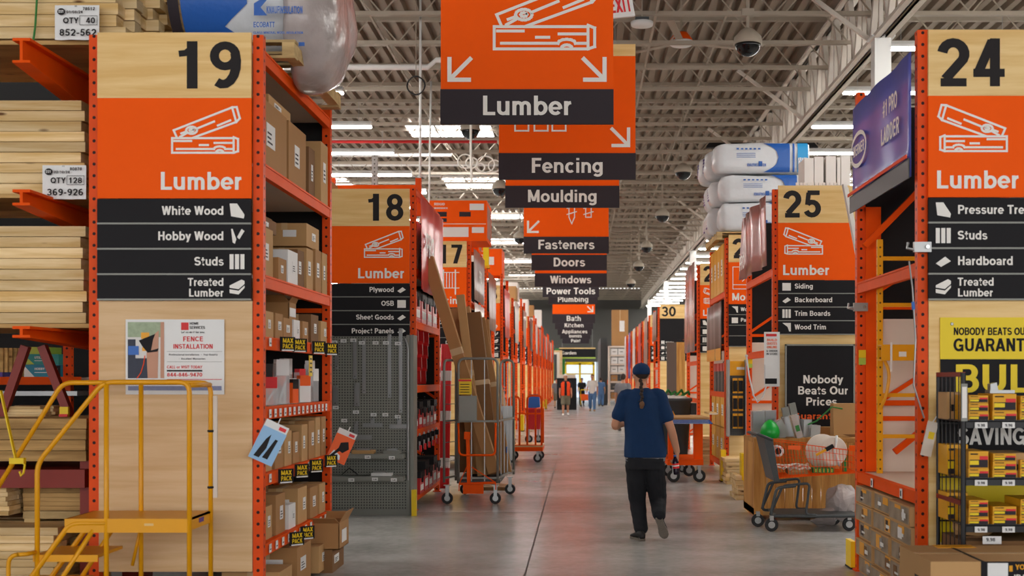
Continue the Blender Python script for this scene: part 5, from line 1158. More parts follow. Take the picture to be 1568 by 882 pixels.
slab((X(760,17.1),17.1,.33), at(744,490,17.25), .09, .14, 'upright brown carton near the right rail of the cage cart', 'card')
slab((X(724,17.2),17.2,.33), at(717,545,17.2), .38, .1, 'wide brown carton at the back of the cage cart', 'card3')
slab((X(787,24.1),24.1,.335), at(765,590,24.3), .09, .04, 'pale board leaning on the orange panel cart', 'ply', 'leaning_board')
o = tag(MB().box(-.42,.3,-.3,.3,0,.05).build('floor_mat', M['card3'], None, (X(755,18.2), 18.2, 0)), 'brown flattened carton on the floor behind the cage cart', 'carton'); 
# bundle of red pipes behind the cart, on the rack 18 end
for i in range(6):
    x = X(672+i*2.5, 18.2); o = tag(MB().tube([(x,18.3,0),(x+.03,18.4,2.15)], .022, 8).build('red_pole', M['redb'], None, smooth=True), 'red and white pole standing between rack 18 and rack 17', 'pole', 'red poles between rack 18 and rack 17')
    mb = MB()
    for z in (.3, 1.0, 1.6): mb.tube([(x+.004+.014*z,18.3+.046*z,z),(x+.004+.014*(z+.15),18.3+.046*(z+.15),z+.15)], .0235, 8)
    mb.build('white_band', M['paper'], o)
o = thing('half_hidden_sign', 'white sign with large black letters behind the cage cart', 'sign', (X(671,18.9), 18.9, Z(592,18.9))); MB().box(0,.2,0,.02,0,.38).build('sheet', M['paper'], o); MB().box(.06,.12,.02,.05,-o.location.z,.38).build('stand', M['steel'], o); mb = MB(); write(mb,'AN',.005,.2,.13,-.003,'L',w=.17); write(mb,'IL',.02,.02,.13,-.003,'L',w=.1); mb.build('lettering', M['letter_dark'], o)
# orange panel cart
pc = thing('panel_cart', 'orange panel cart with tall frames beyond the cage cart', 'cart', (0,0,0)); Q0, Q1 = 23.8, 24.9
x0, x1 = X(778,Q0), X(831,Q0)
MB().box(x0, x1, Q0, Q1, .22, .3).build('frame', M['orange'], pc); MB().box(x0, x1, Q0, Q1, .3, .33).build('deck', M['ply'], pc)
U(pc, x0+.02, x0+.22, Q0+.02, Q0+.02, .3, Z(607,Q0), 'orange', .02); U(pc, x0+.37, x1-.02, Q0+.03, Q0+.03, .3, Z(606,Q0), 'orange', .02); U(pc, x1-.14, x1-.02, Q0+.03, Q1-.1, .3, Z(626,Q0), 'orange', .018)
for z in (.95, .33): mb = MB(); mb.bar((x0,Q0+.02,z),(x1,Q0+.02,z),.03); mb.build('cross_bar', M['orange'], pc)
for x, y in ((x0+.07,Q0+.06),(x1-.1,Q0+.06),(x0+.07,Q1-.1),(x1-.08,Q1-.1)): caster(pc, x, y, .085, .045, 'y', .22)
# small red hand truck and dark bundle further along
o = thing('red_bin', 'red bin on dark wheels standing beyond the orange panel cart', 'bin', (X(817,31), 31, 0)); MB().prism([(-.17,.35),(.17,.35),(.2,.85),(-.2,.85)], -.2, .2).build('tub', M['red'], o); MB().box(-.21,.21,-.21,.21,.85,.88).build('rim', M['redb'], o)
for s in (-.12,.12): caster(o, s, 0, .1, .05, 'y', .35)
o = tag(MB().prism([(-.15,0),(.15,0),(.13,.3),(-.13,.3)], -.12, .12).build('blue_jacket', M['blue'], None, (X(818,31), 31, .885)), 'blue bag lying on the red bin', 'bag'); MB().box(-.1,.1,-.06,.06,.3,.34).build('strap', M['navy'], o)
for k in range(8):
    d = 27+k*5.3; o = tag(MB().box(-.05,.05,-.3,.3,0,.5).build('yellow_floor_guard', M['yellow2'], None, (-1.78, d+.3, 0)), 'yellow guard at a rack foot, %s beyond the orange panel cart' % ORD[k], 'guard'); MB().box(-.06,.06,-.31,.31,.0,.02).build('foot', M['sign_black'], o)

# ------------------------------------------------------------------ right side: bay of rack 24
ys = thing('yellow_ladder_frame', 'yellow ladder frame with rungs standing inside the open bay of rack 24', 'ladder', (0,0,0)); YD = 10.0
a0, a1 = X(1347,YD), X(1347,YD)+.8
PM = post_mat('yellow steel with holes', '#e8a213', '#6b4506', .075, .008)
for x, zt_ in ((a0, Z(367,YD)), (a1, Z(367,YD))): MB().box(-.022,.022,-.02,.02,0,zt_-.87).build('side_rail', PM, ys, (x, YD, .87))
for p in (396, 467, 605, 668): MB().box(a0, a1, YD-.015, YD+.015, Z(p+3,YD), Z(p-3,YD)).build('rung', M['yellow'], ys)
mb = MB(); zt_, zb = Z(530,YD-.1), Z(550,YD-.1); mb.box(a0-.02, a1, YD-.14, YD-.13, zb, zt_); mb.box(a0-.02, a1, YD-.14, YD-.02, zt_, zt_+.012); mb.box(a0-.02, a1, YD-.14, YD-.02, zb-.012, zb); mb.build('wide_bracket', M['yellow'], ys)
mb = MB(); mb.tube(corner([(a0+.02,YD-.06,zb),(a0+.07,YD-.06,zb-.1),(a0+.04,YD-.06,zb-.3),(a0,YD-.02,zb-.4)], .08), .014, 8); mb.build('curved_arm', M['yellow'], ys)
mb = MB(); 
for u in (.12,.25): mb.box(a0+u, a0+u+.06, YD-.142, YD-.14, zb+.02, zb+.06)
mb.box(a0+.05, a0+.065, YD-.15, YD-.14, zb-.1, zt_+.03); mb.build('sticker', M['paper'], ys)
r24 = [o for o in S.objects if o.get('label','').startswith('tall orange rack at the near right')][0]
mb = MB(); mb.bar((XR+.04, 10.35, Z(378,10.4)), (XR+.55, 10.35, Z(378,10.4)+.52), .05); mb.build('brace', M['orange'], r24)
mb = MB(); mb.bar((XR+.3, 10.38, 1.02), (XR+.9, 10.38, 1.5), .05); mb.build('brace', M['orange'], r24)
MB().box(XR+.072, XR+.2, 10.44, 10.49, .85, 3.1).build('side_plate', M['orange'], r24)
MB().box(XR+.07, XR+1.2, 10.42, 10.47, Z(621,10.45), Z(613,10.45)).build('brace', M['orange'], r24)
for p, d in ((470,10.4),(376,8.52)):
    y_ = d; o = thing('steel_clamp', 'galvanised clamp bolted to the %s post of rack 24' % ('far' if d > 9 else 'near'), 'clamp', (XR+.02, d, Z(470 if d > 9 else 378, d)))
    MB().box(-.06,.06,0,.03,-.035,.035).build('plate', M['steel'], o); MB().lathe([(.014,-.01),(.014,.01)], 8, Matrix.Translation((.03,-.008,0)) @ Matrix.Rotation(math.pi/2,4,'X')).build('bolt', M['chrome'], o)
    MB().tube([(-.1,.01,.03),(-.11,.0,-.01),(-.06,.0,-.02)], .01, 6).build('loop', M['steel'], o)
o = thing('hanging_scanner_tag', 'grey label holder on a cord hanging from the near post of rack 24', 'tag', at(1423, 672, 8.45)); o.rotation_euler = (0, .22, 0)
MB().box(-.035,.035,-.01,.01,-.12,.12).build('card', M['cream'], o); MB().box(-.015,.025,-.012,-.01,.0,.05).build('yellow_mark', M['yellow2'], o); MB().tube([(0,0,.12),(.03,0,.2)], .004, 6).build('cord', M['paper'], o)
o = MB().tube([at(1392,400,8.45), at(1397,440,8.42), at(1402,520,8.45), at(1399,590,8.45), at(1415,640,8.45)], .006, 6).build('cord', M['steel']); tag(o, 'thin grey cord hanging down the near post of rack 24', 'cord'); MB().tube([at(1398,462,8.42), at(1399,474,8.42)], .012, 8).build('blue_tape', M['blue'], o)
for nm, xp, d, zz in (('far post of rack 24', XR+.04, 10.52, 1.56), ):
    pass
for xa_, d_, py_, nm in ((XR,10.52,548,'far post of rack 24'),(X25-.0,17.55,557,'post beside the narrow quote sign')):
    o = thing('inspection_sticker', 'small yellow and white sticker on the %s' % nm, 'sticker', (xa_+.036, d_-.1 if d_ < 12 else d_-.1, Z(py_,d_)))
    MB().box(-.03,.03,-.004,0,.0,.065).build('yellow_label', M['yellow2'], o); MB().box(-.03,.03,-.004,0,-.06,-.002).build('white_label', M['lime'], o)
for nm, z, ys_ in (('lower shelf beam of rack 24', .80, (9.0, 9.9)),):
    for k, y in enumerate(ys_):
        o = MB().box(-.004, 0, -.03, .03, -.035, .035).build('shelf_label', M['paper'], None, (XR-.005, y, z)); tag(o, 'white label on the %s, %s from the near post' % (nm, ORD[k]), 'label'); MB().box(-.005,-.004,-.015,.015,-.02,.02).build('print', M['letter_dark'], o)
# printed cartons below the shelf
M['lam'] = plain('printed photo carton', '#8d7d68', .5, var=.65, scale=9)
for r in range(5):
    for c in range(3):
        z = r*.148; y = 8.97+c*.62; off = random.uniform(-.03,.02)
        o = thing('flooring_carton', 'printed flat carton under rack 24, %s layer up, %s from the near post' % (ORD[r], ORD[c]), 'carton', (XR+.0+off+.3, y, z))
        MB().box(-.3, .3, -.29, .29, 0, .142).build('carton', M['card2'], o); MB().box(-.303, -.3, -.27, .27, .012, .13).build('photo_print', M['lam'], o); q1 = random.uniform(-.27,.0); MB().box(-.305,-.303,q1,q1+.16,random.choice((.02,.07,.1)),.127).build('orange_band', M['yellow'], o)
        q2 = random.uniform(-.2,.1); MB().box(-.307,-.305,q2,q2+random.uniform(.04,.12),.03,.11).build('dark_print', M[random.choice(['sign_grey','paper','steel','card3'])], o); MB().box(-.309,-.307,q2-.05,q2+.05,.05,.06+random.uniform(0,.03)).build('pale_print', M['paper'], o)
o = tag(MB().box(-.02,.02,-.1,.1,0,.24).build('yellow_floor_guard', M['yellow2'], None, (XR-.01, 10.66, 0)), 'yellow guard on the floor at the far post of rack 24', 'guard'); MB().box(-.025,.025,-.11,.11,0,.015).build('foot', M['sign_black'], o)

# yellow bulk-savings sign on the panel of rack 24
bs = thing('bulk_savings_sign', 'yellow and black bulk savings board on the maple panel of rack 24', 'sign', (X(1440,8.55), 8.555, Z(830,8.55))); BW = 1.05
def zz(p): return Z(p,8.55)-Z(830,8.55)
MB().box(0, BW, 0, .01, zz(830), zz(486)).build('board', M['yellow_sign'], bs)
MB().box(0, BW, -.002, .0, zz(725), zz(550)).build('black_field', M['sign_black'], bs)
k_ = 8.55/F
mb = MB(); write(mb, 'NOBODY BEATS OUR', 20*k_, zz(513), 11.5*k_, -.003, 'L', w=118*k_); write(mb, 'GUARANTEE', 20*k_, zz(538), 20*k_, -.003, 'L', w=138*k_)
write(mb, 'ON MULTIPLE PRODUCTS WHEN', 30*k_, zz(815), 9*k_, -.003, 'L'); write(mb, 'SAVE MORE ACROSS', 30*k_, zz(828), 9*k_, -.003, 'L'); mb.build('lettering', M['sign_black'], bs)
mb = MB(); write(mb, 'BULK', 20*k_, zz(601), 43*k_, -.004, 'L', squeeze=1.3); mb.build('lettering', M['yellow_sign'], bs)
mb = MB(); write(mb, 'SAVINGS', 26*k_, zz(681), 26*k_, -.004, 'L', off=.04, squeeze=1.0); mb.build('lettering', M['letter'], bs)
MB().lathe([(.012,0),(.008,.004)], 10, Matrix.Translation((X(1458,8.55)-X(1440,8.55),-.001,zz(496))) @ Matrix.Rotation(math.pi/2,4,'X')).build('screw', M['steel'], bs)

# black wire display rack with yellow boxes
W0, W1 = 7.9, 8.45; wx0, wx1 = 2.466, 3.35
wr = thing('wire_display_rack', 'black wire display rack full of yellow fastener boxes at the right edge', 'rack', (0,0,0))
for x in (wx0, wx1):
    for y in (W0, W1): MB().tube([(x,y,0),(x,y,1.68)], .018 if y == W0 else .014, 10).build('post', M['blackm'], wr)
SH = [1.37, 1.0, .70]
for z in SH:
    mb = MB()
    for y in (W0, W1): mb.bar((wx0,y,z),(wx1,y,z),.012); mb.bar((wx0,y,z-.035),(wx1,y,z-.035),.01)
    mb.box(wx0, wx1, W0, W1, z-.006, z-.001); mb.box(wx0, wx1, W0-.006, W0, z-.045, z); mb.build('shelf', M['blackm'], wr)
mb = MB()
for i in range(7): y = W0+(W1-W0)*i/6; mb.bar((wx0,y,.02),(wx0,y,1.66),.006)
for z in (.3,.7,1.0,1.37): mb.bar((wx0,W0,z),(wx0,W1,z),.009)
mb.build('side_grid', M['blackm'], wr); MB().bar((wx0,W0,1.67),(wx0,W1,1.67),.03).build('top_bar', M['redpost'], wr)
MB().bar((wx0,W0,.84),(wx0,W1,.84),.03).build('side_bar', M['redpost'], wr)
o = MB().box(-.02,.02,-.006,0,-.12,.12).build('label_strip', M['grey'], None, (wx0+.0, W0-.02, 1.49)); tag(o, 'grey strip clipped to the front post of the wire rack', 'strip'); MB().box(-.015,.015,-.008,-.006,-.1,.1).build('print', M['letter'], o)
def fbox(x, z, w_, h_, label, kind=0, y=W0+.01, dp=.3):
    o = thing('fastener_box', label, 'box', (x, y, z)); 
    MB().box(0, w_, 0, dp, 0, h_).build('carton', M['yel_card' if kind != 2 else 'card2'], o)
    if kind != 2:
        MB().box(w_*.05, w_*.97, -.002, 0, .004, h_*.5).build('grey_print', M['sign_grey'], o); MB().box(w_*.55, w_*.97, -.004, -.002, h_*.5, h_*.72).build('red_label', M['redb'], o); MB().box(w_*.05, w_*.5, -.004, -.002, h_*.2, h_*.45).build('yellow_label', M['yellow_sign'], o)
        mb = MB(); mb.box(w_*.08, w_*.46, -.004, -.002, h_*.8, h_*.88); mb.build('print', M['letter_dark'], o)
    else: mb = MB(); mb.box(w_*.2, w_*.75, -.002, 0, h_*.3, h_*.55); mb.build('print', M['letter_dark'], o)
rows = ['top', 'middle', 'bottom']
for r, z in enumerate(SH):
    nn = 0
    for c, (px_, wpx) in enumerate(((1483,31),(1520,37),(1562,34),(1600,34))):
        x = X(px_, W0+.01); w_ = wpx*W0/F
        hs = ((.06,.055,.05),(.065,.11,.0),(.05,.06,.05),(.06,.06,.0))[(c+r) % 4]
        zz_ = z+.001
        for q, h_ in enumerate(hs):
            if h_: fbox(x+.002*q, zz_, w_*(1-.03*q), h_-.002, 'yellow and grey fastener box, %s wire shelf, column %s, %s up' % (rows[r], ORD[c], ORD[q])); zz_ += h_
    fbox(X(1450,8.2), z+.001, .14, .18 if r != 1 else .2, 'tan and yellow carton behind the side grid, %s wire shelf' % rows[r], 2 if r == 0 else 0, 8.2, .2)
    for c, px_ in enumerate((1501,1543)):
        o = MB().box(-.04,.04,-.006,0,-.025,.012).build('price_label', M['paper'], None, (X(px_,W0), W0-.012, z-.02)); tag(o, 'white price label on the %s wire shelf edge, %s from the front post' % (rows[r], ORD[c]), 'label'); mb = MB(); write(mb, '9.98', 0, -.016, .018, -.008); mb.build('lettering', M['letter_dark'], o)
fbox(X(1532,W0), 1.001, .2, .16, 'plain tan open carton at the centre of the middle wire shelf', 2, W0+.05)
o = thing('large_price_card', 'larger white price card below the bottom shelf of the wire rack', 'label', (X(1518,W0), W0-.014, .60)); MB().box(-.06,.06,0,.004,-.02,.03).build('card', M['paper'], o); mb = MB(); write(mb,'9.98',-.01,-.002,.022,-.002); mb.build('lettering', M['letter_dark'], o)
o = thing('steel_hanger_pile', 'pile of steel hangers on top of the highest fastener boxes', 'hardware', (X(1527,7.99), 8.0, 1.37+.178)); MB().box(-.06,.1,-.05,.05,0,.02).build('hanger', M['steel'], o); MB().prism([(-.05,.02),(0,.02),(-.01,.07),(-.05,.06)], -.03, .03).build('bracket', M['steel'], o)
o = thing('paper_bag', 'crumpled brown paper bag low behind the side grid of the wire rack', 'bag', (2.62, 8.2, .60)); mb = MB(); mb.rings([((0,0,0),.1,.1),((0,0,.04),.13,.12),((0,0,.12),.12,.1),((-.02,0,.17),.06,.05)], Vector((1,0,0)), Vector((0,1,0)), 20); crumple(mb, .02, 12); shade(mb.build('bag', M['card2'], o)); MB().box(-.08,.08,-.08,.08,-.01,.0).build('base', M['card3'], o)
tag(MB().box(2.48, 3.3, 7.95, 8.42, .03, .59).build('base_carton', M['card3']), 'brown carton filling the foot of the wire rack', 'box')
# the big carton in the right foreground
bc = thing('foreground_carton', 'large brown carton with black printed band in the right foreground', 'box', (0,0,0)); bx0, by0, by1, bz = 2.0, 7.0, 7.68, .60
MB().box(bx0, bx0+1.35, by0, by1, 0, bz).build('carton', M['card2'], bc)
mb = MB(); mb.box(bx0, bx0+1.35, (by0+by1)/2-.028, (by0+by1)/2+.028, bz, bz+.001); mb.build('packing_tape', M['tape'], bc)
o = MB().box(X(1502,7), bx0+1.351, by0-.003, by0, 0, bz+.001).build('printed_band', M['sign_black'], bc)
MB().box(X(1502,7), X(1502,7)+.02, by0, by1, bz, bz+.002).build('band_edge', M['sign_black'], bc)
MB().box(X(1512,7), X(1543,7), by0-.006, by0-.003, Z(905,7), Z(862,7)).build('white_label', M['paper'], o)
mb = MB(); mb.box(X(1545,7), X(1550,7), by0-.006, by0-.003, Z(875,7), Z(866,7)); write(mb, 'YOUR', X(1554,7), Z(872,7), .03, -0.0+by0-.006, 'L'); mb.build('orange_print', M['yellow'], o)
mb = MB(); write(mb, "'BA", X(1552,7), Z(889,7), .035, by0-.006, 'L'); mb.build('lettering', M['letter'], o)
MB().box(X(1440,7.5), X(1500,7.5), by1-.12, by1+.0, bz, bz+.003).build('yellow_print', M['yellow'], bc)
mb = MB(); mb.box(bx0-.002, bx0, by0+.25, by0+.33, .38, .48); mb.build('print', M['letter_dark'], bc)

# ------------------------------------------------------------------ rack 25 front: price board, hanging sign, crate, cart
pb = thing('price_board', 'black framed board reading Nobody Beats Our Prices below the number 25', 'sign', (X(1202,15.1), 15.1, Z(690,15.1))); PW2, PH2 = X(1309,15.1)-X(1202,15.1), Z(527,15.1)-Z(690,15.1)
MB().box(0, PW2, 0, .015, 0, PH2).build('board', M['sign_black'], pb)
mb = MB()
for a, c, e, g in ((0,.02,0,PH2),(PW2-.02,PW2,0,PH2),(0,PW2,PH2-.02,PH2)): mb.box(a, c, -.012, .015, e, g)
mb.build('frame', M['grey'], pb)
kk = 15.1/F; mb = MB(); cxp = X(1260,15.1)-X(1202,15.1)
for s, p, w_ in (('Nobody', 587, 62), ('Beats Our', 604, 78), ('Prices.', 621, 53)): write(mb, s, cxp-(0 if p != 604 else -.0), Z(p,15.1)-Z(690,15.1), 12.5*kk, -.003, w=w_*kk)
mb.build('lettering', M['letter'], pb)
mb = MB(); write(mb, 'Guaranteed', cxp-.02, Z(642,15.1)-Z(690,15.1), 10*kk, -.003, w=86*kk); mb.build('lettering', M['letter_or'], pb)
MB().box(X(1309,15.05), X(1312.5,15.05), 15.0, 15.08, .1, Z(530,15.05)).build('edge_channel', M['steel'], pb)
hs_ = thing('quote_sign', 'narrow white hanging sign about building quotes online, on the near post of rack 25', 'sign', (X(1171,15.1), 15.15, Z(592,15.15))); HW, HH = X(1195,15.1)-X(1171,15.1), Z(508,15.1)-Z(592,15.1)
MB().box(0, HW, 0, .006, 0, HH).build('panel', M['paper'], hs_)
mb = MB()
for i, s in enumerate(('BUILD','QUOTES','ONLINE')): write(mb, s, HW/2, HH*(.83-.065*i), HH*.046, -.003, w=HW*.66)
mb.build('lettering', M['letter_or'], hs_)
mb = MB()
for i, s in enumerate(('& ORDER','IN STORE')): write(mb, s, HW/2, HH*(.635-.055*i), HH*.036, -.003, w=HW*.72)
mb.build('lettering', M['letter_dark'], hs_)
mb = MB(); mb.box(HW*.12, HW*.8, -.004, 0, HH*.92, HH*.965); mb.build('logo', M['letter_red'], hs_)
o = MB().box(HW*.05, HW*.85, -.02, 0, HH*.05, HH*.4).build('leaflet', M['paper'], hs_); MB().box(HW*.05, HW*.8, -.022, -.02, HH*.05, HH*.15).build('leaflet_foot', M['sign_black'], hs_)
# cord to the post
o = MB().tube([at(1143,545,15.0), at(1147,575,15), at(1154,606,15), at(1160,616,15), at(1168,608,15), at(1173,592,15)], .01, 6).build('cord', M['paper']); tag(o, 'white cord looping between the posts of rack 25', 'cord'); MB().ball(at(1143,545,15.0), .02, 8, 6).build('knot', M['rope'], o)
# wooden crate
ck = thing('wooden_crate', 'stained wooden crate bench behind the shopping cart under the aisle 25 board', 'crate', (0,0,0)); K0, K1 = 14.15, 15.05; kx0, kx1 = X(1152,14.3), X(1152,14.3)+1.35; kz = Z(671,14.2)
n_ = 12
for i in range(n_):
    x = kx0+.05+(kx1-kx0-.1)*i/n_; MB().box(x, x+(kx1-kx0-.1)/n_-.006, K0+.03, K0+.05, .14, kz-.05).build('front_slat', M['crate'], ck)
MB().box(kx0, kx1, K0, K1, kz-.05, kz).build('top', M['crate'], ck); MB().box(kx0, kx0+.1, K0, K0+.09, .02, kz-.05).build('corner_post', M['crate'], ck); MB().box(kx1-.1, kx1, K0, K0+.09, .02, kz-.05).build('corner_post', M['crate'], ck)
MB().box(kx0, kx0+.02, K0+.09, K1, .05, kz-.05).build('side_panel', M['crate'], ck); MB().box(kx0, kx1, K0+.02, K1, .06, .14).build('base', M['pine_dark'], ck)
# goods on the crate
def wrapped(px, py0, py1, wpx, d, rot, label, mat='film', m2='dgrey', sticker=None):
    b0 = at(px, py1, d); h_ = (py1-py0)*d/F; w_ = wpx*d/F; o = thing('wrapped_package', label, 'package', (b0.x, b0.y, max(b0.z, kz+.001))); o.rotation_euler = (0, rot, .1)
    mb = MB(); mb.box(-w_/2, w_/2, -.07, .07, 0, h_); crumple(mb, .01, 20); MB().box(-w_/2+.01, w_/2-.01, -.06, .06, .01, h_-.01).build('goods', M[m2], o); mb.build('film', M['clear'], o)
    if sticker: MB().box(-w_*.3, w_*.3, -.075, -.07, h_*.3, h_*.55).build('sticker', M[sticker], o)
wrapped(1160, 630, 670, 18, 14.5, 0, 'grey duct box in film at the near corner of the crate'); wrapped(1178, 630, 670, 17, 14.6, 0, 'second grey duct box in film beside the green object')
wrapped(1200, 645, 672, 18, 14.4, -.5, 'wrapped grey fitting leaning beside the green object', m2='grey'); wrapped(1214, 640, 672, 24, 14.6, -.15, 'bulky film-wrapped fittings at the centre of the crate', m2='steel')
wrapped(1223, 637, 674, 10, 14.25, -.28, 'narrow package with green label leaning in the cart', 'film', 'card', 'leaf'); wrapped(1234, 645, 672, 13, 14.5, 0, 'clear film bag of fittings right of the narrow package', m2='steel'); wrapped(1246, 655, 674, 15, 14.4, .05, 'grey box wrapped low near the bucket', m2='grey')
o = thing('grey_gutter_pieces', 'pair of grey square downpipe ends poking up before the price board', 'pipe', at(1211, 640, 14.7)); o.rotation_euler = (0, -.22, 0)
MB().box(-.085,-.005,-.04,.04,0,.14).build('pipe', M['grey'], o); MB().box(.005,.085,-.04,.04,.01,.17).build('pipe', M['grey'], o)
o = tag(MB().lathe([(.01,0),(.07,.01),(.105,.05),(.115,.1),(.1,.16),(.065,.21),(.02,.245)], 24).build('green_object', M['green'], None, at(1179, 675, 14.25), smooth=True), 'shiny green egg-shaped plastic dome on the crate corner', 'dome'); MB().lathe([(.09,0),(.09,.012)], 20).build('base', M['leaf'], o)
carton(tuple(at(1268, 670, 14.9)), .33, .16, .13, 'small brown carton on the crate behind the bucket', 'card2', 'none')
o = tag(crumple(MB().box(-.17,.12,-.08,.08,0,.40), .02, 3).build('brown_paper_sack', M['card2'], None, (X(1296,14.6), 14.6, kz)), 'tall brown paper sack standing at the right end of the crate', 'sack'); MB().box(-.15,.1,-.085,-.08,.0,.03).build('fold', M['card3'], o)
o = MB().tube([at(1232,652,14.45), at(1250,645,14.4), at(1274,623,14.4), at(1290,626,14.4)], .009, 6).build('green_stake', M['leaf']); tag(o, 'thin green stake leaning between packages and paper sack', 'stake')
# shopping cart
sc = thing('shopping_cart', 'grey and orange wire shopping cart loaded with a bucket, before the wooden crate', 'cart', (0,0,0)); V0, V1 = 13.15, 13.75
def vp(px, py, y=V0): return (X(px,13.3), y, Z(py,13.3))
def both(fn):
    for y in (V0, V1): fn(y)
both(lambda y: MB().tube(corner([vp(1215,742,y), vp(1186,745,y), vp(1176,788,y), vp(1312,788,y)], .05), .016, 8).build('chassis_tube', M['dgrey'], sc, smooth=True))
both(lambda y: MB().tube(corner([vp(1176,786,y), vp(1195,742,y), vp(1236,738,y), vp(1230,786,y), vp(1245,786,y)], .05), .014, 8).build('support_tube', M['dgrey'], sc, smooth=True))
MB().box(X(1185,13.3), X(1310,13.3), V0, V1, Z(788,13.3)-.0, Z(786,13.3)+.005).build('lower_tray', M['dgrey'], sc)
mb = MB(); mb.prism([(vp(1166,668)[0],vp(1166,668)[2]),(vp(1180,672)[0],vp(1180,672)[2]),(vp(1190,735)[0],vp(1190,735)[2]),(vp(1182,735)[0],vp(1182,735)[2])], V0, V1)
mb.build('back_gate', M['dgrey'], sc)
MB().tube(corner([vp(1180,673,V0), vp(1158,664,V0), vp(1154,664,V1), vp(1176,672,V1)], .04), .016, 8).build('push_handle', M['dgrey'], sc, smooth=True)
def grid_side(y, name):
    mb = MB(); T_ = [((1182,674),(1312,690)),((1184,684),(1312,697)),((1186,698),(1312,706)),((1188,712),(1312,714)),((1190,730),(1312,722))]
    for i, (a, c) in enumerate(T_): mb.bar(vp(*a, y), vp(*c, y), .009 if i in (0, 4) else .005)
    for i in range(26):
        u = i/25; a = (1182+(1312-1182)*u, 674+16*u); c = (1190+(1312-1190)*u, 730-8*u); mb.bar(vp(*a, y), vp(*c, y), .0045)
    mb.build(name, M['orange'], sc)
grid_side(V0, 'basket_side'); grid_side(V1, 'basket_side')
mb = MB()
for i in range(13): y = V0+(V1-V0)*i/12; mb.bar(vp(1190,730,y), vp(1312,722,y), .0045); mb.bar(vp(1312,690,y), vp(1312,722,y), .0045)
for z in (690, 700, 711, 722): mb.bar(vp(1312,z,V0), vp(1312,z,V1), .006)
mb.build('basket_floor', M['orange'], sc); MB().box(X(1296,13.3), X(1314,13.3), V0-.01, V0+.02, Z(689,13.3), Z(681,13.3)).build('bumper', M['orange'], sc)
MB().box(X(1203,13.3), X(1222,13.3), V0-.008, V0-.004, Z(687,13.3), Z(681,13.3)).build('name_strip', M['letter_or'], sc)
for px_, y in ((1178,V0),(1166,V0+.42),(1297,V0+.05),(1290,V1)): wheel(sc, X(px_,13.3), y, .072, .072, .035, 'y', 'caster'); MB().box(X(px_,13.3)-.02, X(px_,13.3)+.02, y-.03, y+.03, .12, .17).build('fork', M['steel'], sc)
# bucket lying in the cart
bk_ = thing('paint_bucket', 'white bucket lying with its base to the viewer in the shopping cart', 'bucket', (X(1272,13.4), 13.22, Z(689,13.4))); bk_.rotation_euler = (math.radians(86), 0, math.radians(12))
MB().lathe([(.145,.0),(.16,-.02),(.175,-.3),(.19,-.3),(.19,-.34)][::-1], 30).build('pail', M['cream'], bk_, smooth=True)
MB().lathe([(.13,0),(.145,.006)], 30).build('base', M['cream'], bk_)
MB().tube([(.03,.165,.012),(.02,.1,.02),(-.005,.0,.02),(.04,-.12,.02),(.06,-.16,.0)], .014, 8).build('strap', M['paper'], bk_, smooth=True)
o = thing('pruning_tool', 'yellow and black tool lying across the bucket base', 'tool', at(1262, 690, 13.1)); o.rotation_euler = (0, -.5, 0); MB().box(-.1,.02,-.015,.015,-.012,.012).build('handle', M['yellow'], o); MB().box(.02,.11,-.02,.02,-.02,.02).build('head', M['sign_black'], o)
o = thing('tape_roll', 'white roll with dark core in the shopping cart below the green dome', 'roll', (X(1189,13.35), 13.3, Z(690,13.35))); R_ = Matrix.Rotation(math.pi/2,4,'X'); MB().lathe([(.03,-.06),(.062,-.06),(.062,.06),(.03,.06)], 22, R_).build('roll', M['paper'], o, smooth=True); MB().lathe([(.036,-.063),(.036,.063)], 18, R_).build('core', M['hair'], o)
for k in range(3):
    pts = [(X(1196+14*k+13*math.cos(i*.63),13.4), 13.35+.1*math.sin(i*.9+k), Z(722,13.4)+.03+.05*abs(math.sin(i*.4+k))) for i in range(14)]
    o = MB().tube(pts, .011, 7).build('rope_coil', M['rope']); tag(o, 'white rope loops in the shopping cart, %s bundle from the handle' % ORD[k], 'rope'); MB().ball(pts[0], .018, 8, 6).build('knot', M['rope'], o)
o = MB().box(X(1240,13.5), X(1272,13.5), 13.3, 13.5, Z(723,13.4), Z(716,13.4)).build('green_package', M['leaf']); tag(o, 'green striped flat package on the shopping cart floor', 'package')
mb = MB()
for i in range(5): mb.box(X(1243+6*i,13.5), X(1245+6*i,13.5), 13.295, 13.3, Z(722,13.4), Z(717,13.4))
mb.build('stripe', M['lime'], o)
o = MB().box(X(1290,13.4), X(1296,13.4), 13.35, 13.4, Z(722,13.4), Z(688,13.4)).build('dark_bottle', M['leaf']); tag(o, 'dark green bottle standing at the front of the shopping cart', 'bottle'); MB().box(X(1291,13.4), X(1295,13.4), 13.36, 13.39, Z(688,13.4), Z(684,13.4)).build('cap', M['letter_or'], o)
o = tag(crumple(MB().box(X(1205,13.5), X(1236,13.5), 13.4, 13.65, Z(726,13.5), Z(713,13.5)), .02, 9).build('brown_pad', M['card']), 'crumpled brown pad under the ropes in the shopping cart', 'paper'); MB().box(X(1210,13.5), X(1230,13.5), 13.39, 13.4, Z(722,13.5), Z(717,13.5)).build('fold', M['card2'], o)
# plastic film heap under the cart
for k, (px_, py_, rx, rz_, lb) in enumerate(((1288,768,.17,.2,'big crumpled clear plastic heap under the cart basket'),(1262,790,.16,.09,'flat clear plastic film on the floor under the cart'))):
    mb = MB(); mb.ball((0,0,0), (rx, .15, rz_), 28, 18); crumple(mb, .06, 8, k*3); o = mb.build('plastic_film', M['film'], None, (X(px_,13.6), 13.6, max(rz_+.02, Z(py_,13.6)))); tag(o, lb, 'plastic film')
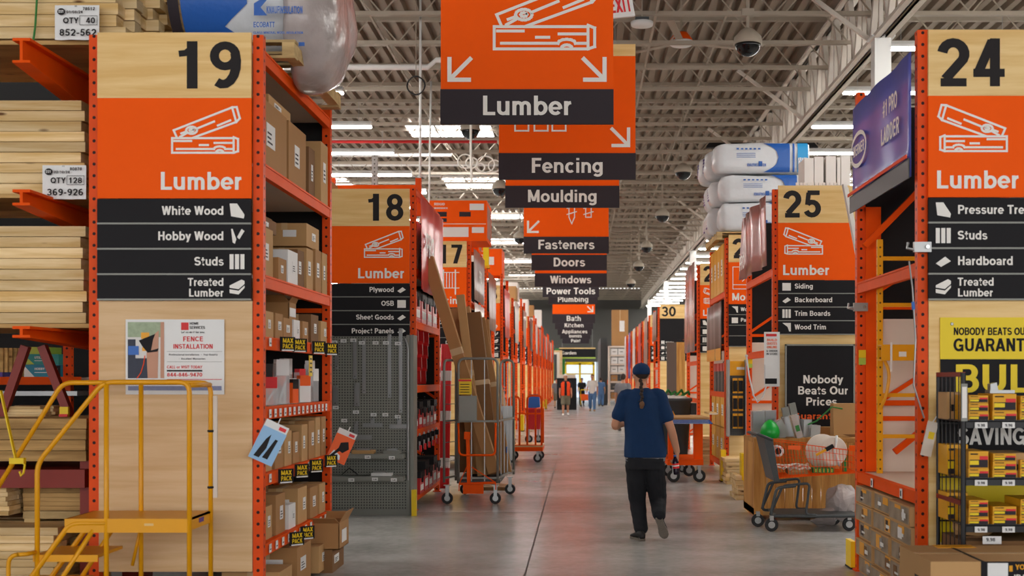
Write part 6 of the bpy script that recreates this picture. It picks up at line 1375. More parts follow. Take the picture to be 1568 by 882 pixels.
# ------------------------------------------------------------------ insulation bags above rack 26, pallets, white boards above rack 25
def small_bag(loc, L, ry, rz_, label, blue=True):
    o = thing('insulation_bag', label, 'insulation bag', loc)
    mb = MB(); prof = [(0,.4),(.012,.66),(.035,.86),(.07,.97),(.12,1.0),(.5,1.01),(.9,1.0),(.98,.98),(1.0,.9)]
    mb.rings([((L*t_, 0, rz_), ry*q, rz_*q) for t_, q in prof], Vector((0,1,0)), Vector((0,0,1)), 36, 4.5); crumple(mb, .04, 5, loc[2]); b0 = mb.build('bag', M['bagw'], o); shade(b0, 60)
    if not blue:
        mb = MB()
        for i in range(5): mb.box(-.006, .01, -ry*(.35-.05*i), ry*(.3-.09*(i % 2)), rz_*(.55+.2*i), rz_*(.65+.2*i))
        mb.build('end_print', M['purple'], o)
    if blue:
        def bnd(f0, f1, mt, nm, poly=None): 
            return wrapband(o, L*f0, L*f1, 0, rz_, ry, rz_, math.radians(228), math.radians(132), mt, nm, 4.5, poly, 1.06)
        bnd(.62, .8, 'printblue', 'print_band', lambda u: (L*(.52+.16*(1-abs(2*u-1))), L*.8)); bnd(.83, .85, 'printblue', 'stripe'); bnd(.88, .99, 'lblue', 'spec_band')
        mb = MB(); write(mb, 'KNAUFINSULATION', L*.45, rz_*.42, .05, -ry*1.075, 'C', w=L*.2); mb.box(L*.47, L*.51, -ry*1.075, -ry*1.07, rz_*.42, rz_*.75)
        for i in range(3): mb.box(L*.24, L*.44, -ry*1.075, -ry*1.073, rz_*(1.0+.12*i), rz_*(1.03+.12*i))
        for i in range(6): mb.box(L*(.24+.045*i), L*(.265+.045*i), -ry*1.075, -ry*1.073, rz_*1.5, rz_*1.6)
        mb.build('lettering', M['printblue'], o)
        mb = MB(); write(mb, 'R-19', L*.93, rz_*.3, .12, -ry*1.085, w=L*.09); write(mb, 'KRAFT', L*.93, rz_*.75, .06, -ry*1.085, w=L*.09); mb.build('spec_lettering', M['letter'], o)
    return o
IB = [(1090,1234,222,269),(1100,1245,270,312),(1100,1240,312,357)]
for r, (p0, p1, q0_, q1_) in enumerate(IB):
    d = 21.0; L = (p1-p0)*d/F; rz_ = (q1_-q0_)*d/F/2
    small_bag((X(p0,d), d, Z(q1_,d)), L, .27, rz_, 'white and blue insulation bag on top of rack 26, %s of the front column' % ['topmost','middle','lowest'][r])
    small_bag((X(p0,d)-.08-.03*r, d+.6, Z(q1_,d)), L, .27, rz_, 'insulation bag in the second column above rack 26, %s layer' % ['top','middle','bottom'][r], False)
    small_bag((X(p0,d)-.12, d+1.2, Z(q1_,d)), L, .27, rz_, 'insulation bag in the rear column above rack 26, %s layer' % ['top','middle','bottom'][r], False)
pallet('wooden_pallet', (X(1095,21)+.75, 21.7, Z(357,21)-.14), 1.5, 1.9, 'wooden pallet carrying the insulation bags above rack 26')
for k in range(5):
    p0, p1 = (1232,1247,1265,1282,1288)[k], (1246,1261,1280,1287,1302)[k]; d = 17.3; o = MB().box(X(p0,d), X(p1,d), d, d+.5, 3.99, Z((242,240,239,241,238)[k],d)).build('foam_board', M['white']); tag(o, 'thick white foam board standing above number 25, %s from the insulation bags' % ORD[k], 'board')
    MB().box(X(p0,d)+.003, X(p1,d)-.003, d-.004, d, Z(300,d), Z(298,d)).build('strap', M['paper'], o)
for k in range(12):
    px_ = 1219+k*5.8; d = 15.6; o = MB().box(X(px_,d), X(px_+4.2,d), d, d+.03, 4.0, Z(279.5,d)).build('trim_board', M['white']); tag(o, 'white trim board end peeking over the number 25 panel', 'trim board', 'white trim board ends above number 25'); MB().box(X(px_,d)+.003, X(px_+4.2,d)-.003, d-.002, d, Z(284,d), Z(283,d)).build('edge', M['cream'], o)
for k in range(4):
    px_ = 1292+k*4.2; d = 13.9; mb = MB(); mb.bar((X(px_+100,d), d+.1*k, 0), (X(px_,d), d+.1*k, Z(282,d)), .03, .09, (0,1,0)); o = mb.build('long_trim_board', M['white']); tag(o, 'long white trim board leaning beside the aisle 25 sign, %s from the number' % ORD[k], 'trim board')
# yellow cartons in the top bay of rack 26 and boxed tools below
for k in range(4):
    carton((X26+.32-.02, 21.1+k*.52, 3.11), .6, .48, .82, 'tall yellow carton on the upper shelf of rack 26, %s from near post' % ORD[k], 'yel_card', 'side', 1)
for k in range(4): toolbox(X26+.2, 21.0+k*.5, 1.4, .32, .4, .5, 'dark tool case on the shelf beside the dark pegboard, %s along' % ORD[k], 'dgrey')
for k in range(3):
    for r in range(2): carton((X26+.26, 21.1+k*.7, .22+r*.58), .5, .62, .56, 'yellow printed carton at the foot of rack 26, %s along, %s layer' % (ORD[k], ORD[r]), 'yel_card', 'side', 1)
o = tag(MB().box(X(1080,20.6), X(1092,20.6), 20.0, 20.74, Z(634,20.3), Z(631,20.3)).build('projecting_board', M['maple']), 'pale board sticking out of the rack 26 shelf', 'board'); MB().box(X(1080,20.6), X(1092,20.6), 19.995, 20.0, Z(634,20.3), Z(632,20.3)).build('edge', M['cream'], o)
# dark pegboard end unit
pu = thing('dark_pegboard', 'dark pegboard end unit with packs of black tools under the aisle 26 sign', 'display', (0,0,0)); D6 = 20.5
MB().box(X(1117,D6), X(1141,D6), D6, D6+.03, Z(667,D6), Z(575,D6)).build('pegboard', M['pegd'], pu); MB().box(X(1117,D6), X(1141,D6), D6-.01, D6+.03, Z(575,D6), Z(553,D6)).build('yellow_header', M['yellow'], pu)
for p in (1112, 1140): MB().box(X(p,D6), X(p+4,D6), D6-.14, D6+.05, Z(668,D6), Z(551,D6)).build('side_panel', M['steel'], pu)
MB().box(X(1128,D6), X(1140,D6), D6-.016, D6-.01, Z(566,D6), Z(562,D6)).build('white_label', M['paper'], pu)
for r in range(3):
    for c in range(2):
        o = thing('tool_pack', 'yellow and black tool pack on the dark pegboard, %s row, %s from the aisle' % (ORD[r], ORD[c]), 'pack', (X(1125+c*8.5,D6), D6-.06, Z(602+r*27,D6))); MB().box(-.04,.04,0,.03,0,.25).build('card', M['yellow'], o); MB().box(-.034,.034,-.02,0,.03,.21).build('tray', M['sign_black'], o); MB().tube([(0,.06,.23),(0,-.02,.23)], .004, 6).build('hook', M['steel'], o)
def low_pile(px0, px1, py0, py1, d, rows, label, group):
    x0, x1 = X(px0,d), X(px1,d); z1 = Z(py0,d); h_ = z1/rows
    for r in range(rows):
        mb = MB(); mb.box(0, x1-x0-random.uniform(0,.06), 0, .7, 0, h_*.9); o = mb.build('stacked_board', M['pine'], None, (x0+random.uniform(0,.05), d+random.uniform(0,.03), r*h_+.001)); tag(o, label, 'board', group)
low_pile(1109, 1143, 702, 743, 18.9, 7, 'pale board in the low pile below the dark pegboard', 'boards of the low pile at rack 26')
low_pile(1066, 1090, 668, 711, 23.2, 8, 'pale board in the low pile behind the blue-edged table', 'boards of the low pile at rack 27')
low_pile(1126, 1140, 728, 760, 16.5, 5, 'small white board end at the foot of rack 25', 'small board ends at rack 25')
o = tag(MB().box(-.04,.04,-.1,.1,0,.5).build('yellow_floor_guard', M['yellow2'], None, (X(1108,19.4), 19.5, 0)), 'yellow floor guard at the near post of rack 26', 'guard'); MB().box(-.05,.05,-.11,.11,0,.015).build('foot', M['sign_black'], o)
o = tag(MB().box(-.05,.05,-.1,.1,0,.6).build('yellow_floor_guard', M['yellow2'], None, (X(1141,16.9), 17.0, 0)), 'yellow slotted floor guard at the far post of rack 25', 'guard'); MB().box(-.06,.06,-.11,.11,0,.015).build('foot', M['sign_black'], o)
# trash can and orange table cart
tcn = thing('trash_can', 'large dark grey rubbish can filled with green and white scraps', 'bin', (X(1030,21.5), 21.5, 0))
MB().lathe([(.24,.22),(.26,.24),(.32,1.22),(.345,1.24),(.345,1.29),(.31,1.29)], 28).build('can', M['dgrey'], tcn, smooth=True)
for s in (-1, 1): MB().box(s*.36-.05, s*.36+.05, -.08, .08, 1.0, 1.2).build('handle', M['dgrey'], tcn)
mb = MB(); mb.add([(-.06,-.312,1.0),(.02,-.312,1.0),(-.02,-.312,1.08)], [(0,1,2)]); mb.build('warning_sticker', M['yellow'], tcn)
MB().lathe([(.3,1.15),(.33,1.28),(.2,1.33),(.02,1.34)], 20).build('rubbish', M['paper'], tcn)
for k in range(5): MB().tube([(-.25+.1*k,-.1,1.33),(-.2+.12*k,.05,1.40+.03*(k % 2)),(-.1+.1*k,.1,1.35)], .022, 6).build('green_scrap', M['leaf'], tcn)
for x, y in ((-.15,-.15),(.15,-.15),(.15,.15),(-.15,.15)): caster(tcn, x, y, .06, .03, 'y', .2)
tb = thing('orange_cart', 'red-orange flat cart with a board top edged in blue beside the walking man', 'cart', (0,0,0)); T0, T1 = 19.3, 20.6; tx0, tx1 = X(1018,19.9), X(1079,19.9)
MB().box(tx0, tx1-.08, T0, T1, .27, .36).build('base', M['redb'] if False else M['orange'], tb); MB().box(tx1-.22, tx1-.08, T0+.1, T0+.25, .36, .92).build('upright', M['orange'], tb); MB().box(tx0+.02, tx0+.1, T0+.1, T0+.25, .36, .92).build('upright', M['orange'], tb)
for x, y in ((tx1-.14,T0+.05),(tx1-.2,T1-.1),(tx0+.1,T0+.05),(tx0+.1,T1-.1)): caster(tb, x, y, .1, .05, 'y', .27)
for k in range(3):
    o = tag(MB().box(tx0-.06, tx1+.06-.02*k, T0-.05+.02*k, T1, .922+k*.022, .940+k*.022).build('foam_sheet', M['blue']), 'thin blue-edged sheet on the orange cart, %s from the bottom' % ORD[k], 'sheet'); MB().box(tx0, tx1, T0-.052+.02*k, T0-.05+.02*k, .928+k*.022, .932+k*.022).build('edge_print', M['paper'], o)
o = tag(MB().box(tx0-.08, tx1+.02, T0, T1, .988, 1.02).build('brown_top_sheet', M['card2']), 'tan board lying on the blue sheets of the orange cart', 'board'); MB().box(tx0-.05, tx1, T0-.002, T0, .995, 1.01).build('edge', M['card'], o)
# brown doors in front of aisle 30
for k, (p0, p1, m_, lb) in enumerate(((1021,1036,'hair','dark brown panel standing before the aisle 30 sign'),(1036,1049,'crate','golden brown door panel standing before the aisle 30 sign'))):
    d = 33+.3*k; o = tag(MB().box(X(p0,d), X(p1,d), d, d+.05, 0, Z(524,d)).build('door_panel', M['crate'] if k else plain('dark taupe panel', '#5c4a40', .6)), lb, 'door'); MB().box(X(p1,d)-.05, X(p1,d)-.03, d-.02, d, 1.0, 1.1).build('lock_plate', M['steel'], o)
# high carton stack and white display beyond
o = thing('display_shelving', 'cream open shelving with white boxes far down the aisle', 'shelving', (0,0,0)); D9 = 72; sx0, sx1 = X(933,D9), X(969,D9)
for i in range(7): MB().box(sx0, sx1, D9, D9+1, Z(612-i*13.5,D9)-.05, Z(612-i*13.5,D9)+.05).build('shelf', M['cream'], o)
for x in (sx0, sx1): MB().box(x-.06, x+.06, D9, D9+1, 0, Z(530,D9)).build('upright', M['cream'], o)
MB().box(sx0-.5, sx0-.1, D9+1, D9+12, 0, 4).build('side_run', M['dgrey'], o)
for i in range(6):
    for j in range(3):
        x = sx0+.1+j*(sx1-sx0-.1)/3; z = Z(612-i*13.5,D9)+.052; q = tag(MB().box(x, x+.38, D9+.08, D9+.8, z, z+.36).build('white_box', M['paper' if i > 2 else ('dgrey' if (i+j) % 2 else 'card')]), 'box on the far cream shelving, %s shelf up, %s from the aisle' % (ORD[i], ORD[j]), 'box'); MB().box(x+.1, x+.28, D9+.075, D9+.08, z+.15, z+.2).build('print', M['grey'], q)
carton(((X(937,D9)+X(962,D9))/2, D9+.6, Z(531,D9)+.055), X(962,D9)-X(937,D9), 1.1, Z(475,D9)-Z(530,D9), 'huge brown carton standing on the far cream shelving', 'card', 'front')
# far left greenery and dark displays near the entrance
for k in range(5):
    x = X(829+k*4.5, 84+k); o = tag(MB().box(-.4,.4,-.5,.5,0,3.2+.2*k).build('far_display', M[['lime','dgrey','cream','ply','leaf'][k]], None, (x+.3, 91.2+2.2*k, 0)), 'tall far display near the garden doors, %s from the left racks' % ORD[k], 'display'); MB().box(-.38,.38,-.52,-.5,1.0,1.4).build('sign_strip', M['paper'], o)
o = tag(MB().box(-.5,.5,-.4,.4,0,1.62).build('black_display', M['tee_b'], None, (X(868,63), 63, 0)), 'dark display block behind the person in the orange vest', 'display'); MB().box(-.45,.45,-.3,.3,1.62,1.8).build('goods', M['cream'], o)
o = tag(MB().box(-.3,.3,-.4,.4,0,3.6).build('dark_far_column', M['dgrey'], None, (X(925,80), 80, 0)), 'dark upright display beside the far cream shelving', 'display'); MB().box(-.31,.31,-.42,-.4,1.2,1.5).build('orange_strip', M['orange'], o)

# ------------------------------------------------------------------ people
def solid(mb, name, mat, parent, voxel=.01, smooth=3, fold=0, fr=(6,6,2.5)):
    me = mb.mesh('tmp', M[mat]); o = bpy.data.objects.new('tmp', me); S.collection.objects.link(o)
    r = o.modifiers.new('r', 'REMESH'); r.mode = 'VOXEL'; r.voxel_size = voxel; r.use_smooth_shade = True
    s = o.modifiers.new('s', 'SMOOTH'); s.iterations = smooth; s.factor = .5
    m2 = bpy.data.meshes.new_from_object(o.evaluated_get(bpy.context.evaluated_depsgraph_get())); bpy.data.objects.remove(o)
    if fold:
        for v in m2.vertices:
            q = noise.noise(Vector((v.co.x*fr[0], v.co.y*fr[1], v.co.z*fr[2]))); q2 = noise.noise(Vector((v.co.x*fr[0]*2.3+5, v.co.y*fr[1]*2, v.co.z*fr[2]*2.6+v.co.x*8)))
            v.co += v.normal*(q*fold+q2*fold*.6)
    m2.polygons.foreach_set('use_smooth', [True]*len(m2.polygons)); m2.name = name
    if not m2.materials: m2.materials.append(M[mat])
    return link(name, m2, parent)
def limb(mb, pts, rad, n=14, sub=4):
    """smooth tapered limb through joints, rounded ends"""
    P = [Vector(p) for p in pts]; out = []; rr = []
    tup = lambda q: q if isinstance(q, tuple) else (q, q)
    for i in range(len(P)-1):
        p0 = P[max(0,i-1)]; p1 = P[i]; p2 = P[i+1]; p3 = P[min(len(P)-1,i+2)]
        for k in range(sub):
            t_ = k/sub; q = .5*((2*p1)+(p2-p0)*t_+(2*p0-5*p1+4*p2-p3)*t_**2+(3*p1-p0-3*p2+p3)*t_**3)
            ra, rb = tup(rad[i]), tup(rad[i+1]); out.append(q); rr.append(tuple(ra[j]*(1-t_)+rb[j]*t_ for j in (0,1)))
    out.append(P[-1]); rr.append(tup(rad[-1]))
    d0 = (out[0]-out[1]).normalized(); d1 = (out[-1]-out[-2]).normalized(); r0, r1 = rr[0], rr[-1]
    out = [out[0]+d0*min(r0)*.85, out[0]+d0*min(r0)*.5]+out+[out[-1]+d1*min(r1)*.5, out[-1]+d1*min(r1)*.85]
    rr = [(r0[0]*.4,r0[1]*.4),(r0[0]*.85,r0[1]*.85)]+rr+[(r1[0]*.85,r1[1]*.85),(r1[0]*.4,r1[1]*.4)]
    return mb.tube(out, 0, n, rad=rr)
def hand(mb, wrist, along, inner, thumb, k=1.0, curl=.5, hold=0):
    """palm, four unequal bent fingers and a thumb from the side of the palm"""
    w_ = Vector(wrist); a = Vector(along).normalized(); n_ = (Vector(inner)-a*Vector(inner).dot(a)).normalized(); s = (Vector(thumb)-a*Vector(thumb).dot(a)-n_*Vector(thumb).dot(n_)).normalized()
    pc = w_+a*.085*k
    for q in (-.028,-.009,.010,.028): limb(mb, [w_+a*.005*k+s*q*.6*k, pc+s*q*k], [.017*k, .0135*k], 8, 2)
    for q, L, cc in ((.030,.072,0),(.010,.080,.04),(-.010,.075,.08),(-.029,.060,.14)):
        p = pc+s*q*k; pts = [p-a*.01*k]; ang = 0
        for j, f_ in enumerate((.44,.32,.26)):
            ang += (curl+cc)*(1.0 if j == 0 else .9)+hold*.25; dirv = a*math.cos(ang)+n_*math.sin(ang); p = p+dirv*L*f_*k; pts.append(p)
        limb(mb, pts, [.0095*k,.009*k,.0082*k,.0072*k], 8, 2)
    p = w_+a*.025*k+s*.03*k; limb(mb, [p, p+(a*.6+s*.7+n_*.2).normalized()*.035*k, p+(a*.75+s*.45+n_*.5).normalized()*.068*k, p+(a*.8+s*.2+n_*.65).normalized()*.09*k], [.014*k,.012*k,.010*k,.008*k], 8, 2)
def shoe(par, heel, toe, up, mat='rubber', sole='sole', k=1.0, name='shoe'):
    h, t_ = Vector(heel), Vector(toe); fw = (t_-h).normalized(); u = (Vector(up)-fw*Vector(up).dot(fw)).normalized(); s = fw.cross(u); L = (t_-h).length
    R = Matrix(((s.x,fw.x,u.x,h.x),(s.y,fw.y,u.y,h.y),(s.z,fw.z,u.z,h.z),(0,0,0,1)))
    mb = MB(); pr_ = [(0.02,.028,.03,.03),(.06,.036,.05,.055),(.25,.038,.055,.075),(.42,.038,.045,.06),(.62,.046,.036,.042),(.82,.046,.030,.034),(.95,.034,.024,.028),(1.0,.015,.018,.024)]
    for q in pr_: pass
    mb.tube([(0, q[0]*L, q[3]*k) for q in pr_], 0, 16, rad=[(q[1]*k, q[2]*.75*k) for q in pr_]); mb.v = [R @ v for v in mb.v]
    o = mb.build(name, M[mat], par); shade(o, 80)
    ol = [(.0,.022),(.03,.033),(.12,.038),(.35,.034),(.5,.037),(.68,.048),(.85,.046),(.96,.03),(1.01,.012)]
    pts = [(w_*k, y*L) for y, w_ in ol]+[(-w_*k, y*L) for y, w_ in ol[::-1]]
    mb = MB(); n = len(pts); mb.add([R @ Vector((p[0], p[1], -.002)) for p in pts]+[R @ Vector((p[0], p[1], .024*k)) for p in pts], [tuple(range(n)), tuple(range(2*n-1,n-1,-1))]+[((i+1)%n,i,i+n,(i+1)%n+n) for i in range(n)])
    mb.build('sole', M[sole], o); return o
def head(mb, c, f, k=1.0, tilt=0):
    """head volume with brow, nose, ears, chin; f is the look direction; centre c at mid head height"""
    f = Vector(f).normalized(); u = Vector((0,0,1)); s = f.cross(u).normalized(); u = s.cross(f); c = Vector(c)
    R = []
    for z, rx, ry, off in ((-.112,.030,.034,.042),(-.10,.042,.052,.030),(-.075,.055,.072,.018),(-.045,.064,.084,.008),(-.01,.071,.092,.0),(.03,.076,.097,-.004),(.065,.072,.09,-.008),(.092,.058,.07,-.010),(.11,.035,.042,-.012),(.118,.01,.012,-.012)):
        R.append((c+u*z*k+f*off*k, rx*k, ry*k))
    mb.rings(R, s, f, 20, 2.15)
    limb(mb, [c+f*.088*k+u*.022*k, c+f*.108*k-u*.018*k], [.009*k, .014*k], 8, 2)
    for q in (-1, 1):
        mb.ball(c+s*q*.078*k-u*.005*k-f*.006*k, (.012*k,.02*k,.032*k), 10, 7); mb.ball(c+f*.086*k+s*q*.034*k+u*.026*k, (.02*k,.012*k,.008*k), 8, 6)
def face_bits(par, c, f, k=1.0):
    f = Vector(f).normalized(); u = Vector((0,0,1)); s = f.cross(u).normalized(); c = Vector(c)
    for q in (-1, 1): MB().ball(c+f*.089*k+s*q*.031*k+u*.008*k, .011*k, 10, 6).build('eye', M['sign_black'], par, smooth=True)
    limb(mb2 := MB(), [c+f*.093*k+s*.022*k-u*.05*k, c+f*.098*k-u*.052*k, c+f*.093*k-s*.022*k-u*.05*k], [.005*k]*3, 8, 2); mb2.build('mouth', plain('lips', '#8e4a42', .6), par)
def person(name, label, J, f, tops, vox=.012, shorts=False, top='navy', legs='jeans', shoes='rubber', hair=None, k=1.0, face=True, sleeve=.62, sole='sole', folds=.006, skin='skin', belly=0):
    """J: joint positions in the world; tops: torso rings (centre, half width, half depth) from hips to neck"""
    f = Vector(f).normalized(); s = f.cross(Vector((0,0,1))).normalized()
    mb = MB(); mb.rings([(c, a*.9, b_*.88) for c, a, b_ in tops], s, f, 20, 2.3)
    limb(mb, [J['neck']-Vector((0,0,.03*k)), J['head']-Vector((0,0,.06*k))], [.06*k,.055*k]); head(mb, J['head'], J.get('look', f), k)
    for q in 'LR':
        limb(mb, [J['sh'+q], J['sh'+q].lerp(J['el'+q], .5), J['el'+q], J['el'+q].lerp(J['wr'+q], .35), J['wr'+q]], [.052*k,.049*k,.042*k,.043*k,.030*k])
        limb(mb, [J['hip'+q], J['hip'+q].lerp(J['kn'+q], .5), J['kn'+q], J['kn'+q].lerp(J['an'+q], .35), J['an'+q]], [.085*k,.075*k,.053*k,.055*k,.036*k])
        fm = J['heel'+q].lerp(J['toe'+q], .5)+Vector(J.get('up'+q, (0,0,1))).normalized()*.045*k; limb(mb, [J['an'+q], J['an'+q].lerp(fm, .6), fm], [.034*k,.028*k,.02*k])
        H = J['hand'+q]; hand(mb, J['wr'+q], H[0], H[1], H[2], k*1.12, H[3], H[4] if len(H) > 4 else 0)
    p = solid(mb, name, skin, None, min(vox, .0075) if vox < .011 else vox*.9, 2); tag(p, label, 'person'); p.name = name
    # shirt
    mb = MB(); mb.rings(tops, s, f, 28, 2.35)
    for q in 'LR':
        e = J['sh'+q].lerp(J['el'+q], sleeve); limb(mb, [J['neck'].lerp(J['sh'+q], .45)+Vector((0,0,-.035*k)), J['sh'+q], J['sh'+q].lerp(e, .5), e], [.055*k,.075*k,.073*k,.076*k], 16)
    solid(mb, 'shirt', top, p, vox*.8, 3, folds)
    # trousers or shorts
    mb = MB(); hc = tops[0][0]; mb.rings([(hc+Vector((0,0,-.12*k)), tops[0][1]*.86, tops[0][2]*.98), (hc+Vector((0,0,-.03*k)), tops[0][1]*.93, tops[0][2]*1.0), (hc+Vector((0,0,.06*k)), tops[0][1]*.9, tops[0][2]*.92)], s, f, 24, 2.4)
    for q in 'LR':
        hp, kn, an = J['hip'+q], J['kn'+q], J['an'+q]
        if shorts: limb(mb, [hp, hp.lerp(kn, .5), kn+Vector((0,0,.02*k))], [.105*k,.103*k,.095*k], 16)
        else: limb(mb, [hp, hp.lerp(kn, .5), kn, kn.lerp(an, .45), an+Vector((0,0,.03*k))], [.11*k,.102*k,.087*k,.078*k,.07*k], 16)
    solid(mb, 'shorts' if shorts else 'trousers', legs, p, vox*.8, 3, folds*1.3, (5,5,9))
    for q in 'LR': shoe(p, J['heel'+q], J['toe'+q], J.get('up'+q, Vector((0,0,1))), shoes, sole, k)
    if face: face_bits(p, J['head'], J.get('look', f), k)
    if hair:
        mb = MB(); hd = J['head']; lk = Vector(J.get('look', f)).normalized(); mb.rings([(hd+Vector((0,0,z*k))-lk*o_*k, a*k, b_*k) for z, a, b_, o_ in ((-.06,.04,.03,.075),(-.03,.07,.062,.04),(.02,.084,.085,.022),(.06,.083,.096,.012),(.095,.07,.084,.01),(.12,.045,.055,.01),(.13,.015,.02,.01))], lk.cross(Vector((0,0,1))).normalized(), lk, 20, 2.1)
        shade(mb.build('hair', M[hair], p), 80)
    return p, s
def stand(x, y, h, f, step=.0, sw=.12, arm=.1, seed=0):
    """upright or striding figure; f look direction"""
    k = h/1.75; f = Vector(f).normalized(); s = f.cross(Vector((0,0,1))).normalized(); o = Vector((x, y, 0)); U_ = Vector((0,0,1)); J = {}
    def P(a, b_, c): return o+s*a*k+f*b_*k+U_*c*k
    J['head'] = P(0,.03,1.63); J['neck'] = P(0,0,1.46)
    for q, g in (('L',-1),('R',1)):
        st = step*g
        J['sh'+q] = P(.175*g,0,1.40); J['el'+q] = P(.23*g,-.03-st*.25,1.12); J['wr'+q] = P(.25*g,.06-st*.45,.88); J['hand'+q] = ((f*.15-U_).normalized(), -s*g, f, .35)
        J['hip'+q] = P(.09*g,0,.90); J['kn'+q] = P(.10*g,.04+st*.35,.49); J['an'+q] = P(.10*g,-.03+st*.75,.09+(.05 if st < 0 else 0)); lift = .04 if st < 0 else 0
        J['heel'+q] = P(.10*g,-.09+st*.75,.0+lift); J['toe'+q] = P(.115*g,.18+st*.75,.0)
    T_ = [(P(0,0,.84),.175*k,.125*k),(P(0,0,.93),.175*k,.125*k),(P(0,.01,1.08),.165*k,.12*k),(P(0,.01,1.24),.18*k,.125*k),(P(0,0,1.36),.185*k,.115*k),(P(0,-.005,1.43),.13*k,.085*k),(P(0,0,1.47),.07*k,.065*k)]
    return J, T_, k
# the walking man, from the photo's joints at about 12.4 m
D = 12.4
def mp(px, py, dy=0): return at(px, py, D+dy)
J = dict(head=mp(981.5,574,.04), neck=mp(982,595,.0), shL=mp(958,607,0), shR=mp(1009,606,0), elL=mp(942,651,.03), wrL=mp(957,648,.24), elR=mp(1027,655,-.03), wrR=mp(1037,692,.07),
         hipL=mp(973.5,713,.02), hipR=mp(1002,713,0), knL=mp(976,765,.12), anL=mp(981.5,815,.06), knR=mp(1007,764,.10), anR=mp(1009,792,-.12))
J['look'] = Vector((-.22, 1, -.06)); J['handL'] = ((.55,.8,.1), (.6,-.2,-.7), (0,.1,1), .45); J['handR'] = ((.02,.12,-1), (-.95,.15,0), (-.05,1,0), .75, .6)
J['heelL'] = Vector((X(984,D), 12.36, 0)); J['toeL'] = Vector((X(973,D)-.02, 12.36+.27, .0)); J['heelR'] = mp(1008,792,-.17); J['toeR'] = Vector((X(1018,D), 12.33, .035)); J['upR'] = Vector((0, .9, .5))
def tr(px, py, wpx, ry, dy=0): return (mp(px, py, dy), wpx*D/F, ry)
TT = [tr(988,700,32.5,.145), tr(988,690,32.5,.145), tr(987,668,30.5,.135), tr(985,645,29.5,.13), tr(983,625,29,.13), tr(982.5,609,28,.115), tr(982,600,21,.085), tr(982,594,11,.065)]
man, _ = person('person', 'person walking away in navy T-shirt and cap with long braid, holding a bottle', J, (0,1,0), TT, vox=.0095, top='navy', legs='jeans', face=True, folds=.006, sleeve=.66)
hc = J['head']; lk = J['look'].normalized(); sd = lk.cross(Vector((0,0,1))).normalized()
mb = MB(); mb.rings([(hc+Vector((0,0,z))-lk*o_, a, b_) for z, a, b_, o_ in ((.0,.084,.096,.012),(.03,.089,.106,.012),(.06,.086,.105,.010),(.085,.074,.092,.010),(.105,.055,.068,.010),(.117,.03,.036,.010),(.12,.008,.01,.010))], sd, lk, 24, 2.1); cap_ = mb.build('cap', M['navy'], man); shade(cap_, 80)
mb = MB(); vs = []
for i in range(13):
    a = math.pi*i/12; ca, sa = math.cos(a), math.sin(a); vs.append(hc+sd*ca*.075+lk*(.075+.0*sa)+Vector((0,0,.012-.0*ca))); vs.append(hc+sd*ca*.07+lk*(.08+.09*sa)+Vector((0,0,.0)))
mb.add(vs, [(2*i, 2*i+1, 2*i+3, 2*i+2) for i in range(12)]); o = mb.build('brim', M['navy'], cap_); o.modifiers.new('t','SOLIDIFY').thickness = .006
MB().ball(hc+Vector((0,0,.12))-lk*.01, .008, 8, 5).build('button', M['navy'], cap_)
mb = MB(); mb.rings([(hc+Vector((0,0,z))-lk*o_, a, b_) for z, a, b_, o_ in ((-.045,.03,.022,.062),(-.03,.052,.04,.05),(-.01,.068,.062,.034),(.02,.08,.088,.02),(.05,.08,.095,.016))], sd, lk, 24, 2.1)
hr = mb.build('hair', M['hair'], man); shade(hr, 80)
mb = MB(); bx_ = [(981.5,583),(981.8,588),(982,593),(982.3,598),(982.5,603),(982.8,608),(983,613)]
for i, (a, b_) in enumerate(bx_): mb.ball(at(a+(.6 if i % 2 else -.6), b_, D-.115-.012*min(i,3)), (.02-.0006*i,.016,.022), 10, 7)
mb.build('braid', M['hair'], hr, smooth=True); mb = MB(); mb.ball(at(983,619,D-.16), (.026,.02,.032), 12, 8); mb.ball(at(982.5,623,D-.155), (.02,.018,.02), 10, 7); mb.build('braid_tail', plain('light brown hair', '#6a4a30', .6, var=.3, scale=50), hr, smooth=True)
MB().tube([at(980.5+3*math.cos(i*math.pi/4)*.9, 614.5, D-.15+.02*math.sin(i*math.pi/4)) for i in range(8)], .004, 6, True).build('hair_tie', M['rubber'], hr)
mb = MB(); mb.rings([(mp(988,705.5),.203,.135),(mp(988,700),.205,.14)], Vector((1,0,0)), Vector((0,1,0)), 24, 2.35); mb.build('undershirt_hem', M['tee_g'], man)
# bottle held in his right hand
bt = thing('soda_bottle', 'cola bottle with red and white label held in the walking person\'s hand', 'bottle', at(1035,714,12.44)); bt.rotation_euler = (0, -.1, 0)
MB().lathe([(.02,-.085),(.031,-.08),(.033,-.05),(.031,-.03),(.033,.0),(.033,.03),(.03,.055),(.016,.085),(.013,.1)], 20).build('body', plain('cola', '#1d1020', .1), bt, smooth=True)
MB().lathe([(.0338,-.02),(.0338,.03)], 20).build('label_band', M['redb'], bt); MB().lathe([(.0342,.0),(.0342,.012)], 20).build('white_band', M['paper'], bt); MB().lathe([(.015,.1),(.015,.116)], 14).build('cap', M['blue'], bt)
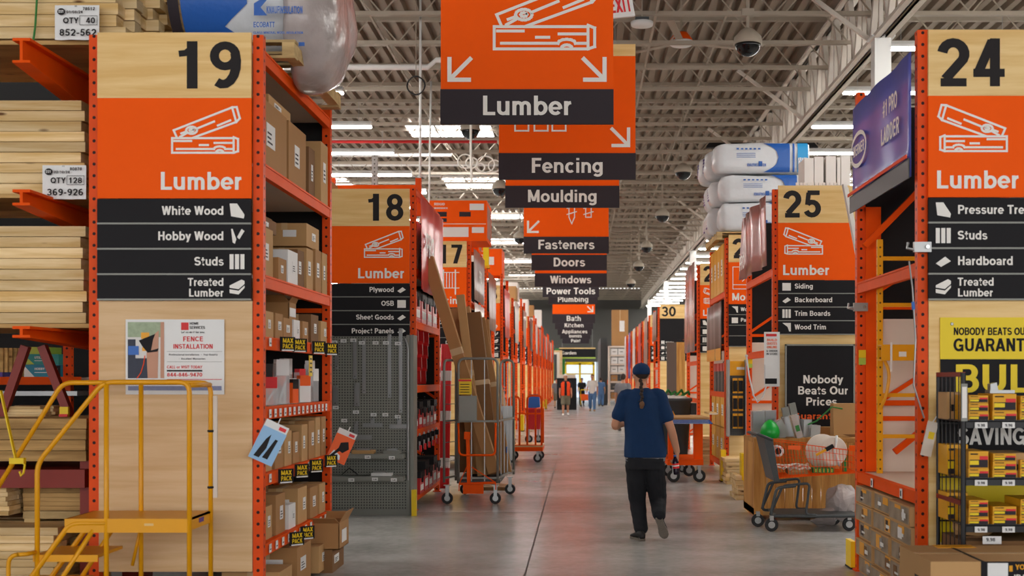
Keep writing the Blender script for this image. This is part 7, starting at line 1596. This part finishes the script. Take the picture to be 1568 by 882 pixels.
# people further down
Jv, Tv, kv = stand(X(866,53), 53, 1.80, (.05,-1,0), .12); vp_, _ = person('person', 'person in an orange vest, black shirt and khaki shorts walking towards the viewer', Jv, (.05,-1,0), Tv, .02, True, 'tee_b', 'khaki', 'tee_w', 'tee_w', kv, folds=.003)
mb = MB(); f_ = Vector((.05,-1,0)).normalized(); s_ = f_.cross(Vector((0,0,1)))
for g in (-1, 1):
    c = [(Tv[i][0]+s_*g*Tv[i][1]*.62, Tv[i][1]*.47, Tv[i][2]*1.12) for i in (0,1,2,3,4,5)]; mb.rings(c, s_, f_, 14, 3)
mb.build('vest', M['vest'], vp_)
MB().ball(Jv['head']+Vector((0,0,-.12)), (.06,.05,.02), 10, 6).build('collar', M['tee_b'], vp_)
Jw, Tw, kw = stand(X(907,60), 60, 1.80, (-.05,-1,0), -.14); person('person', 'person in a white T-shirt and blue jeans walking towards the viewer', Jw, (-.05,-1,0), Tw, .02, False, 'tee_w', 'bluejean', 'card3', 'card3', kw, folds=.003)
Jd, Td, kd = stand(X(891,72), 72, 1.62, (0,-1,0), .1); person('person', 'small dark-clothed person between the orange vest and the white shirt', Jd, (0,-1,0), Td, .024, False, 'tee_b', 'jeans', 'rubber', 'hair', kd, folds=0)
Jg, Tg, kg = stand(X(954,38), 38, 1.76, (.3,1,0), .1); person('person', 'person in a grey T-shirt seen from behind beyond the walking man\'s shoulder', Jg, (.3,1,0), Tg, .016, False, 'tee_g', 'jeans', 'rubber', 'hair', kg, folds=.003)
Jh, Th, kh = stand(X(851,64), 66, 1.6, (.3,-1,0), .05); person('person', 'pale-clothed person at the left behind the orange vest', Jh, (.3,-1,0), Th, .024, True, 'tee_g', 'khaki', 'rubber', 'hair', kh, folds=0)
Ji, Ti, ki = stand(X(921,68), 70, 1.65, (0,1,0), .05); person('person', 'person in blue far off beside the cream shelving', Ji, (0,1,0), Ti, .024, False, 'bluejean', 'bluejean', 'rubber', 'hair', ki, folds=0)
# yellow cart with goods beside the dark-clothed person
o = thing('garden_cart', 'low yellow-handled cart in front of the far doors', 'cart', (X(896,70), 70, 0)); MB().prism([(-.25,.35),(.25,.35),(.32,.7),(-.32,.7)], -.3, .3).build('basket', M['letter_or'], o); MB().tube([(-.25,-.35,.95),(.25,-.35,.95)], .03, 8).build('handle', M['yellow2'], o); mb = MB(); mb.bar((-.25,-.3,.1),(-.25,-.35,.95),.03); mb.bar((.25,-.3,.1),(.25,-.35,.95),.03); mb.build('frame', M['yellow2'], o)
for s in (-.2,.2): wheel(o, s, -.2, .08, .08, .04, 'x', 'caster')
